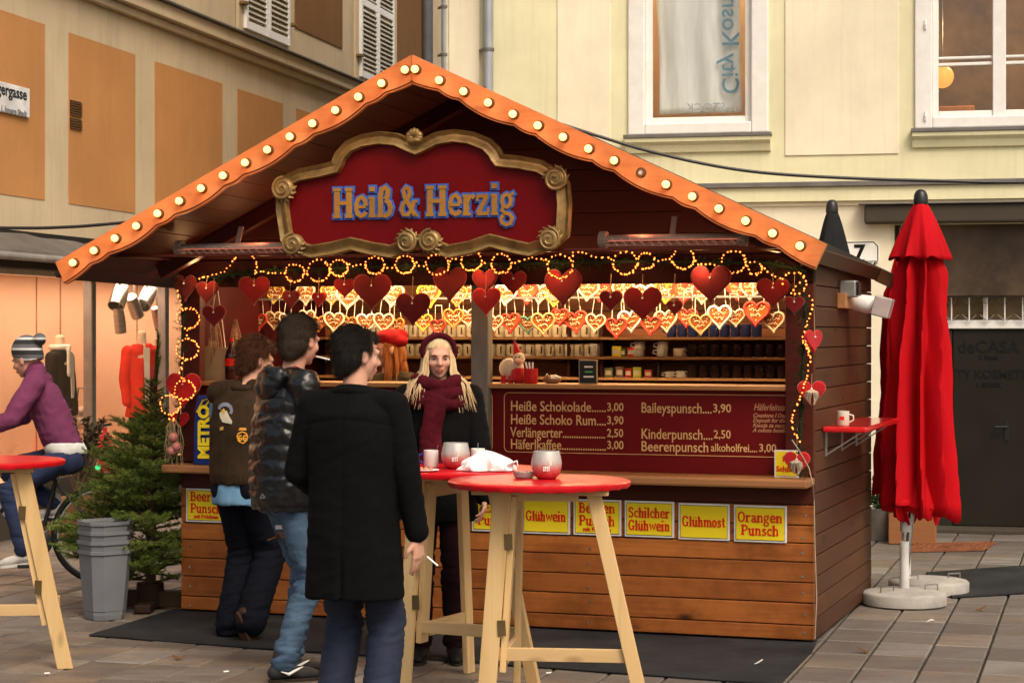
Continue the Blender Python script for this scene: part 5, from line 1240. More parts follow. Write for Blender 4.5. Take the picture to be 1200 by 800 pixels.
c = MB(); c.box((-.19, 0, 0), (.19, .25, .28)); c.build('box_body', wood('box_brown', (.30, .13, .05), (.22, .09, .035), 0, .7, 0), t, bevel=.008); c = MB(); c.box((-.195, -.006, .26), (.195, .256, .285)); c.build('lid', MATS['box_brown'], t, bevel=.004)
# small plant and pot by wall
p = G(1034, 632); t = thing('potted_plant', 'low dark green plant at the rear corner of the stall', 'plant', p, 0); c = MB(); rn = random.Random(9)
for k in range(60):
    a = rn.uniform(0, 6.28); e = Vector((math.cos(a)*rn.uniform(.05, .2), math.sin(a)*.15, rn.uniform(.3, .55))); needles(c, (0, 0, .25), e, 10, .05, .02, rn)
c.build('leaves', mat('plant_green', (.03, .06, .02), .6, var=.5, scale=20), t, kind='stuff', fix=False); c = MB(); c.lathe([(.10, 0), (.14, .24), (.15, .26), (.12, .26)], 20); c.build('pot', M_GREY, t, smooth=True)
# ================================================================ PARASOLS
def pleats(n, amp, ph=0): return lambda a, z: 1+amp*abs(math.sin(n*a/2+ph))*1.0
def closed_parasol(px, Y, pole_px, ztop, zbot, wmax, label, m, cape=True, base=True, base_px=None, seed=0, mast=True, cape_r=.165, cape_h=.44):
    X = (px-600)/FPX*Y; t = thing('closed_parasol', label, 'parasol', (X, Y, 0), 0)
    rn = random.Random(seed); ph = [rn.uniform(0, 6.28) for _ in range(6)]
    def fold(z, r, depth, n=8, nr=144):
        out = []
        for k in range(nr):
            a = 2*math.pi*k/nr
            f = 1-depth*(.5-.5*math.cos(n*a+ph[0]+1.3*math.sin(z*2.1+ph[1])+.8*math.sin(2*a+ph[4])))**.6 - .06*math.sin(3*a+ph[2]+z*2)-.04*math.sin(17*a+ph[3]+z*5)*depth*2
            out.append((r*f*math.cos(a), r*f*math.sin(a), z))
        return out
    H_ = ztop-zbot; c = MB(); rows = []; NR = 46
    for i in range(NR+1):
        f = i/NR; z = zbot+(ztop-.10-zbot)*f
        r = wmax*(1.0-.40*f**.8) if f < .80 else wmax*(.62*(1-(f-.8)/.2)**1.0+.09)
        if f > .8: r = wmax*.60*(1-(f-.8)/.2)+.035*(f-.8)/.2
        d = .58 if f < .78 else .58*(1-(f-.78)/.24)
        rw = fold(z, r, d)
        if i == 0: rw = [(x, y, z+.05*math.sin(8*math.atan2(y, x)+1)+.03*math.sin(5*math.atan2(y, x))) for x, y, z in rw]
        rows.append(rw)
    vs = [p for rw in rows for p in rw]; n = 144; fs = [(i*n+k, i*n+(k+1) % n, (i+1)*n+(k+1) % n, (i+1)*n+k) for i in range(NR) for k in range(n)]
    c.add(vs, fs); o = c.build('canopy', m, t, smooth=True, fix=False); so_ = o.modifiers.new('s', 'SOLIDIFY'); so_.thickness = .004
    # inner folds hanging at the bottom
    c = MB()
    for k in range(10):
        a = k/10*6.28+.3; r = wmax*.6; z0 = zbot+.22
        c.tube([(math.cos(a)*r*.5, math.sin(a)*r*.5, z0), (math.cos(a)*r*.9, math.sin(a)*r*.9, zbot+.03), (math.cos(a+.35)*r*.7, math.sin(a+.35)*r*.7, zbot-.03-.03*(k % 3))], [.02, .06, .015], 8, sq=.25)
    c.build('inner_folds', m, t, smooth=True, kind='stuff')
    if cape:
        c = MB(); rows = []; zc0 = ztop-cape_h
        for i in range(20):
            f = i/19; z = zc0+(ztop-.09-zc0)*f; r = cape_r*(1-f)**.85+.040
            rw = fold(z, r, .20*(1-f)+.02, 8)
            if i == 0: rw = [(x*1.0, y*1.0, z+.012*math.sin(8*math.atan2(y, x))) for x, y, z in rw]
            rows.append(rw)
        vs = [p for rw in rows for p in rw]; fs = [(i*n+k, i*n+(k+1) % n, (i+1)*n+(k+1) % n, (i+1)*n+k) for i in range(19) for k in range(n)]
        c.add(vs, fs); o = c.build('top_cape', m, t, smooth=True, fix=False); o.modifiers.new('s', 'SOLIDIFY').thickness = .004
    c = MB(); c.lathe([(.046, -.10), (.048, -.085), (.043, -.035), (.030, -.010), (.010, 0)], 18, Matrix.Translation((0, 0, ztop))); c.build('cap', M_BLACK, t, smooth=True)
    if mast:
        c = MB(); c.tube([(0, 0, .12), (0, 0, ztop-.1)], .020, 14); c.build('mast', M_STEEL, t, smooth=True)
        c = MB(); c.tube([(0, 0, .08), (0, 0, .40)], .031, 14); c.build('base_tube', mat('white_tube', (.55, .54, .52), .5, dirt=.4), t, smooth=True)
        c = MB(); c.lathe([(.034, .46), (.038, .47), (.038, .54), (.034, .55)], 14); c.build('collar', MATS['white_tube'], t, smooth=True)
    return t
M_UMB = mat('parasol_red', (.43, .002, .007), .8, scale=2, var=.12, bmp=.25, bscale=300)
M_UMBK = mat('parasol_black', (.012, .012, .013), .8, scale=3)
def base(x, y, label):
    t = thing('parasol_base', label, 'parasol base', (x, y, .0), R(20), 'concrete parasol bases'); m = mat('concrete', (.36, .34, .31), .9, bmp=.7, bscale=90, dirt=.5)
    c = MB(); c.lathe([(.25, 0), (.262, .008), (.265, .07), (.255, .082), (.23, .088), (.06, .105), (.04, .105)], 48); c.build('concrete_disc', m, t, smooth=True)
    for s_ in (-1, 1): c = MB(); c.tube([(s_*.16-.04, -.05, .09), (s_*.16-.04, -.05, .125), (s_*.16+.05, -.05, .125), (s_*.16+.05, -.05, .09)], .005, 6); c.build('grip', M_STEEL, t)
x1 = (1060-600)/FPX*12.66; base(x1, 12.66, 'front round concrete base under the red parasol')
closed_parasol(1079, 12.66, 1060, 2.63, .60, .255, 'closed bright red parasol with a black cap beside the stall', M_UMB, seed=1, mast=False)
# mast of the front parasol stands slightly left of the gathered cloth
um = [o for o in C.objects if o.name.startswith('closed_parasol')][-1]
c = MB(); c.tube([((x1-um.location.x), 0, .10), (-.03, 0, .9), (0, 0, 2.5)], .020, 14); c.build('mast', M_STEEL, um, smooth=True)
c = MB(); c.tube([((x1-um.location.x), 0, .08), (x1-um.location.x, 0, .40)], .031, 14); c.build('base_tube', mat('white_tube', (.55, .54, .52), .5, dirt=.4), um, smooth=True)
c = MB(); c.lathe([(.034, .46), (.038, .47), (.038, .54), (.034, .55)], 14, Matrix.Translation((x1-um.location.x+.01, 0, 0))); c.build('collar', MATS['white_tube'], um, smooth=True)
x2 = (1074-600)/FPX*13.25; base(x2+.08, 13.25, 'rear round concrete base behind the front one')
closed_parasol(1062, 13.25, 1074, 2.45, .66, .235, 'second closed red parasol mostly hidden behind the first', M_UMB, seed=4, cape=False)
closed_parasol(975, 15.0, 975, 2.72, .6, .23, 'closed black parasol whose tip rises behind the stall roof', M_UMBK, seed=2, cape_r=.20, cape_h=.85)
# ================================================================ STACKED BINS
bx0 = G(123, 724)
M_BIN = mat('bin_grey', (.16, .168, .185), .38, var=.06, bmp=.05)
def octp(wd, k): h = wd/2; return [(-h+k, -h), (h-k, -h), (h, -h+k), (h, h-k), (h-k, h), (-h+k, h), (-h, h-k), (-h, -h+k)]
for i in range(4):
    z = i*.058; t = thing('waste_bin', 'grey plastic bin, ' + ('bottom one of the stack', 'second from the bottom of the stack', 'third from the bottom of the stack', 'topmost of the stack')[i], 'bin', (bx0.x, bx0.y, z), R(40), 'stacked grey bins by the fir tree')
    c = MB(); vs = []; lv = [(0, .205, .05), (.03, .215, .05), (.05, .215, .05), (.055, .222, .05), (.39, .268, .055), (.395, .285, .058), (.415, .287, .058), (.418, .283, .058), (.40, .262, .05), (.06, .212, .045)]
    if i: lv = [(z_+.0, w_-.006 if z_ < .39 else w_, k_) for z_, w_, k_ in lv]
    for z_, w_, k_ in lv: vs += [(x, y, z_) for x, y in octp(w_, k_)]
    fs = [tuple(range(7, -1, -1))]+[(r_*8+q, r_*8+(q+1) % 8, r_*8+8+(q+1) % 8, r_*8+8+q) for r_ in range(len(lv)-1) for q in range(8)]+[tuple((len(lv)-1)*8+q for q in range(8))]
    c.add(vs, fs); c.build('bin_body', M_BIN, t, bevel=.003)
# ================================================================ FIR TREE
M_FIR = mat('fir_needles', (.06, .105, .018), .6, col2=(.20, .26, .05), scale=5, bmp=0); M_BARK = mat('bark', (.07, .045, .028), .9, bmp=.9, bscale=30)
fp = G(176, 712); t = thing('fir_tree', 'small green fir tree in a wooden stand left of the stall', 'tree', fp, 0)
rn = random.Random(21); c = MB(); c.tube([(0, 0, .04), (.01, 0, .5), (.02, 0, 1.1), (.04, 0, 1.62)], [.035, .03, .018, .005], 10); c.build('trunk', M_BARK, t, smooth=True)
cr = MB(); tw = MB(); H = 1.62; lim_x = .17
def twig(a, d, ln, lvl):
    b = a+d*ln; tw.tube([a, b], [.004 if lvl else .008, .0015], 4, cap=False)
    needles(cr, a+d*(ln*.12 if lvl else ln*.3), b+d*.01, int(ln*900), .024, .0036, rn, ang=(30, 80))
    if lvl < 2:
        n_ = int(ln/.042)
        for k in range(n_):
            f = .22+.75*(k+.5)/n_; s_ = 1 if k % 2 else -1
            sd_ = d.cross(Vector((0, 0, 1))).normalized()*s_
            dd = (d*.75+sd_*.8+Vector((0, 0, rn.uniform(-.25, .42)))).normalized(); l2 = ln*(.50 if lvl == 0 else .42)*(1-f*.65)*rn.uniform(.8, 1.15)
            if l2 > .03: twig(a+d*ln*f, dd, l2, lvl+1)
nb = 150
for i in range(nb):
    f = (i/nb)**.9; z = .16+f*1.26; a = i*2.39996+rn.uniform(-.2, .2); ln = (.62*(1-f)**.85+.06)*(1 if z < 1.08 else .62)*rn.uniform(.8, 1.12)
    if z < .34: ln *= .85
    d = Vector((math.cos(a), math.sin(a), .12+.55*f+rn.uniform(-.22, .28))).normalized()
    if d.x*ln > lim_x+.12*0: ln = max(.10, min(ln, lim_x/max(d.x, .05)))
    twig(Vector((.01, 0, z)), d, ln, 0)
twig(Vector((.04, 0, 1.35)), Vector((.03, 0, 1)), .36, 1)
print('fir tris', len(cr.f))
cr.build('crown', M_FIR, t, fix=False, kind='stuff'); tw.build('twigs', M_BARK, t, kind='stuff', fix=False)
c = MB(); M_ST = mat('stand_wood', (.035, .02, .012), .7)
c.beam((-.30, .02, .06), (.30, -.02, .06), .10, .10); c.build('stand_beam', M_ST, t, bevel=.01); c = MB(); c.beam((.0, -.28, .03), (0, .28, .03), .10, .05); c.build('stand_beam', M_ST, t, bevel=.01)
c = MB(); c.lathe([(.07, 0), (.09, .02), (.085, .16), (.07, .16)], 16); c.build('stand_pot', M_ST, t, smooth=True)
# dark shrub in a planter by the shop
p = Vector((*L.w(.45, L.pu(98, 590, .45)[1])[:2], 0)); t = thing('planter_shrub', 'dark red-leaved shrub in a planter before the shop window', 'shrub', p, L.rot); rn2 = random.Random(4); c = MB(); s_ = MB()
for k in range(46):
    a = rn2.uniform(0, 6.28); r = rn2.uniform(.05, .42); e = Vector((math.cos(a)*r*.5, math.sin(a)*r, rn2.uniform(.65, 1.02))); s_.tube([(0, rn2.uniform(-.2, .2), .3), e*.6+Vector((0, 0, .2)), e], [.008, .005, .002], 4)
    needles(c, e*.75+Vector((0, 0, .12)), e, 16, .055, .03, rn2, ang=(30, 100))
c.build('leaves', mat('shrub_dark', (.035, .012, .012), .6, col2=(.03, .04, .015), scale=25), t, kind='stuff', fix=False); s_.build('stems', M_BARK, t, kind='stuff', fix=False)
c = MB(); c.box((-.15, -.45, 0), (.15, .45, .34)); c.build('planter_box', wood('planter', (.16, .06, .03), (.1, .04, .02), 1, .7, 0), t, bevel=.01)
# plain red cylinder on a block, built for a small red cloth-like thing
p = L.pu(123, 540, .30); t = thing('red_cylinder', 'red cylinder standing beside the shrub in front of the shop', 'red_item', (*L.w(.30, p[1])[:2], .0), L.rot)
c = MB(); c.lathe([(.06, .50), (.068, .52), (.068, .76), (.045, .82), (.02, .84), (.02, .88)], 18); c.build('cylinder', M_RED, t, smooth=True); c = MB(); c.beam((-.04, 0, .89), (.06, 0, .91), .025, .025); c.build('valve', M_BLACK, t)
c = MB(); c.box((-.12, -.12, 0), (.12, .12, .497)); c.build('pedestal', wood('planter', (.16, .06, .03), (.1, .04, .02), 1, .7, 0), t, bevel=.01)
# ================================================================ STANDING TABLES
M_CLOTH = mat('red_oilcloth', (.50, .006, .012), .38, coat=.12, var=.1, scale=3, bmp=.12, bscale=14, bdist=.01)
M_HINGE = mat('brass_hinge', (.16, .11, .05), .4, .8)
def table(cx, Y, rotz, mir, label, h0=.165, h1=.245, o0=.235, o1=.470):
    X = (cx-600)/FPX*Y; t = thing('standing_table', label, 'table', (X, Y, 0), R(rotz), 'red topped standing tables'); H = 1.06
    c = MB(); n = 96; lv = [(.37, -.030), (.406, -.027), (.412, -.016), (.411, -.005), (.402, .0), (.30, .0015), (.002, .0015)]
    vs = []
    for j, (r, z) in enumerate(lv):
        for k in range(n):
            a = 2*math.pi*k/n; wv = 1+(.005*math.sin(31*a)+.004*math.sin(19*a+1)) * (1 if j < 3 else (.4 if j == 3 else 0)); dz = (.003*math.sin(27*a+.5)) if j < 2 else 0
            vs.append((r*wv*math.cos(a), r*wv*math.sin(a), H+z+dz))
    fs = [(i*n+k, i*n+(k+1) % n, (i+1)*n+(k+1) % n, (i+1)*n+k) for i in range(len(lv)-1) for k in range(n)]+[tuple(range(n-1, -1, -1)), tuple((len(lv)-1)*n+k for k in range(n))]
    c.add(vs, fs); c.build('table_top', M_CLOTH, t, smooth=True)
    zt = H-.04; m_ = -1 if mir else 1
    def V(x, y, z): return Vector((x*m_, y, z))
    def stile(name, a, b, dirv, w_=.080, th=.028):
        a = Vector(a); b = Vector(b); dr = Vector((dirv[0]*m_, dirv[1], 0)).normalized(); d = (b-a).normalized(); nn = d.cross(dr).normalized(); c = MB()
        hw = dr*w_/2; ht = nn*th/2; c.add([a-hw-ht, a+hw-ht, a+hw+ht, a-hw+ht, b-hw-ht, b+hw-ht, b+hw+ht, b-hw+ht], [(0, 3, 2, 1), (4, 5, 6, 7), (0, 1, 5, 4), (1, 2, 6, 5), (2, 3, 7, 6), (3, 0, 4, 7)])
        return c.build(name, W_RAW, t, bevel=.003)
    A = (1, -.12); Bv = (.1, 1)
    stile('leg', V(-h0, -.16, zt), V(-h1, -.155, 0), A); stile('leg', V(o0, -.20, zt), V(o1, -.23, 0), A, w_=.064)
    WX = wood('raw_spruce_x', (.70, .50, .26), (.56, .36, .16), 0, .55, .7, freq=.8); WY = wood('raw_spruce_y', (.70, .50, .26), (.56, .36, .16), 1, .55, .7, freq=.8)
    c = MB(); c.beam(V(-.25, -.175, zt-.001), V(.29, -.235, zt-.001), .032, .078) if False else c.beam(V(-.30, -.178, zt+.0), V(.30, -.245, zt+.0), .05, .022); c.build('top_rail', WX, t, bevel=.003)
    c = MB(); c.beam(V(-h1+.065, -.135, .30), V(o1-.065, -.2, .30), .026, .058); c.build('stretcher', WX, t, bevel=.003)
    c = MB(); c.beam(V(-.12, -.13, zt-.028), V(.17, -.17, zt-.028), .026, .03); c.build('top_rail', WX, t, bevel=.003)
    # hinged wing going back
    stile('wing_stile', V(-h0+.053, -.12, zt-.02), V(-h1+.067+.2*(h1-h0), -.115, .22), Bv); stile('leg', V(-h0+.08, .22, zt-.02), V(-h1+.145, .36, 0), Bv, w_=.08)
    c = MB(); c.beam(V(-h1+.077+.2*(h1-h0), -.06, .28), V(-h1+.145, .31, .28), .026, .07); c.build('wing_rail', WY, t, bevel=.003)
    c = MB(); c.beam(V(-h0+.05, -.08, zt-.06), V(-h0+.075, .20, zt-.06), .026, .07); c.build('wing_rail', WY, t, bevel=.003)
    for z in (.80, .42):
        f = (zt-z)/zt; x = -h0-(h1-h0)*f+.045
        c = MB(); c.beam(V(x, -.178, z-.035), V(x-.003, -.178, z+.035), .036, .006, up=(0, 1, 0)); c.build('hinge', M_HINGE, t, bevel=.001)
    return t
table(632, 8.98, 0, False, 'red topped wooden standing table nearest the camera')
table(541, 9.75, -20, False, 'red topped standing table just behind the nearest one, beside the woman')
table(-18, 10.4, 0, True, 'red topped standing table cut off at the left edge', .235, .455, .165, .28)
TZ = 1.062
def pixtop(px, Y): return ((px-600)/FPX*Y, Y, TZ)
def candle(px, Y, label):
    t = thing('candle_glass', label, 'candle holder', pixtop(px, Y), 0, 'round candle glasses'); t.scale = (1.16, 1.16, 1.2); r = .060; h = .105
    c = MB(); c.lathe([(r*.55, 0), (r*.8, .012), (r*.98, .04), (r, .06), (r*.93, .085), (r*.84, h), (r*.80, h), (r*.9, .083), (r*.95, .06), (r*.9, .035), (r*.5, .012)], 28)
    o = c.build('glass_bowl', None, t, smooth=True); m, nt_, b = newmat('frosted_mercury_glass') if 'fmg' not in MATS else (MATS['fmg'], None, None)
    if nt_:
        v = coords(nt_, (1, 1, 1), rnd=False); sx = N(nt_, 'SeparateXYZ'); nt_.links.new(v, sx.inputs[0])
        n1 = noise(nt_, v, 45, 6, .8); ad = N(nt_, 'Math', operation='MULTIPLY_ADD'); ad.inputs[1].default_value = .05; nt_.links.new(n1, ad.inputs[0]); nt_.links.new(sx.outputs[2], ad.inputs[2])
        cc = ramp(nt_, ad.outputs[0], [(.04, (.5, .05, .06)), (.068, (.62, .22, .2)), (.085, (.55, .5, .46)), (.12, (.5, .49, .46))]); nt_.links.new(cc, b.inputs['Base Color']); b.inputs['Roughness'].default_value = .25; b.inputs['Metallic'].default_value = .3; MATS['fmg'] = m
    o.data.materials.append(m)
    c = MB(); c.lathe([(.03, .013), (.03, .04), (.005, .042)], 14); c.build('candle', M_WHITE, t, smooth=True)
    # white deer print on the front
    c = MB()
    def P2(x, z): a = -math.pi/2+x/(r*1.0); return (r*1.004*math.cos(a)*(1 if z > .03 else .97), r*1.004*math.sin(a)*(1 if z > .03 else .97), z)
    for pts in (((-.014, .046), (.008, .047)), ((-.012, .046), (-.013, .032)), ((-.006, .046), (-.007, .032)), ((.002, .046), (.001, .032)), ((.008, .047), (.008, .033)), ((.008, .047), (.013, .057)), ((.013, .057), (.019, .056)), ((.012, .057), (.009, .068)), ((.014, .058), (.018, .069))): c.tube([P2(*q) for q in pts], .0022, 4)
    c.build('deer_print', M_WHITE, t, kind='stuff')
candle(640.5, 9.02, 'frosted candle glass with a white deer on the nearest table')
candle(534, 9.70, 'frosted candle glass in front of the woman on the second table')
def tmug(px, Y, hm, label, rz):
    t = thing('mug', label, 'mug', pixtop(px, Y), R(rz), 'mugs on the second table'); mug_mesh(.036, .085, M_WHITE).build('cup', M_WHITE, t, smooth=True)
    c = MB(); c.tube([(-.034, 0, .068), (-.060, 0, .06), (-.062, 0, .035), (-.034, 0, .018)], .006, 8); c.build('handle', hm, t, smooth=True)
    c = MB(); c.tube([(.02, 0, .06), (.036, .0, .11)], .002, 5); c.build('spoon', M_STEEL, t)
tmug(505, 9.78, mat('handle_blue', (.02, .03, .16), .3), 'white mug with blue handle on the second table', 0)
tmug(560, 9.92, M_WHITE, 'white mug behind the crumpled white bag on the second table', 90)
# crumpled bag
t = thing('plastic_bag', 'crumpled white plastic bag on the second table', 'bag', pixtop(572, 9.52), 0); t.scale = (1.1, 1.1, 1.1); c = MB(); vs = []; n = 40; rnn = random.Random(2); ph = [rnn.uniform(0, 6) for _ in range(8)]
for j in range(14):
    f = j/13
    for k in range(n):
        a = 2*math.pi*k/n; cr_ = 1+.12*math.sin(5*a+ph[0]+f*4)+.08*math.sin(9*a+ph[1]-f*7)+.05*math.sin(17*a+ph[2]); r = math.cos(f*math.pi/2)**.6*cr_
        vs.append((.115*r*math.cos(a)-.01*f, .06*r*math.sin(a), .078*f*(1+.12*math.sin(3*a+ph[3]))+.004))
fs = [(i*n+k, i*n+(k+1) % n, (i+1)*n+(k+1) % n, (i+1)*n+k) for i in range(13) for k in range(n)]+[tuple(range(n-1, -1, -1)), tuple(13*n+k for k in range(n))]
c.add(vs, fs); c.build('bag_body', mat('plastic_white', (.78, .76, .75), .4, bmp=.9, bscale=40, bdist=.01, trans=.0), t, smooth=False)
c = MB(); c.tube([(.09, -.02, .03), (.125, -.03, .045), (.13, -.03, .02)], [.02, .012, .004], 8, sq=.4); c.build('bag_corner', MATS['plastic_white'], t, smooth=True)
for q, (px, Y, lab) in enumerate(((614, 9.05, 'clear cut-glass ashtray beside the candle on the nearest table'), )):
    t = thing('ashtray', lab, 'ashtray', pixtop(px, Y), 0); c = MB(); c.lathe([(.035, 0), (.046, .01), (.050, .03), (.042, .03), (.036, .01), (.002, .009)], 22, fn=lambda a, z: 1+.06*math.sin(11*a)); c.build('bowl', mat('cut_glass', (.6, .5, .5), .08, trans=.6, dirt=.6, scale=30), t, smooth=True)
    for k in range(3): c = MB(); c.tube([(random.uniform(-.03, .03), random.uniform(-.02, .02), .015), (random.uniform(-.03, .03), random.uniform(-.02, .02), .028)], .004, 6); c.build('cigarette_end', M_WHITE, t)
t = thing('paper_plate', 'small plate of crumbs beside the blue handled mug', 'plate', pixtop(499, 9.50), 0); c = MB(); c.lathe([(.045, 0), (.065, .008), (.062, .01), (.03, .005)], 24); c.build('dish', M_WHITE, t, smooth=True)
for k in range(8): c = MB(); c.ball((random.uniform(-.03, .03), random.uniform(-.03, .03), .012), random.uniform(.006, .012), 6, 4); c.build('crumb', mat('crumb', (.6, .25, .15), .8), t)
# ================================================================ PEOPLE
def tri_noise(P, freq, seed, n=5):
    rs = np.random.RandomState(seed); out = np.zeros(len(P))
    for k in range(n):
        d = rs.normal(size=3); d /= np.linalg.norm(d); d2 = rs.normal(size=3); ph = rs.uniform(0, 6.28, 2); f = freq*rs.uniform(.6, 1.6)
        out += np.sin(P @ d*f+ph[0]+1.3*np.sin(P @ d2*f*.7+ph[1]))
    return out/n
def wrinkle(P, freq, seed, aniso=(1, 1, 1)):
    Q = P*np.array(aniso); a = tri_noise(Q, freq, seed); return 1-np.abs(a)*2.2
class Blob:
    def __init__(s): s.mb = MB()
    def cap(s, a, b, r0, r1, sq=1.0, ref=(1, 0, 0), n=18):
        a = Vector(a); b = Vector(b); d = b-a; L_ = d.length
        if L_ < 1e-5: s.mb.ball(a, r0, 16, 10); return s
        d.normalize(); x = Vector(ref)-d*Vector(ref).dot(d)
        if x.length < .1: x = Vector((0, 1, 0))-d*d.y
        x.normalize(); y = d.cross(x)
        M = Matrix(((x.x, y.x, d.x, a.x), (x.y, y.y, d.y, a.y), (x.z, y.z, d.z, a.z), (0, 0, 0, 1)))
        pr = []
        for k in range(6): t = R(-90+k*18); pr.append((r0*math.cos(t)+1e-4, r0*math.sin(t)))
        for k in range(6): t = R(k*18); pr.append((r1*math.cos(t)+1e-4, L_+r1*math.sin(t)))
        c = MB(); c.lathe(pr, n); c.v = [(v[0], v[1]*sq, v[2]) for v in c.v]; s.mb.add(c.v, c.f, M); return s
    def ell(s, c, r, M=None):
        t = MB(); t.ball((0, 0, 0), r, 22, 14); T = Matrix.Translation(Vector(c)); s.mb.add(t.v, t.f, T @ M if M is not None else T); return s
    def loft(s, rings, n=32):     # rings: (cx, cy, z, rx, ry[, power])
        vs = []; fs = []
        for r in rings:
            cx, cy, z, rx, ry = r[:5]; pw = r[5] if len(r) > 5 else 1.0; tilt = r[6] if len(r) > 6 else 0
            for k in range(n):
                a = 2*math.pi*k/n; ca, sa = math.cos(a), math.sin(a)
                x = rx*math.copysign(abs(ca)**pw, ca); y = ry*math.copysign(abs(sa)**pw, sa); vs.append((cx+x, cy+y, z+tilt*y))
        m = len(rings); fs = [(i*n+k, i*n+(k+1) % n, (i+1)*n+(k+1) % n, (i+1)*n+k) for i in range(m-1) for k in range(n)]+[tuple(range(n-1, -1, -1)), tuple((m-1)*n+k for k in range(n))]
        s.mb.add(vs, fs); return s
    def make(s, name, m, parent, vox=.012, smooth=3, disp=None, cut=None, mats=None):
        me = s.mb.mesh(name)
        bm = bmesh.new(); bm.from_mesh(me); bmesh.ops.recalc_face_normals(bm, faces=bm.faces); bm.to_mesh(me); bm.free()
        o = bpy.data.objects.new(name, me); C.objects.link(o)
        r = o.modifiers.new('r', 'REMESH'); r.mode = 'VOXEL'; r.voxel_size = vox
        if smooth: q = o.modifiers.new('s', 'SMOOTH'); q.iterations = smooth; q.factor = .5
        bpy.context.view_layer.update()
        me2 = bpy.data.meshes.new_from_object(o.evaluated_get(bpy.context.evaluated_depsgraph_get()))
        bpy.data.objects.remove(o); me2.name = name
        n = len(me2.vertices); co = np.empty(n*3); me2.vertices.foreach_get('co', co); co = co.reshape(-1, 3)
        if disp is not None:
            nr = np.empty(n*3); me2.vertices.foreach_get('normal', nr); nr = nr.reshape(-1, 3); d = disp(co, nr)
            co = co+nr*d[:, None]; me2.vertices.foreach_set('co', co.ravel())
        me2.materials.clear(); me2.materials.append(m); me2.polygons.foreach_set('use_smooth', [True]*len(me2.polygons)); me2.update()
        if cut is not None:
            bm = bmesh.new(); bm.from_mesh(me2); dl = [v for v in bm.verts if cut(v.co)]; bmesh.ops.delete(bm, geom=dl, context='VERTS'); bm.to_mesh(me2); bm.free()
        return obj(name, me2, parent)
def ik(a, b, l1, l2, hint):
    a = Vector(a); b = Vector(b); d = b-a; L_ = min(d.length, (l1+l2)*.999); d.normalize()
    x = (l1*l1-l2*l2+L_*L_)/(2*L_); h = math.sqrt(max(l1*l1-x*x, 0)); hn = Vector(hint)-d*Vector(hint).dot(d); hn.normalize()
    return a+d*x+hn*h
SKIN = mat('skin_light', (.55, .30, .21), .5, sss=.08, var=.08, bmp=.1, scale=10)
LIPS = mat('lips', (.42, .12, .10), .4); EYEW = mat('eye_white', (.33, .31, .29), .3); IRIS = mat('iris', (.04, .03, .025), .1)
def denim(name, c1, c2, seed=0, worn=.5):
    m, nt, b = newmat(name); v = coords(nt, (1, 1, 1)); vt = coords(nt, (260, 260, 260))
    n1 = noise(nt, v, 5, 6, .65); c = ramp(nt, n1, [(.35, c1), (.7, c2)]); c = mix(nt, ramp(nt, noise(nt, coords(nt, (9, 9, 34)), 1.2, 5, .7, .6), [(.52, (0,)*3), (.75, (worn,)*3)]), c, tuple(x*1.7 for x in c2))
    nt.links.new(c, b.inputs['Base Color']); b.inputs['Roughness'].default_value = .85; bump(nt, b, noise(nt, vt, 1, 3, .5), .15, .002); return m
def hand(parent, wrist, dr, palm_n, side, s=1.0, curl=.5, m=None, name='hand', fist=False):
    """palm and five bent fingers; dr = towards the fingertips, palm_n = out of the palm"""
    m = m or SKIN; dr = Vector(dr).normalized(); pn = Vector(palm_n); pn = (pn-dr*pn.dot(dr)).normalized(); lat = dr.cross(pn)*side
    B_ = Blob(); w_ = Vector(wrist)
    B_.cap(w_-dr*.03*s, w_+dr*.02*s, .024*s, .025*s, .75, lat); B_.cap(w_+dr*.02*s+lat*.012*s, w_+dr*.075*s+lat*.02*s, .022*s, .016*s, .9, lat); B_.cap(w_+dr*.02*s-lat*.012*s, w_+dr*.07*s-lat*.02*s, .021*s, .014*s, .9, lat); B_.cap(w_+dr*.03*s, w_+dr*.078*s, .022*s, .015*s, .9, lat)
    for k, (o_, l) in enumerate(((.030, .070), (.010, .078), (-.010, .073), (-.028, .058))):
        p = w_+dr*(.080 if k in (1, 2) else .075)*s+lat*o_*s; a = curl*(.75+.12*k); d_ = dr.copy()
        for seg, (fl, rr) in enumerate(((.42, .0092), (.32, .0082), (.26, .0072))):
            a_ = a*(1.0+.55*seg)+(0 if not fist else .5); d_ = (dr*math.cos(a_)+pn*math.sin(a_)).normalized(); q = p+d_*l*fl*s*1.1; B_.cap(p, q, rr*s, rr*s*.93); p = q
    p = w_+dr*.02*s+lat*.026*s
    q = p+(lat*.8+dr*.75+pn*.25).normalized()*.036*s; B_.cap(p, q, .013*s, .0105*s); q2 = q+(dr*.85+lat*.15+pn*.5).normalized()*.030*s; B_.cap(q, q2, .010*s, .0082*s)
    return B_.make(name, m, parent, vox=.0042, smooth=2)
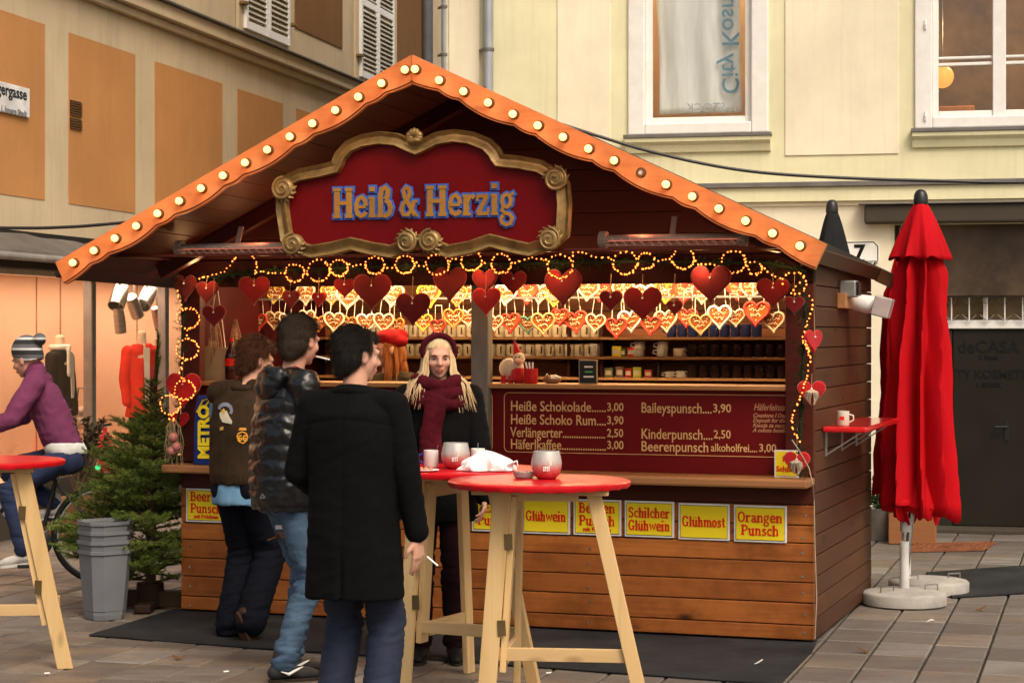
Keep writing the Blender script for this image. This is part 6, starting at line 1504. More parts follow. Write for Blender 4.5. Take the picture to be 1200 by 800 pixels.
def head_blob(B_, hc, Mh, s=1.0, female=False):
    """skull, jaw, nose, brow, ears around the head centre; Mh turns the head"""
    def e(c, r): B_.ell(Vector(hc)+Mh.to_3x3() @ (Vector(c)*s), tuple(x*s for x in r), Mh)
    k = .94 if female else 1.0
    e((0, -.012, .035), (.076, .096, .086)); e((0, .012, -.02), (.066*k, .078, .085)); e((0, .03, -.065), (.046*k, .050, .040)); e((0, .063, -.088), (.024*k, .020, .018))
    e((0, .082, .026), (.052, .018, .018)); e((.033, .062, -.02), (.028, .024, .026)); e((-.033, .062, -.02), (.028, .024, .026))
    a = Vector(hc)+Mh.to_3x3() @ (Vector((0, .088, .018))*s); b = Vector(hc)+Mh.to_3x3() @ (Vector((0, .112, -.022))*s); B_.cap(a, b, .009*s, .0135*s)
    e((.012, .100, -.026), (.010, .010, .008)); e((-.012, .100, -.026), (.010, .010, .008))
    e((0, .088, -.052), (.024, .013, .011)); e((0, .085, -.066), (.019, .012, .008))
    for q in (-1, 1): e((q*.078, -.004, -.002), (.010, .019, .031)); e((q*.083, -.010, .012), (.007, .014, .014))
def face_bits(parent, hc, Mh, s=1.0, brow=(.04, .025, .015)):
    R3 = Mh.to_3x3()
    def P_(x, y, z): return Vector(hc)+R3 @ (Vector((x, y, z))*s)
    for q in (-1, 1):
        c = MB(); c.ball(P_(q*.031, .0745, .003), .0120*s, 14, 10); e = c.build('eye', EYEW, parent, smooth=True)
        c = MB(); c.ball(P_(q*.031, .0822, .003), .0062*s, 10, 8); c.build('iris', IRIS, e, smooth=True)
        c = MB(); c.tube([P_(q*.016, .098, .019), P_(q*.031, .099, .025), P_(q*.047, .090, .019)], [.003*s, .004*s, .002*s], 6); c.build('eyebrow', mat('brow_%d' % int(brow[0]*1000), brow, .9), parent, smooth=True)
    c = MB(); c.tube([P_(-.022, .093, -.058), P_(-.008, .100, -.0535), P_(0, .1005, -.055), P_(.008, .100, -.0535), P_(.022, .093, -.058)], [.002*s, .0045*s, .004*s, .0045*s, .002*s], 8); c.tube([P_(-.02, .093, -.060), P_(0, .099, -.064), P_(.02, .093, -.060)], [.002*s, .0052*s, .002*s], 8)
    c.build('mouth', LIPS, parent, smooth=True)
def hair(parent, hc, Mh, s, col, col2, kind='short', name='hair', seed=1, curly=False):
    m = mat('hair_%d' % int(sum(col)*1e4), col, .5, col2=col2, scale=14, bmp=.7, bscale=200, stretch=(3, 3, .6))
    B_ = Blob(); R3 = Mh.to_3x3()
    def e(c, r): B_.ell(Vector(hc)+R3 @ (Vector(c)*s), tuple(x*s for x in r), Mh)
    e((0, -.022, .047), (.083, .097, .088)); e((0, -.045, .0), (.077, .067, .078)); e((0, .020, .082), (.062, .060, .046))
    if kind == 'short': e((0, -.058, -.035), (.060, .048, .050))
    iv = R3.transposed(); hv = Vector(hc)
    def cut(p):
        q = iv @ (p-hv)/s
        return (q.y > .045 and q.z < .062+ .3*max(0, .07-q.y)) or (q.y > -.0 and q.z < .022) or (q.z < -.085)
    def dsp(P, Nn): return .003*tri_noise(P, 90, seed)+.004*tri_noise(P, 35, seed+1)
    o = B_.make(name, m, parent, vox=.007, smooth=2, disp=dsp, cut=cut)
    me = o.data; n = len(me.vertices); co = np.empty(n*3); me.vertices.foreach_get('co', co); co = co.reshape(-1, 3); nr = np.empty(n*3); me.vertices.foreach_get('normal', nr); nr = nr.reshape(-1, 3)
    rs = np.random.RandomState(seed); idx = rs.randint(0, n, 7500); c = MB()
    for i in idx:
        p = Vector(co[i]); nn = Vector(nr[i]); q = iv @ (p-hv)/s
        dn = R3 @ Vector((rs.normal()*.35, -.5 if q.y < .04 else .9, -1.0 if q.z < .06 else -.2)); dn = dn-nn*dn.dot(nn)
        if dn.length < .01: continue
        dn.normalize(); l = (.026+.018*rs.rand())*s; d = (dn+nn*(.36 if not curly else .8)+Vector(rs.normal(size=3))*(.12 if not curly else .6)).normalized(); sd_ = d.cross(nn).normalized()*.0009
        e_ = p+d*l; k = len(c.v); c.v += [tuple(p-sd_), tuple(p+sd_), tuple(e_)]; c.f.append((k, k+1, k+2))
    c.build('hair_strands', m, o, kind='stuff', fix=False); return o, m
def drape(parent_obj, name, m, polys, origin, direction, off=.004, thick=True):
    """project flat polygons (lists of 3D points in the person's frame) onto the clothing mesh"""
    me = parent_obj.data; bvh = BVHTree.FromPolygons([v.co[:] for v in me.vertices], [p.vertices[:] for p in me.polygons]); d = Vector(direction).normalized(); c = MB()
    for pl, fs in polys:
        vs = []
        for p in pl:
            p = Vector(p); h = bvh.ray_cast(p-d*.6, d); vs.append((h[0]-d*off) if h[0] is not None else p)
        c.add(vs, fs)
    o = c.build(name, m, parent_obj, fix=False); sdf = o.modifiers.new('s', 'SOLIDIFY'); sdf.thickness = .002; return o
def shoe(parent, ankle, toe_dir, m, sole, pitch=0, s=1.0, zs=0.0):
    """ankle joint point; toe_dir a 3D direction"""
    d = Vector(toe_dir).normalized(); x = d.cross(Vector((0, 0, 1)));
    if x.length < .2: x = Vector((1, 0, 0))
    x.normalize(); u = x.cross(d).normalized(); A = Vector(ankle)
    M = Matrix(((x.x, d.x, u.x, A.x), (x.y, d.y, u.y, A.y), (x.z, d.z, u.z, A.z), (0, 0, 0, 1)))
    B_ = Blob()
    def T(p): return M @ (Vector(p)*s)
    B_.cap(T((0, -.045, -.045)), T((0, .02, -.04)), .036*s, .038*s); B_.cap(T((0, .0, -.04)), T((0, .13, -.055)), .040*s, .036*s, .8, x); B_.cap(T((0, .09, -.058)), T((0, .16, -.062)), .040*s, .030*s, .75, x); B_.cap(T((0, -.02, -.03)), T((0, -.01, .04)), .040*s, .042*s)
    o = B_.make('shoe', m, parent, vox=.008, smooth=2)
    c = MB(); pts = []
    for k in range(28):
        a = 2*math.pi*k/28; y = .06+.135*math.sin(a); w2 = .036+.010*math.sin(a) if True else 0; pts.append((w2*math.cos(a)*(1 if abs(math.sin(a)) < .9 else .95), y))
    vs = [T((px, py, z)) for z in (-.098, -.078) for px, py in pts]; n = 28
    c.add(vs, [tuple(range(n-1, -1, -1)), tuple(range(n, 2*n))]+[(k, (k+1) % n, (k+1) % n+n, k+n) for k in range(n)]); c.build('sole', sole, o, bevel=.003); return o
class Fig:
    def __init__(s, label, loc, face, H=1.75, pelvis=(0, 0, None), lean=(0, 0), sw=.19, head_off=(0, .03, 0), head_rot=(0, 0, 0), feet=((-.1, 0, .09), (.1, .0, .09)), knee_hint=((0, 1, 0), (0, 1, 0)), hands=None, elbow_hint=((-.6, -1, 0), (.6, -1, 0)), female=False, group=None, z0=0):
        k = H/1.75; s.k = k; rz = math.atan2(-face[0], face[1]); s.t = thing('person', label, 'person', (loc[0], loc[1], z0), rz, group)
        pz = (pelvis[2] if pelvis[2] is not None else .93*k); s.pel = Vector((pelvis[0], pelvis[1], pz)); s.hip = [s.pel+Vector((q*.088*k, 0, -.03)) for q in (-1, 1)]
        s.foot = [Vector(f) for f in feet]; s.knee = [ik(s.hip[i], s.foot[i], .43*k, .42*k, knee_hint[i]) for i in (0, 1)]
        s.ch = s.pel+Vector((lean[0]*.7, lean[1]*.7, .36*k*math.cos(math.hypot(*lean)*1.2))); s.nk = s.pel+Vector((lean[0], lean[1], .55*k*math.cos(math.hypot(*lean)*1.1)))
        s.sh = [s.nk+Vector((q*sw*k, -.005, -.055*k)) for q in (-1, 1)]
        s.hd = s.nk+Vector((head_off[0], head_off[1], .155*k+head_off[2])); s.Mh = Euler([R(a) for a in head_rot], 'XYZ').to_matrix().to_4x4()
        hands = hands or ((-.26, .02, .80), (.26, .02, .80)); s.wr = [Vector(h) for h in hands]; s.el = [ik(s.sh[i], s.wr[i], .29*k, .26*k, elbow_hint[i]) for i in (0, 1)]; s.female = female; s.sw = sw
        for i in (0, 1):
            d = s.wr[i]-s.el[i]
            if d.length > .265*k: s.wr[i] = s.el[i]+d.normalized()*.262*k
    def body(s, skin=None):
        k = s.k; B_ = Blob(); f = .92 if s.female else 1.0
        for i in (0, 1):
            B_.cap(s.hip[i], s.knee[i], .080*k*f, .052*k); B_.cap(s.knee[i], s.foot[i], .050*k, .034*k); B_.cap(s.sh[i], s.el[i], .046*k*f, .036*k*f); B_.cap(s.el[i], s.wr[i], .036*k*f, .024*k*f); B_.cap(s.nk-Vector((0, 0, .03)), s.sh[i], .055*k, .048*k*f)
        B_.cap(s.pel, s.ch, .11*k, .12*k*f, .8); B_.cap(s.ch, s.nk-Vector((0, 0, .06)), .12*k*f, .08*k, .75); B_.cap(s.nk-Vector((0, 0, .05)), s.hd-Vector((0, .012, .04)), .055*k*f, .052*k*f)
        head_blob(B_, s.hd, s.Mh, k*.98, s.female); s.b = B_.make('body', skin or SKIN, s.t, vox=.0075, smooth=2); face_bits(s.t, s.hd, s.Mh, k*.98); return s
    def trousers(s, m, rt=.098, rk=.070, ra=.060, disp=None, top=.06, hem=-.02, wr=.006, seed=3, fr=26):
        k = s.k; B_ = Blob(); B_.ell(s.pel+Vector((0, -.01, 0)), (.165*k, .118*k, .12*k))
        for i in (0, 1):
            B_.cap(s.hip[i], s.knee[i], rt*k, rk*k, .98); an = s.foot[i]+(s.foot[i]-s.knee[i]).normalized()*(hem); B_.cap(s.knee[i], an, rk*k, ra*k); B_.ell(s.hip[i]+Vector((0, -.045, -.02)), (.085*k, .085*k, .095*k))
        def d(P, Nn):
            o = wr*.6*wrinkle(P, fr, seed, (1, 1, 1.6)); 
            for q in (*s.knee, *s.foot): r = np.linalg.norm(P-np.array(q), axis=1); o += wr*1.5*np.exp(-(r/.16)**2)*wrinkle(P, 30, seed+7, (.8, .8, 2.4))
            return o
        s.tr = B_.make('trousers', m, s.t, vox=.010, smooth=2, disp=disp or d); return s.tr
CIG = mat('cigarette_paper', (.85, .83, .78), .7)
def cigarette(label, p, d, ln=.07):
    t = tag(MB().tube([(0, 0, 0), Vector(d).normalized()*ln], .004, 8).build('cigarette', CIG, None, loc=p, smooth=True), label, 'cigarette'); return t
M_SHOE = mat('shoe_black', (.012, .011, .011), .45); M_SOLE = mat('sole_dark', (.03, .022, .016), .8); M_SOLEW = mat('sole_white', (.6, .58, .54), .7)
# ---- 1. man in a long black coat --------------------------------------------------------------
COAT = mat('coat_black', (.0018, .0018, .002), .9, var=.3, bmp=.5, bscale=260)
YC = 8.5; XC = (415-600)/FPX*YC
f = Fig('man in a long black coat seen from behind, holding a cigarette low', (XC, YC), (.30, .95), H=1.73, sw=.195, head_off=(0, .03, .0), head_rot=(-4, 0, -38), feet=((-.115, .03, .09), (.125, -.03, .09)), hands=((-.19, .20, .99), (.285, .05, .755)), elbow_hint=((-.45, -1, 0), (.4, -1, 0)))
f.body(); k = f.k; hair(f.t, f.hd, f.Mh, k, (.006, .005, .004), (.020, .015, .011), seed=11)
J = denim('jeans_navy', (.003, .007, .022), (.007, .015, .042), worn=.15); f.trousers(J, rt=.10, rk=.078, ra=.075, hem=.03, wr=.006)
for i in (0, 1): shoe(f.t, f.foot[i]+Vector((0, 0, .0)), (.15*(1 if i else -1), 1, 0), M_SHOE, M_SOLE)
B_ = Blob(); n0 = f.nk
B_.loft([(0, .0, .60, .212, .158, .9), (0, .0, .68, .210, .156, .9), (0, 0, .85, .202, .150, .92), (0, 0, 1.0, .196, .142, .92), (0, .0, 1.12, .196, .138, .92), (0, .0, 1.28, .210, .140, .9), (0, .0, 1.38, .198, .128, .9), (0, .01, 1.44, .14, .10, .9), (0, .015, 1.475, .085, .08)])
for i in (0, 1):
    q = -1 if i == 0 else 1; B_.cap(f.nk+Vector((q*.06, 0, -.035)), f.sh[i]+Vector((-q*.008, 0, .0)), .058, .064); B_.cap(f.sh[i]+Vector((-q*.008, 0, .0)), f.el[i], .066, .058); B_.cap(f.el[i], f.wr[i]-(f.wr[i]-f.el[i]).normalized()*.01, .057, .050)
def dc(P, Nn):
    o = .004*wrinkle(P, 16, 5, (1, 1, .5))+.0025*wrinkle(P, 34, 8)
    low = np.clip((.95-P[:, 2])/.45, 0, 1); o += low*.004*np.sin(np.arctan2(P[:, 1], P[:, 0])*7+1)
    vent = np.exp(-((P[:, 0]-.0)/.012)**2)*(P[:, 1] < 0)*np.clip((.85-P[:, 2])/.2, 0, 1); seam = np.exp(-((P[:, 0])/.006)**2)*(P[:, 1] < 0)
    yoke = np.exp(-((P[:, 2]-1.335-.02*np.cos(P[:, 0]*9))/.005)**2)*(P[:, 1] < .02)*(np.abs(P[:, 0]) < .2)
    return o-.016*vent-.004*seam-.005*yoke
coat = B_.make('long_coat', COAT, f.t, vox=.0085, smooth=2, disp=dc)
B_ = Blob(); c0 = f.nk+Vector((0, .015, -.02))
for kk in range(22):
    a = 2*math.pi*kk/22; a2 = 2*math.pi*(kk+1)/22; B_.cap(c0+Vector((.083*math.cos(a), .078*math.sin(a), .012-.02*math.sin(a))), c0+Vector((.083*math.cos(a2), .078*math.sin(a2), .012-.02*math.sin(a2))), .020, .020); B_.cap(c0+Vector((.075*math.cos(a), .07*math.sin(a), .035-.015*math.sin(a))), c0+Vector((.075*math.cos(a2), .07*math.sin(a2), .035-.015*math.sin(a2))), .013, .013)
B_.make('coat_collar', COAT, f.t, vox=.007, smooth=2)
hd_r = hand(f.t, f.wr[1]+Vector((.0, .0, -.02)), (.05, .15, -1), (-.9, .35, 0), -1, curl=.35)
hand(f.t, f.wr[0], (.0, .8, .3), (1, 0, 0), 1, curl=.6)
hp = f.t.matrix_basis @ (f.wr[1]+Vector((.03, .045, -.10))); cigarette('cigarette held low by the man in the long black coat', hp, (.75, -.1, -.62), .06)
# ---- 2. man in a black puffer jacket ----------------------------------------------------------
YP = 9.98; XP = (334-600)/FPX*YP
f = Fig('tall man in a shiny black puffer jacket and blue jeans smoking', (XP, YP), (.86, .50), H=1.80, sw=.195, head_off=(.01, .06, -.01), head_rot=(-6, 0, 22), feet=((-.075, .06, .09), (.09, -.05, .09)), hands=((-.20, .20, 1.02), (.18, .26, 1.03)), elbow_hint=((-.9, -.8, -.1), (.9, -.8, -.1)), lean=(0, .02))
f.body(); k = f.k; hair(f.t, f.hd, f.Mh, k*1.03, (.020, .013, .008), (.055, .037, .024), seed=5)
J2 = denim('jeans_washed', (.018, .042, .085), (.065, .12, .19), worn=.55); trs = f.trousers(J2, rt=.094, rk=.064, ra=.054, hem=-.01, wr=.0085, fr=32)
M_SH2 = mat('sneaker_dark', (.03, .028, .03), .6)
for i in (0, 1):
    so2 = shoe(f.t, f.foot[i], (.12*(1 if i else -1), 1, 0), M_SH2, M_SOLE)
    c = MB(); A_ = f.foot[i]; c.tube([A_+Vector((.044, -.03, -.035)), A_+Vector((.047, .01, -.05)), A_+Vector((.044, .06, -.03)), A_+Vector((.040, .09, -.02))], [.002, .008, .006, .002], 6); c.build('white_swoosh_stripe', M_WHITE, so2)
NYL = mat('puffer_nylon', (.005, .0052, .006), .30, var=.2, bmp=.45, bscale=26, bdist=.008, coat=.12)
B_ = Blob()
B_.loft([(0, .0, .84, .19, .15, .9), (0, 0, .92, .212, .168, .9), (0, 0, 1.08, .214, .165, .9), (0, .01, 1.24, .222, .165, .88), (0, .02, 1.38, .208, .145, .88), (0, .03, 1.46, .13, .11)])
for i in (0, 1):
    q = -1 if i == 0 else 1; B_.cap(f.nk+Vector((q*.05, 0, -.03)), f.sh[i], .062, .078); B_.cap(f.sh[i], f.el[i], .074, .068); B_.cap(f.el[i], f.wr[i], .066, .054)
def dp(P, Nn):
    out = np.zeros(len(P)); w1 = .012*tri_noise(P, 12, 3)
    tor = np.abs(np.sin(np.pi*(P[:, 2]+w1)/.078))**.45
    arm = np.zeros(len(P)); wgt = np.zeros(len(P))
    for i in (0, 1):
        for a_, b_ in ((f.sh[i], f.el[i]), (f.el[i], f.wr[i])):
            a = np.array(a_); b = np.array(b_); d = b-a; L_ = np.linalg.norm(d); d = d/L_; t = (P-a) @ d; rr = np.linalg.norm(P-a-np.outer(t, d), axis=1); w_ = ((t > -.02) & (t < L_+.02) & (rr < .105)); arm = np.where(w_ > wgt, np.abs(np.sin(np.pi*(t+w1+.02)/.072))**.45, arm); wgt = np.maximum(wgt, w_)
    out = np.where(wgt > 0, arm, tor); return .009*out-.010+.007*wrinkle(P, 26, 6, (.7, .7, 2.2))+.003*wrinkle(P, 60, 9)
jk = B_.make('puffer_jacket', NYL, f.t, vox=.0085, smooth=1, disp=dp)
B_ = Blob(); c0 = f.nk+Vector((0, -.03, -.015))
for kk in range(20):
    a = 2*math.pi*kk/20; a2 = 2*math.pi*(kk+1)/20; B_.cap(c0+Vector((.10*math.cos(a), .095*math.sin(a), -.04*math.sin(a)*-1*-.5)), c0+Vector((.10*math.cos(a2), .095*math.sin(a2), 0)), .024, .024)
B_.ell(c0+Vector((0, -.075, -.04)), (.115, .050, .085))
B_.make('hood', NYL, f.t, vox=.009, smooth=2, disp=lambda P, Nn: .012*wrinkle(P, 26, 9)+.005*wrinkle(P, 60, 2))
c = MB(); c.tube([c0+Vector((.085, .02, .045)), c0+Vector((.10, .10, .0)), c0+Vector((.07, .14, -.10)), c0+Vector((.05, .155, -.2))], .008, 8); c.build('red_zip_edge', mat('zip_red', (.35, .01, .02), .5), f.t, smooth=True)
c = MB(); c.tube([c0+Vector((.095, .10, -.02)), c0+Vector((.075, .135, -.11)), c0+Vector((.06, .15, -.2))], .004, 8); c.build('blue_cord', mat('cord_blue', (.06, .12, .2), .5), f.t, smooth=True)
for i in (0, 1): hand(f.t, f.wr[i]+(f.wr[i]-f.el[i]).normalized()*.02, (f.wr[i]-f.el[i])+Vector((0, 0, .15)), (0, 0, 1) if i else (0, 0, 1), 1 if i else -1, curl=.7)
mp_ = f.t.matrix_basis @ (f.hd+f.Mh.to_3x3() @ Vector((.008, .103, -.058))); cigarette('lit cigarette in the mouth of the man in the puffer jacket', mp_, Vector((.93, -.25, -.22)), .08)
# back pocket stitching and small logo
dv = f.t.matrix_basis.to_3x3().inverted() @ Vector((0.1, 1, 0))
def from_px(px, py, Y): return f.t.matrix_basis.inverted() @ D3(px, py, Y)
def px_polys(pairs, wd, Y):
    out = []
    for (x0, y0), (x1, y1) in pairs:
        a = from_px(x0, y0, Y); b = from_px(x1, y1, Y); u = Vector((0, 0, 1)).cross((b-a).normalized())
        n_ = (b-a).cross(dv).normalized()*wd/2; out.append(([a-n_, b-n_, b+n_, a+n_], [(0, 1, 2, 3)]))
    return out
f_t_inv = None
M_ORST = mat('orange_stitch', (.30, .13, .035), .7)
drape(trs, 'pocket_stitching', M_ORST, px_polys([((313, 630), (319, 627)), ((319, 627), (327, 627)), ((327, 627), (331, 633)), ((331, 633), (336, 636)), ((314, 634), (321, 630)), ((321, 630), (327, 632))], .010, 9.9), None, dv, .003)
drape(trs, 'waist_patch', M_WHITE, [([from_px(316, 618, 9.9), from_px(326, 617, 9.9), from_px(326, 622, 9.9), from_px(316, 623, 9.9)], [(0, 1, 2, 3)])], None, dv, .003)
drape(jk, 'jacket_logo', M_STEEL, px_polys([((308, 582), (311, 577)), ((311, 577), (315, 581)), ((315, 581), (308, 582))], .006, 9.9), None, dv, .003)
# ---- 3. man in a brown vest -------------------------------------------------------------------
YV = 11.25; XV = (284-600)/FPX*YV
f = Fig('man in a brown vest with motorcycle patches leaning at the counter', (XV, YV), (.45, .9), H=1.69, sw=.19, head_off=(.02, .06, -.02), head_rot=(-12, 0, -35), feet=((-.09, .02, .09), (.10, -.05, .135)), knee_hint=((0, 1, 0), (0, 1, .1)), hands=((-.16, .36, 1.02), (.24, .34, 1.0)), lean=(0, .05), elbow_hint=((-1, -.5, -.3), (1, -.5, -.3)))
f.body(); k = f.k; hair(f.t, f.hd, f.Mh, k*1.08, (.035, .013, .006), (.10, .038, .016), seed=8, curly=True)
f.trousers(mat('trousers_dark', (.003, .004, .009), .9), rt=.10, rk=.085, ra=.085, hem=.03, wr=.006)
shoe(f.t, f.foot[0], (-.1, 1, 0), M_SHOE, M_SOLE); shoe(f.t, f.foot[1], (.1, .35, -1), mat('shoe_brown', (.035, .018, .01), .5), mat('sole_brown', (.06, .03, .018), .8))
B_ = Blob(); B_.loft([(0, .0, .76, .178, .14), (0, 0, .86, .172, .138), (0, 0, .90, .160, .125), (0, 0, 1.0, .165, .13), (0, 0, 1.1, .15, .12)]); SHB = mat('shirt_light_blue', (.13, .26, .40), .85, bmp=.3)
for i in (0, 1): B_.cap(f.sh[i], f.el[i], .062, .052); B_.cap(f.el[i], f.wr[i], .052, .040)
B_.cap(f.sh[0], f.sh[1], .05, .05)
B_.make('blue_shirt', SHB, f.t, vox=.01, smooth=2, disp=lambda P, Nn: .006*wrinkle(P, 26, 4, (1, 1, .4))+.002*np.sin(np.arctan2(P[:, 1], P[:, 0])*9)*(P[:, 2] < .85))
VEST = mat('vest_brown', (.026, .015, .007), .75, var=.35, bmp=.5, bscale=120)
B_ = Blob(); B_.loft([(0, .01, .875, .188, .156, .95), (0, .01, .93, .194, .158, .95), (0, .02, 1.05, .198, .155, .88), (0, .035, 1.2, .205, .155, .85), (0, .045, 1.32, .195, .138, .85), (0, .05, 1.39, .13, .10)])
for i in (0, 1): q = -1 if i == 0 else 1; B_.cap(f.nk+Vector((q*.05, -.01, -.03)), f.sh[i]+Vector((q*.005, 0, .0)), .058, .070)
def dvst(P, Nn): return .005*wrinkle(P, 24, 12, (1, 1, .7))+.003*wrinkle(P, 50, 3)+.006*(P[:, 2] < .93)*np.sin(np.arctan2(P[:, 1], P[:, 0])*40)*.4
vest = B_.make('brown_vest', VEST, f.t, vox=.0085, smooth=2, disp=dvst)
B_ = Blob(); c0 = f.nk+Vector((0, .01, -.02))
for kk in range(20): a = 2*math.pi*kk/20; a2 = 2*math.pi*(kk+1)/20; B_.cap(c0+Vector((.085*math.cos(a), .08*math.sin(a), .0)), c0+Vector((.085*math.cos(a2), .08*math.sin(a2), 0)), .024, .024)
B_.make('vest_collar', VEST, f.t, vox=.008, smooth=2)
for i in (0, 1): hand(f.t, f.wr[i], (f.wr[i]-f.el[i]), (0, 0, -1), 1 if i else -1, curl=.4)
dv = f.t.matrix_basis.to_3x3().inverted() @ Vector((-.08, 1, 0)); Yv = 11.1
def grid_poly(pts2):   # fan polygon from pixel outline
    vs = [from_px(x, y, Yv) for x, y in pts2]; cx = sum(p[0] for p in pts2)/len(pts2); cy = sum(p[1] for p in pts2)/len(pts2); vs.append(from_px(cx, cy, Yv)); n_ = len(pts2); return (vs, [(i, (i+1) % n_, n_) for i in range(n_)])
arc = [(255+9*math.cos(R(a))+8, 479-9*math.sin(R(a))) for a in range(160, -21, -20)]+[(255+5.5*math.cos(R(a))+8, 481-5*math.sin(R(a))) for a in range(-20, 161, 20)]
def strip(outer, inner): vs = [from_px(*p, Yv) for p in outer+inner]; n_ = len(outer); return (vs, [(i, i+1, n_+i+1, n_+i) for i in range(n_-1)])
oa = [(263+9.5*math.cos(R(a)), 481-9*math.sin(R(a))) for a in range(170, -31, -20)]; ia = [(263+6*math.cos(R(a)), 482-5.5*math.sin(R(a))) for a in range(170, -31, -20)]
drape(vest, 'arched_patch', mat('patch_grey', (.16, .17, .22), .8), [strip(oa, ia)], None, dv, .004)
drape(vest, 'wing_patch', mat('patch_cream', (.48, .44, .33), .8), [grid_poly([(256, 485), (260, 481), (265, 482), (268, 488), (272, 494), (271, 497), (265, 496), (260, 495), (257, 490)])], None, dv, .005)
drape(vest, 'patch_dot', mat('patch_gold', (.45, .28, .06), .8), [grid_poly([(258, 482), (261, 479), (264, 482), (261, 486)]), grid_poly([(257, 501), (261, 500), (261, 504), (257, 505)])], None, dv, .007)
M_PGOLD = mat('patch_orange', (.62, .28, .04), .8)
sh6 = [(279, 507), (284, 505), (289, 507), (291, 511), (290, 516), (285, 520), (279, 517), (277, 511)]; ish = [(284+(x-284)*.78, 512.5+(y-512.5)*.78) for x, y in sh6]
drape(vest, 'route_patch', M_PGOLD, [strip(sh6+[sh6[0]], ish+[ish[0]])], None, dv, .004)
drape(vest, 'route_patch_top', M_PGOLD, [grid_poly([(279.5, 504), (281, 501), (288, 501), (289, 504)])], None, dv, .004)
def digit6(cx, cy, r): pts = [(cx+r*1.0, cy-r*1.7), (cx-r*.2, cy-r*1.9), (cx-r, cy-r*.8), (cx-r, cy+r*.3), (cx-r*.2, cy+r), (cx+r*.8, cy+r*.6), (cx+r*.9, cy-.1*r), (cx+.2*r, cy-.6*r), (cx-.8*r, cy-.1*r)]; return [((pts[i]), (pts[i+1])) for i in range(len(pts)-1)]
pl = []
for cx in (281.4, 286.8): pl += px_polys(digit6(cx, 513.8, 2.0), .006, Yv)
drape(vest, 'route_patch_number', M_PGOLD, pl, None, dv, .005)
# ---- 4. woman with the burgundy scarf ---------------------------------------------------------
YW = 10.5; XW = (514-600)/FPX*YW
f = Fig('blonde woman with burgundy headband and scarf behind the second table', (XW, YW), (.02, -1), H=1.70, sw=.175, head_off=(0, .03, 0), head_rot=(-5, 0, 6), feet=((-.08, .0, .09), (.09, -.02, .09)), hands=((-.24, .14, .86), (.22, .16, .88)), elbow_hint=((-.9, -.6, 0), (.9, -.6, 0)), female=True)
f.body(); k = f.k
BUR = mat('burgundy_knit', (.055, .003, .008), .95, bmp=.9, bscale=120, var=.4); BURD = mat('burgundy_trousers', (.014, .0035, .005), .9, var=.3)
f.trousers(BURD, rt=.092, rk=.064, ra=.052, wr=.005)
for i in (0, 1): shoe(f.t, f.foot[i], (.1*(1 if i else -1), 1, 0), M_SHOE, M_SOLE)
B_ = Blob(); B_.loft([(0, .0, .74, .21, .16, .9), (0, 0, .9, .20, .155, .9), (0, 0, 1.05, .178, .14, .9), (0, 0, 1.2, .185, .145, .88), (0, .0, 1.33, .178, .125, .88), (0, 0, 1.41, .10, .085)])
for i in (0, 1): q = -1 if i == 0 else 1; B_.cap(f.nk+Vector((q*.04, 0, -.035)), f.sh[i], .055, .066); B_.cap(f.sh[i], f.el[i], .068, .060); B_.cap(f.el[i], f.wr[i], .058, .05)
B_.make('black_coat', COAT, f.t, vox=.01, smooth=2, disp=lambda P, Nn: .005*wrinkle(P, 20, 2))
for i in (0, 1): hand(f.t, f.wr[i], (0, .3, -1), (1 if i == 0 else -1, 0, 0), 1 if i == 0 else -1, s=.92, curl=.5)
B_ = Blob(); c0 = f.nk+Vector((0, .02, .0))
for lp in range(3):
    r0 = .098+.012*lp; zz = .035-.045*lp
    for kk in range(26):
        a = 2*math.pi*kk/26; a2 = 2*math.pi*(kk+1)/26; g_ = lambda a: c0+Vector((r0*1.12*math.cos(a), r0*.95*math.sin(a)+.012, zz-.035*math.sin(a)*(1 if lp else .6)+.010*math.sin(3*a+lp*2))); B_.cap(g_(a), g_(a2), .027, .027)
B_.cap(c0+Vector((.02, .15, -.09)), c0+Vector((.03, .165, -.28)), .052, .058, .5); B_.cap(c0+Vector((.03, .165, -.28)), c0+Vector((.05, .165, -.52)), .058, .066, .35)
def dsc(P, Nn): return .011*wrinkle(P, 30, 7, (.7, .7, 1.4))+.004*wrinkle(P, 70, 9)
scf = B_.make('scarf', BUR, f.t, vox=.009, smooth=2, disp=dsc)
M_BL = mat('hair_blonde', (.48, .33, .17), .5, col2=(.76, .58, .34), scale=18, bmp=.8, bscale=220, stretch=(4, 4, .5))
B_ = Blob(); Mh = f.Mh.to_3x3(); hv = f.hd
def HP(x, y, z): return hv+Mh @ (Vector((x, y, z))*k)
B_.ell(HP(0, -.02, .045), (.084*k, .098*k, .086*k)); B_.ell(HP(0, -.05, -.02), (.085*k, .062*k, .09*k))
def cutw(p): q = Mh.transposed() @ (p-hv)/k; return (q.y > .040 and q.z < .055 and abs(q.x) < .066) or (q.y > .075 and q.z < .06)
hb = B_.make('hair', M_BL, f.t, vox=.007, smooth=2, cut=cutw, disp=lambda P, Nn: .003*tri_noise(P, 80, 2))
c = MB(); rs = random.Random(6)
for q in (-1, 1):
    for kk in range(110):
        u_ = rs.random(); v_ = rs.random(); sx = q*(.062+.024*v_); y0 = .06-.11*u_
        l = .15+.09*rs.random()+(.06 if q < 0 else .0)*rs.random(); wv = rs.uniform(-.01, .01)
        pts = [HP(q*.055, y0*.6, .065), HP(sx, y0, .0), HP(sx*1.06+wv, y0+.01, -.07), HP(sx*(1.25+.6*v_)+wv, y0+.045, -.13), HP(sx*(1.35+.95*v_)-wv, y0+.075+.02*rs.random(), -.07-l*.8)]
        c.tube(pts, [.004, .0055, .0055, .004, .0006], 5, sq=.6)
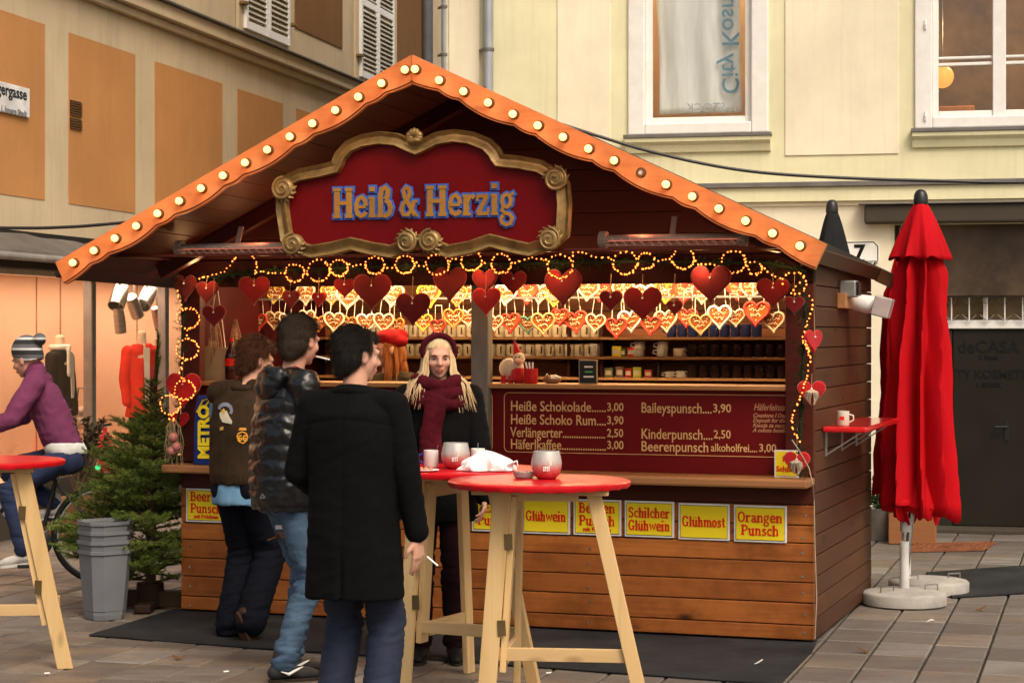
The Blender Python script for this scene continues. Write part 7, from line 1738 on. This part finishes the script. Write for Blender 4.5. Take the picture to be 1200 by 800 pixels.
c.build('hair_locks', M_BL, hb, smooth=True, kind='stuff', fix=False)
B_ = Blob()
for kk in range(24):
    a = R(-20+220*kk/24); a2 = R(-20+220*(kk+1)/24); g_ = lambda a: HP(.088*math.cos(a), .012+.01*math.sin(a), .038+.088*math.sin(a)); 
    for dy in (-.022, 0, .022): B_.cap(g_(a)+Mh @ Vector((0, dy, 0)), g_(a2)+Mh @ Vector((0, dy, 0)), .013, .013)
B_.make('headband', BUR, f.t, vox=.007, smooth=2, disp=lambda P, Nn: .002*wrinkle(P, 60, 3))
# ---- 5. vendor in a red hat -------------------------------------------------------------------
pv = S.pv(457, 400, .75); Pw = S.w(*pv)
f = Fig('woman with a red hat and long auburn hair inside the stall', (Pw.x, Pw.y), (-.55, -.75), H=1.66, sw=.17, head_rot=(-6, 0, -30), head_off=(0, .03, 0), feet=((-.08, 0, .09), (.08, 0, .09)), hands=((-.15, .22, 1.06), (.17, .22, 1.05)), elbow_hint=((-.9, -.6, 0), (.9, -.6, 0)), female=True, z0=.06)
f.body(); k = f.k; f.trousers(mat('trousers_dark', (.003, .004, .009), .9))
for i in (0, 1): shoe(f.t, f.foot[i], (0, 1, 0), M_SHOE, M_SOLE)
B_ = Blob(); B_.loft([(0, .0, .84, .18, .14), (0, 0, 1.05, .165, .13), (0, 0, 1.2, .175, .14, .88), (0, .0, 1.33, .165, .12, .88), (0, 0, 1.40, .09, .08)])
for i in (0, 1): q = -1 if i == 0 else 1; B_.cap(f.nk+Vector((q*.04, 0, -.035)), f.sh[i], .052, .06); B_.cap(f.sh[i], f.el[i], .06, .052); B_.cap(f.el[i], f.wr[i], .05, .042)
B_.make('olive_jacket', mat('jacket_olive', (.05, .035, .018), .85), f.t, vox=.011, smooth=2, disp=lambda P, Nn: .004*wrinkle(P, 24, 2))
for i in (0, 1): hand(f.t, f.wr[i], (f.wr[i]-f.el[i]), (0, 0, -1), 1 if i else -1, s=.9, curl=.4)
M_AUB = mat('hair_auburn', (.20, .055, .015), .5, col2=(.42, .15, .04), scale=18, bmp=.8, bscale=220, stretch=(4, 4, .5)); B_ = Blob(); Mh = f.Mh.to_3x3(); hv = f.hd
B_.ell(HP(0, -.02, .04), (.083*k, .096*k, .085*k)); B_.ell(HP(0, -.055, -.05), (.088*k, .055*k, .12*k)); B_.ell(HP(0, -.06, -.14), (.09*k, .045*k, .10*k))
hb = B_.make('hair', M_AUB, f.t, vox=.008, smooth=2, cut=cutw, disp=lambda P, Nn: .004*tri_noise(P, 70, 2))
c = MB()
for q in (-1, 1):
    for kk in range(40):
        u_ = rs.random(); v_ = rs.random(); sx = q*(.064+.02*v_); y0 = .05-.1*u_; c.tube([HP(q*.055, y0*.6, .06), HP(sx, y0, .0), HP(sx*1.05, y0, -.1), HP(sx*(1.1+.3*v_), y0+.02, -.2), HP(sx*1.1, y0+.03, -.3)], [.004, .006, .006, .005, .0015], 5, sq=.6)
c.build('hair_locks', M_AUB, hb, smooth=True, kind='stuff', fix=False)
B_ = Blob(); B_.ell(HP(0, -.025, .075), (.092*k, .105*k, .062*k)); B_.ell(HP(0, -.05, .055), (.098*k, .095*k, .055*k)); B_.ell(HP(0, -.10, .09), (.05*k, .06*k, .04*k)); B_.make('red_hat', mat('hat_red', (.22, .004, .006), .9), f.t, vox=.008, smooth=2, disp=lambda P, Nn: .004*wrinkle(P, 40, 3))
# ---- 6. cyclist and bicycle --------------------------------------------------------------------
YB = 13.7; sB = YB/FPX
def bxp(px): return (px-600)*sB
wr_x = bxp(120); face = (-1, -.10)
bk = thing('bicycle', 'black and white bicycle ridden past the shop on the left', 'bicycle', (wr_x, YB, 0), math.atan2(-face[1]*-1, -face[0]*-1) if False else R(180+5.7))
# local: +x forward (towards the left of the photo), origin under the rear hub
def bt(name, pts, r, m, smooth=True, closed=False): c = MB(); c.tube(pts, r, 10, closed=closed); return c.build(name, m, bk, smooth=smooth)
M_TYRE = mat('tyre', (.012, .012, .012), .7); M_FRB = mat('bike_frame_black', (.012, .013, .014), .3); M_RIM = mat('rim_alloy', (.5, .5, .5), .3, 1)
for hx, nm in ((0, 'wheel'), (1.06, 'wheel')):
    wl = obj('wheel', None, bk, (hx, 0, .345)); c = MB(); c.tube([(.325*math.cos(a*math.pi/24), 0, .325*math.sin(a*math.pi/24)) for a in range(48)], .021, 8, closed=True); c.build('tyre', M_TYRE, wl, smooth=True)
    c = MB(); c.tube([(.300*math.cos(a*math.pi/24), 0, .300*math.sin(a*math.pi/24)) for a in range(48)], .010, 6, closed=True); c.build('rim', M_RIM, wl, smooth=True)
    for a in range(24): c = MB(); q = a*math.pi/12; c.tube([(.02*math.cos(q+.5*(-1)**a), .02*(-1)**a, .02*math.sin(q+.5*(-1)**a)), (.296*math.cos(q), 0, .296*math.sin(q))], .0012, 4); c.build('spoke', M_RIM, wl)
    c = MB(); c.tube([(0, -.045, 0), (0, .045, 0)], .02, 10); c.build('hub', M_GREY, wl, smooth=True)
BBk = (.42, 0, .29); ST = (.31, 0, .72); HT = (.82, 0, .84); HB = (.88, 0, .70)
for a, b, r in ((BBk, ST, .016), (ST, HT, .017), (BBk, HB, .024), (HT, HB, .019)): bt('frame_tube', [a, b], r, M_FRB)
for y in (-.05, .05): bt('chain_stay', [BBk, (0, y, .345)], .009, M_FRB); bt('seat_stay', [(.312, 0, .69), (0, y, .345)], .008, M_FRB); bt('fork_blade', [(.88, y*.8, .70), (1.06, y, .345)], .011, M_WHITE)
for kk in range(5): f_ = .18+kk*.13; a = Vector(BBk).lerp(Vector(HB), f_); b = Vector(BBk).lerp(Vector(HB), f_+.08); c = MB(); c.tube([a+Vector((0, 0, .0)), b], .0255, 10); c.build('white_frame_mark', M_WHITE, bk, smooth=True)
bt('seat_post', [(.305, 0, .70), (.29, 0, .80)], .013, M_RIM); bt('handlebar', [(.80, -.29, 1.0), (.86, -.1, 1.0), (.86, .1, 1.0), (.80, .29, 1.0)], .014, M_BLACK); bt('stem', [HT, (.86, 0, 1.0)], .016, M_BLACK)
B_ = Blob(); B_.cap((.20, 0, .805), (.42, 0, .815), .055, .020, .5, (1, 0, 0)); B_.cap((.20, -.03, .805), (.30, 0, .81), .045, .03); B_.cap((.20, .03, .805), (.30, 0, .81), .045, .03); B_.make('saddle', M_BLACK, bk, vox=.008, smooth=2)
for s_ in (-1, 1):
    a = R(120 if s_ < 0 else -60)   # crank angles
    e = (BBk[0]+.17*math.cos(a), s_*.07, BBk[2]+.17*math.sin(a)); bt('crank', [(BBk[0], s_*.05, BBk[2]), e], .009, M_RIM); c = MB(); c.box((e[0]-.045, min(s_*.07, s_*.16), e[2]-.012), (e[0]+.045, max(s_*.07, s_*.16), e[2]+.012)); c.build('pedal', M_BLACK, bk, bevel=.004)
c = MB(); c.lathe([(.085, -.003), (.09, 0), (.085, .003)], 32, Matrix.Translation((BBk[0], .045, BBk[2])) @ Matrix.Rotation(R(90), 4, 'X')); c.build('chainring', M_FRB, bk, smooth=True)
c = MB(); c.ball((.03, .0, .80), .02, 8, 6); c.build('green_glow_dot', emis('green_dot', (.05, .8, .25), .6), bk, smooth=True)  # small green dot given a glow, not known to be a lamp
c = MB(); c.box((.82, -.05, 1.0), (.92, .05, 1.05)); c.build('handlebar_bag', mat('green_pad', (.08, .4, .1), .5), bk, bevel=.01)
# rider: person frame has +y forward; bicycle forward is world -x
bw = bk.matrix_basis
def in_person(fg, p): return fg.t.matrix_basis.inverted() @ (bw @ Vector(p))
fw = (bw.to_3x3() @ Vector((1, 0, 0)))
orig = bw @ Vector((.27, 0, 0))
tmp = Matrix.Translation(orig) @ Matrix.Rotation(math.atan2(-fw.x, fw.y), 4, 'Z'); ti = tmp.inverted()
def bp_(p): return ti @ (bw @ Vector(p))
# note: person right = +x ; bicycle left (+y) = person -x
pl_ = bp_((BBk[0]+.17*math.cos(R(120)), -.11, BBk[2]+.17*math.sin(R(120))+.10)); pr_ = bp_((BBk[0]+.17*math.cos(R(-60)), .11, BBk[2]+.17*math.sin(R(-60))+.10))
fr_, fl_ = pl_, pr_
fr_[0], fl_[0] = abs(fr_[0]), -abs(fl_[0])
hl = bp_((.83, 0, 1.03)); 
f = Fig('cyclist in a purple fleece jacket, striped beanie and black gloves', (orig.x, orig.y), (fw.x, fw.y), H=1.74, pelvis=(0, -.02, .90), lean=(0, .19), sw=.185, head_off=(0, .065, -.06), head_rot=(-14, 0, -25), feet=(tuple(fl_), tuple(fr_)), hands=((-.25, hl.y-.02, hl.z+.02), (.25, hl.y-.02, hl.z+.02)), elbow_hint=((-.7, -.2, -1), (.7, -.2, -1)), knee_hint=((0, 1, .3), (0, 1, .3)))
f.body(); k = f.k; f.trousers(denim('jeans_dark_blue', (.006, .013, .045), (.012, .026, .08), worn=.1), rt=.094, rk=.068, ra=.062, wr=.006)
M_SNK = mat('sneaker_white', (.55, .53, .49), .6, dirt=.4)
for i in (0, 1): shoe(f.t, f.foot[i], (0, 1, -.12), M_SNK, M_SOLEW)
PUR = mat('fleece_purple', (.15, .036, .090), .95, var=.15, bmp=.4, bscale=260)
B_ = Blob(); B_.cap(f.pel+Vector((0, .0, .025)), f.ch, .150, .150, .82); B_.cap(f.ch, f.nk-Vector((0, .01, .07)), .152, .10, .8); B_.cap(f.nk+Vector((0, 0, -.05)), f.nk+Vector((0, .02, .03)), .075, .07)
for i in (0, 1): q = -1 if i == 0 else 1; B_.cap(f.nk+Vector((q*.05, 0, -.04)), f.sh[i], .062, .072); B_.cap(f.sh[i], f.el[i], .074, .060); B_.cap(f.el[i], f.wr[i], .058, .045)
fl = B_.make('purple_fleece', PUR, f.t, vox=.0095, smooth=2, disp=lambda P, Nn: .007*wrinkle(P, 22, 4)+.003*wrinkle(P, 45, 6))
B_ = Blob(); zp = f.pel.z; B_.loft([(0, -.03, zp-.005, .172, .135), (0, -.02, zp+.03, .172, .140), (0, -.01, zp+.07, .16, .13)]); B_.make('white_shirt_hem', mat('shirt_white', (.6, .6, .57), .8), f.t, vox=.01, smooth=2, disp=lambda P, Nn: .005*wrinkle(P, 30, 3))
for i in (0, 1): hand(f.t, f.wr[i]-(f.wr[i]-f.el[i]).normalized()*.01, (f.wr[i]-f.el[i])+Vector((0, .05, .0)), (0, 0, -1), 1 if i else -1, s=1.1, curl=.9, m=M_BLACK, name='glove')
def beanie_mat():
    m, nt, b = newmat('beanie_stripes'); v = coords(nt, (1, 1, 1), rnd=False); sx = N(nt, 'SeparateXYZ'); nt.links.new(v, sx.inputs[0]); w_ = N(nt, 'Math', operation='MULTIPLY'); w_.inputs[1].default_value = 14; nt.links.new(sx.outputs[2], w_.inputs[0]); fr__ = N(nt, 'Math', operation='FRACT'); nt.links.new(w_.outputs[0], fr__.inputs[0])
    c = ramp(nt, fr__.outputs[0], [(.0, (.02, .02, .022)), (.42, (.02, .02, .022)), (.46, (.5, .5, .5)), (.64, (.5, .5, .5)), (.68, (.10, .10, .11)), (1, (.10, .10, .11))]); nt.links.new(c, b.inputs['Base Color']); b.inputs['Roughness'].default_value = .95; bump(nt, b, noise(nt, v, 200), .8, .004); return m
B_ = Blob(); Mh = f.Mh.to_3x3(); hv = f.hd; B_.ell(HP(0, -.015, .070), (.094*k, .108*k, .108*k)); B_.ell(HP(0, -.04, .02), (.088*k, .084*k, .09*k)); B_.ell(HP(0, -.13, .12), (.045, .045, .045))
def cutb(p): q = Mh.transposed() @ (p-hv)/k; return (q.z < -.015+.6*max(0, q.y+.02))
B_.make('beanie', beanie_mat(), f.t, vox=.008, smooth=2, cut=cutb, disp=lambda P, Nn: .002*tri_noise(P, 110, 3))
# ================================================================ SHOP MANNEQUINS
def mannequin(px, ytop, u, face_deg, lab, coat_m, inner_m, long=False, scarf=None, H=1.45, zb=.45):
    p = L.pu(px, 400, u); top = L.pu(px, ytop, u)[2]; z0 = top-1.52
    t = thing('mannequin', lab, 'mannequin', (*L.w(u, p[1])[:2], z0), R(face_deg)); MN = mat('mannequin_cream', (.6, .45, .32), .5)
    B_ = Blob(); B_.cap((0, 0, 1.3), (0, .0, 1.47), .062, .046); B_.ell((0, 0, 1.49), (.048, .048, .03)); B_.loft([(0, 0, .8, .14, .1), (0, 0, 1.0, .12, .09), (0, 0, 1.25, .16, .11), (0, 0, 1.36, .10, .07)]); B_.make('torso_form', MN, t, vox=.012, smooth=2)
    zl = .62 if long else .82; B_ = Blob(); B_.loft([(0, 0, zl, .175, .125), (0, 0, .95, .15, .11), (0, 0, 1.15, .165, .12), (0, 0, 1.3, .165, .105), (0, 0, 1.38, .10, .08)])
    for q in (-1, 1): B_.cap((q*.155, 0, 1.30), (q*.20, .01, 1.02), .062, .052); B_.cap((q*.20, .01, 1.02), (q*.19, .05, .78), .052, .045)
    def dz(P, Nn): return .006*wrinkle(P, 22, 5)-.02*np.exp(-((P[:, 0])/.02)**2)*(P[:, 1] > 0)
    B_.make('coat', coat_m, t, vox=.011, smooth=2, disp=dz)
    c = MB(); c.add([(-.035, .128, 1.34), (.035, .128, 1.34), (.028, .142, 1.0), (.02, .14, zl+.1), (-.02, .14, zl+.1), (-.028, .142, 1.0)], [(0, 1, 2, 5), (5, 2, 3, 4)]); o = c.build('inner_blouse', inner_m, t, fix=False); o.modifiers.new('s', 'SOLIDIFY').thickness = .01
    c = MB(); c.tube([(0, 0, .05), (0, 0, .9)], .015, 10); c.lathe([(.14, 0), (.14, .015), (.02, .03)], 24); c.v = [(x, y, z) for x, y, z in c.v]; c.build('stand', M_STEEL, t, smooth=True)
    for q in (-1, 1): B2 = Blob(); B2.cap((q*.075, 0, zl+.1), (q*.07, 0, .35), .075, .055); B2.make('trouser_leg', mat('manq_trousers', (.025, .015, .012), .8), t, vox=.014, smooth=1)
    if scarf:
        B_ = Blob()
        for kk in range(16): a = 2*math.pi*kk/16; a2 = 2*math.pi*(kk+1)/16; B_.cap((.085*math.cos(a), .08*math.sin(a), 1.40), (.085*math.cos(a2), .08*math.sin(a2), 1.40), .03, .03)
        B_.cap((.03, .11, 1.37), (.06, .13, 1.15), .03, .035, .5); B_.make('scarf', scarf, t, vox=.011, smooth=2)
    return t
mannequin(70, 392, -.62, 255, 'mannequin in a black jacket with pale scarf behind the cyclist', mat('manq_black', (.012, .01, .01), .7), MATS['mug_white'], scarf=MATS['mug_white'])
mannequin(166, 387, -.62, 215, 'mannequin in a red knit coat in the shop window', mat('manq_red', (.62, .03, .015), .8), MATS['mug_white'], long=True)
p = L.pu(95, 470, -.75); t = thing('handbag', 'beige patterned handbag beside the black mannequin', 'bag', L.w(-.75, p[1], p[2]-.32), L.rot)
B_ = Blob(); B_.cap((0, -.12, .12), (0, .12, .12), .12, .12, .6); B_.cap((0, -.12, .22), (0, .12, .22), .09, .09, .6); B_.make('bag_body', mat('bag_beige', (.55, .38, .28), .7, var=.5, scale=30), t, vox=.012); c = MB(); c.tube([(0, -.1, .3), (0, -.06, .45), (0, .06, .45), (0, .1, .3)], .008, 6); c.build('handle', M_BLACK, t)
c = MB(); c.box((-.12, -.2, -(p[2]-.32-SZ0)), (.12, .2, -.004)); c.build('display_block', M_PEACH, t)
# ================================================================ LITTER
for i, (x, y, lab, kind) in enumerate(((889, 781, 'small white scrap lying on the front rubber mat', 0), (1090, 731, 'tiny white scrap on the paving before the parasol bases', 0), (640, 792, 'cigarette end on the mat under the nearest table', 1),
        (262, 788, 'cigarette end on the paving near the sneakers', 1), (1012, 764, 'brown dry leaf on the paving right of the stall corner', 2), (210, 772, 'brown dry leaf on the paving in front of the mat', 2), (1150, 715, 'brown dry leaf beside the right rubber mat', 2), (52, 790, 'cigarette end on the paving at the left edge', 1))):
    p = G(x, y); zz = .013 if kind == 0 and i == 0 or i == 2 else .003; c = MB()
    if kind == 1: c.tube([(0, 0, .004), (.025, .01, .004)], .004, 6); tag(c.build('cigarette_end', CIG, None, loc=(p.x, p.y, zz), smooth=True), lab, 'cigarette end')
    else:
        n_ = 9; r = .022 if kind == 0 else .032; pts = [(r*math.cos(k*6.28/n_)*(1+.3*math.sin(k*2.3+i)), r*.6*math.sin(k*6.28/n_)*(1+.3*math.cos(k*1.7))) for k in range(n_)]
        c.slab(pts, 0, .003); c.v = [(a, b, z+.012*math.sin(a*60+i)+.012) for a, b, z in c.v]; tag(c.build('paper_scrap' if kind == 0 else 'dry_leaf', M_WHITE if kind == 0 else mat('leaf_brown', (.14, .06, .02), .8), None, loc=(p.x, p.y, zz)), lab, 'scrap' if kind == 0 else 'leaf')
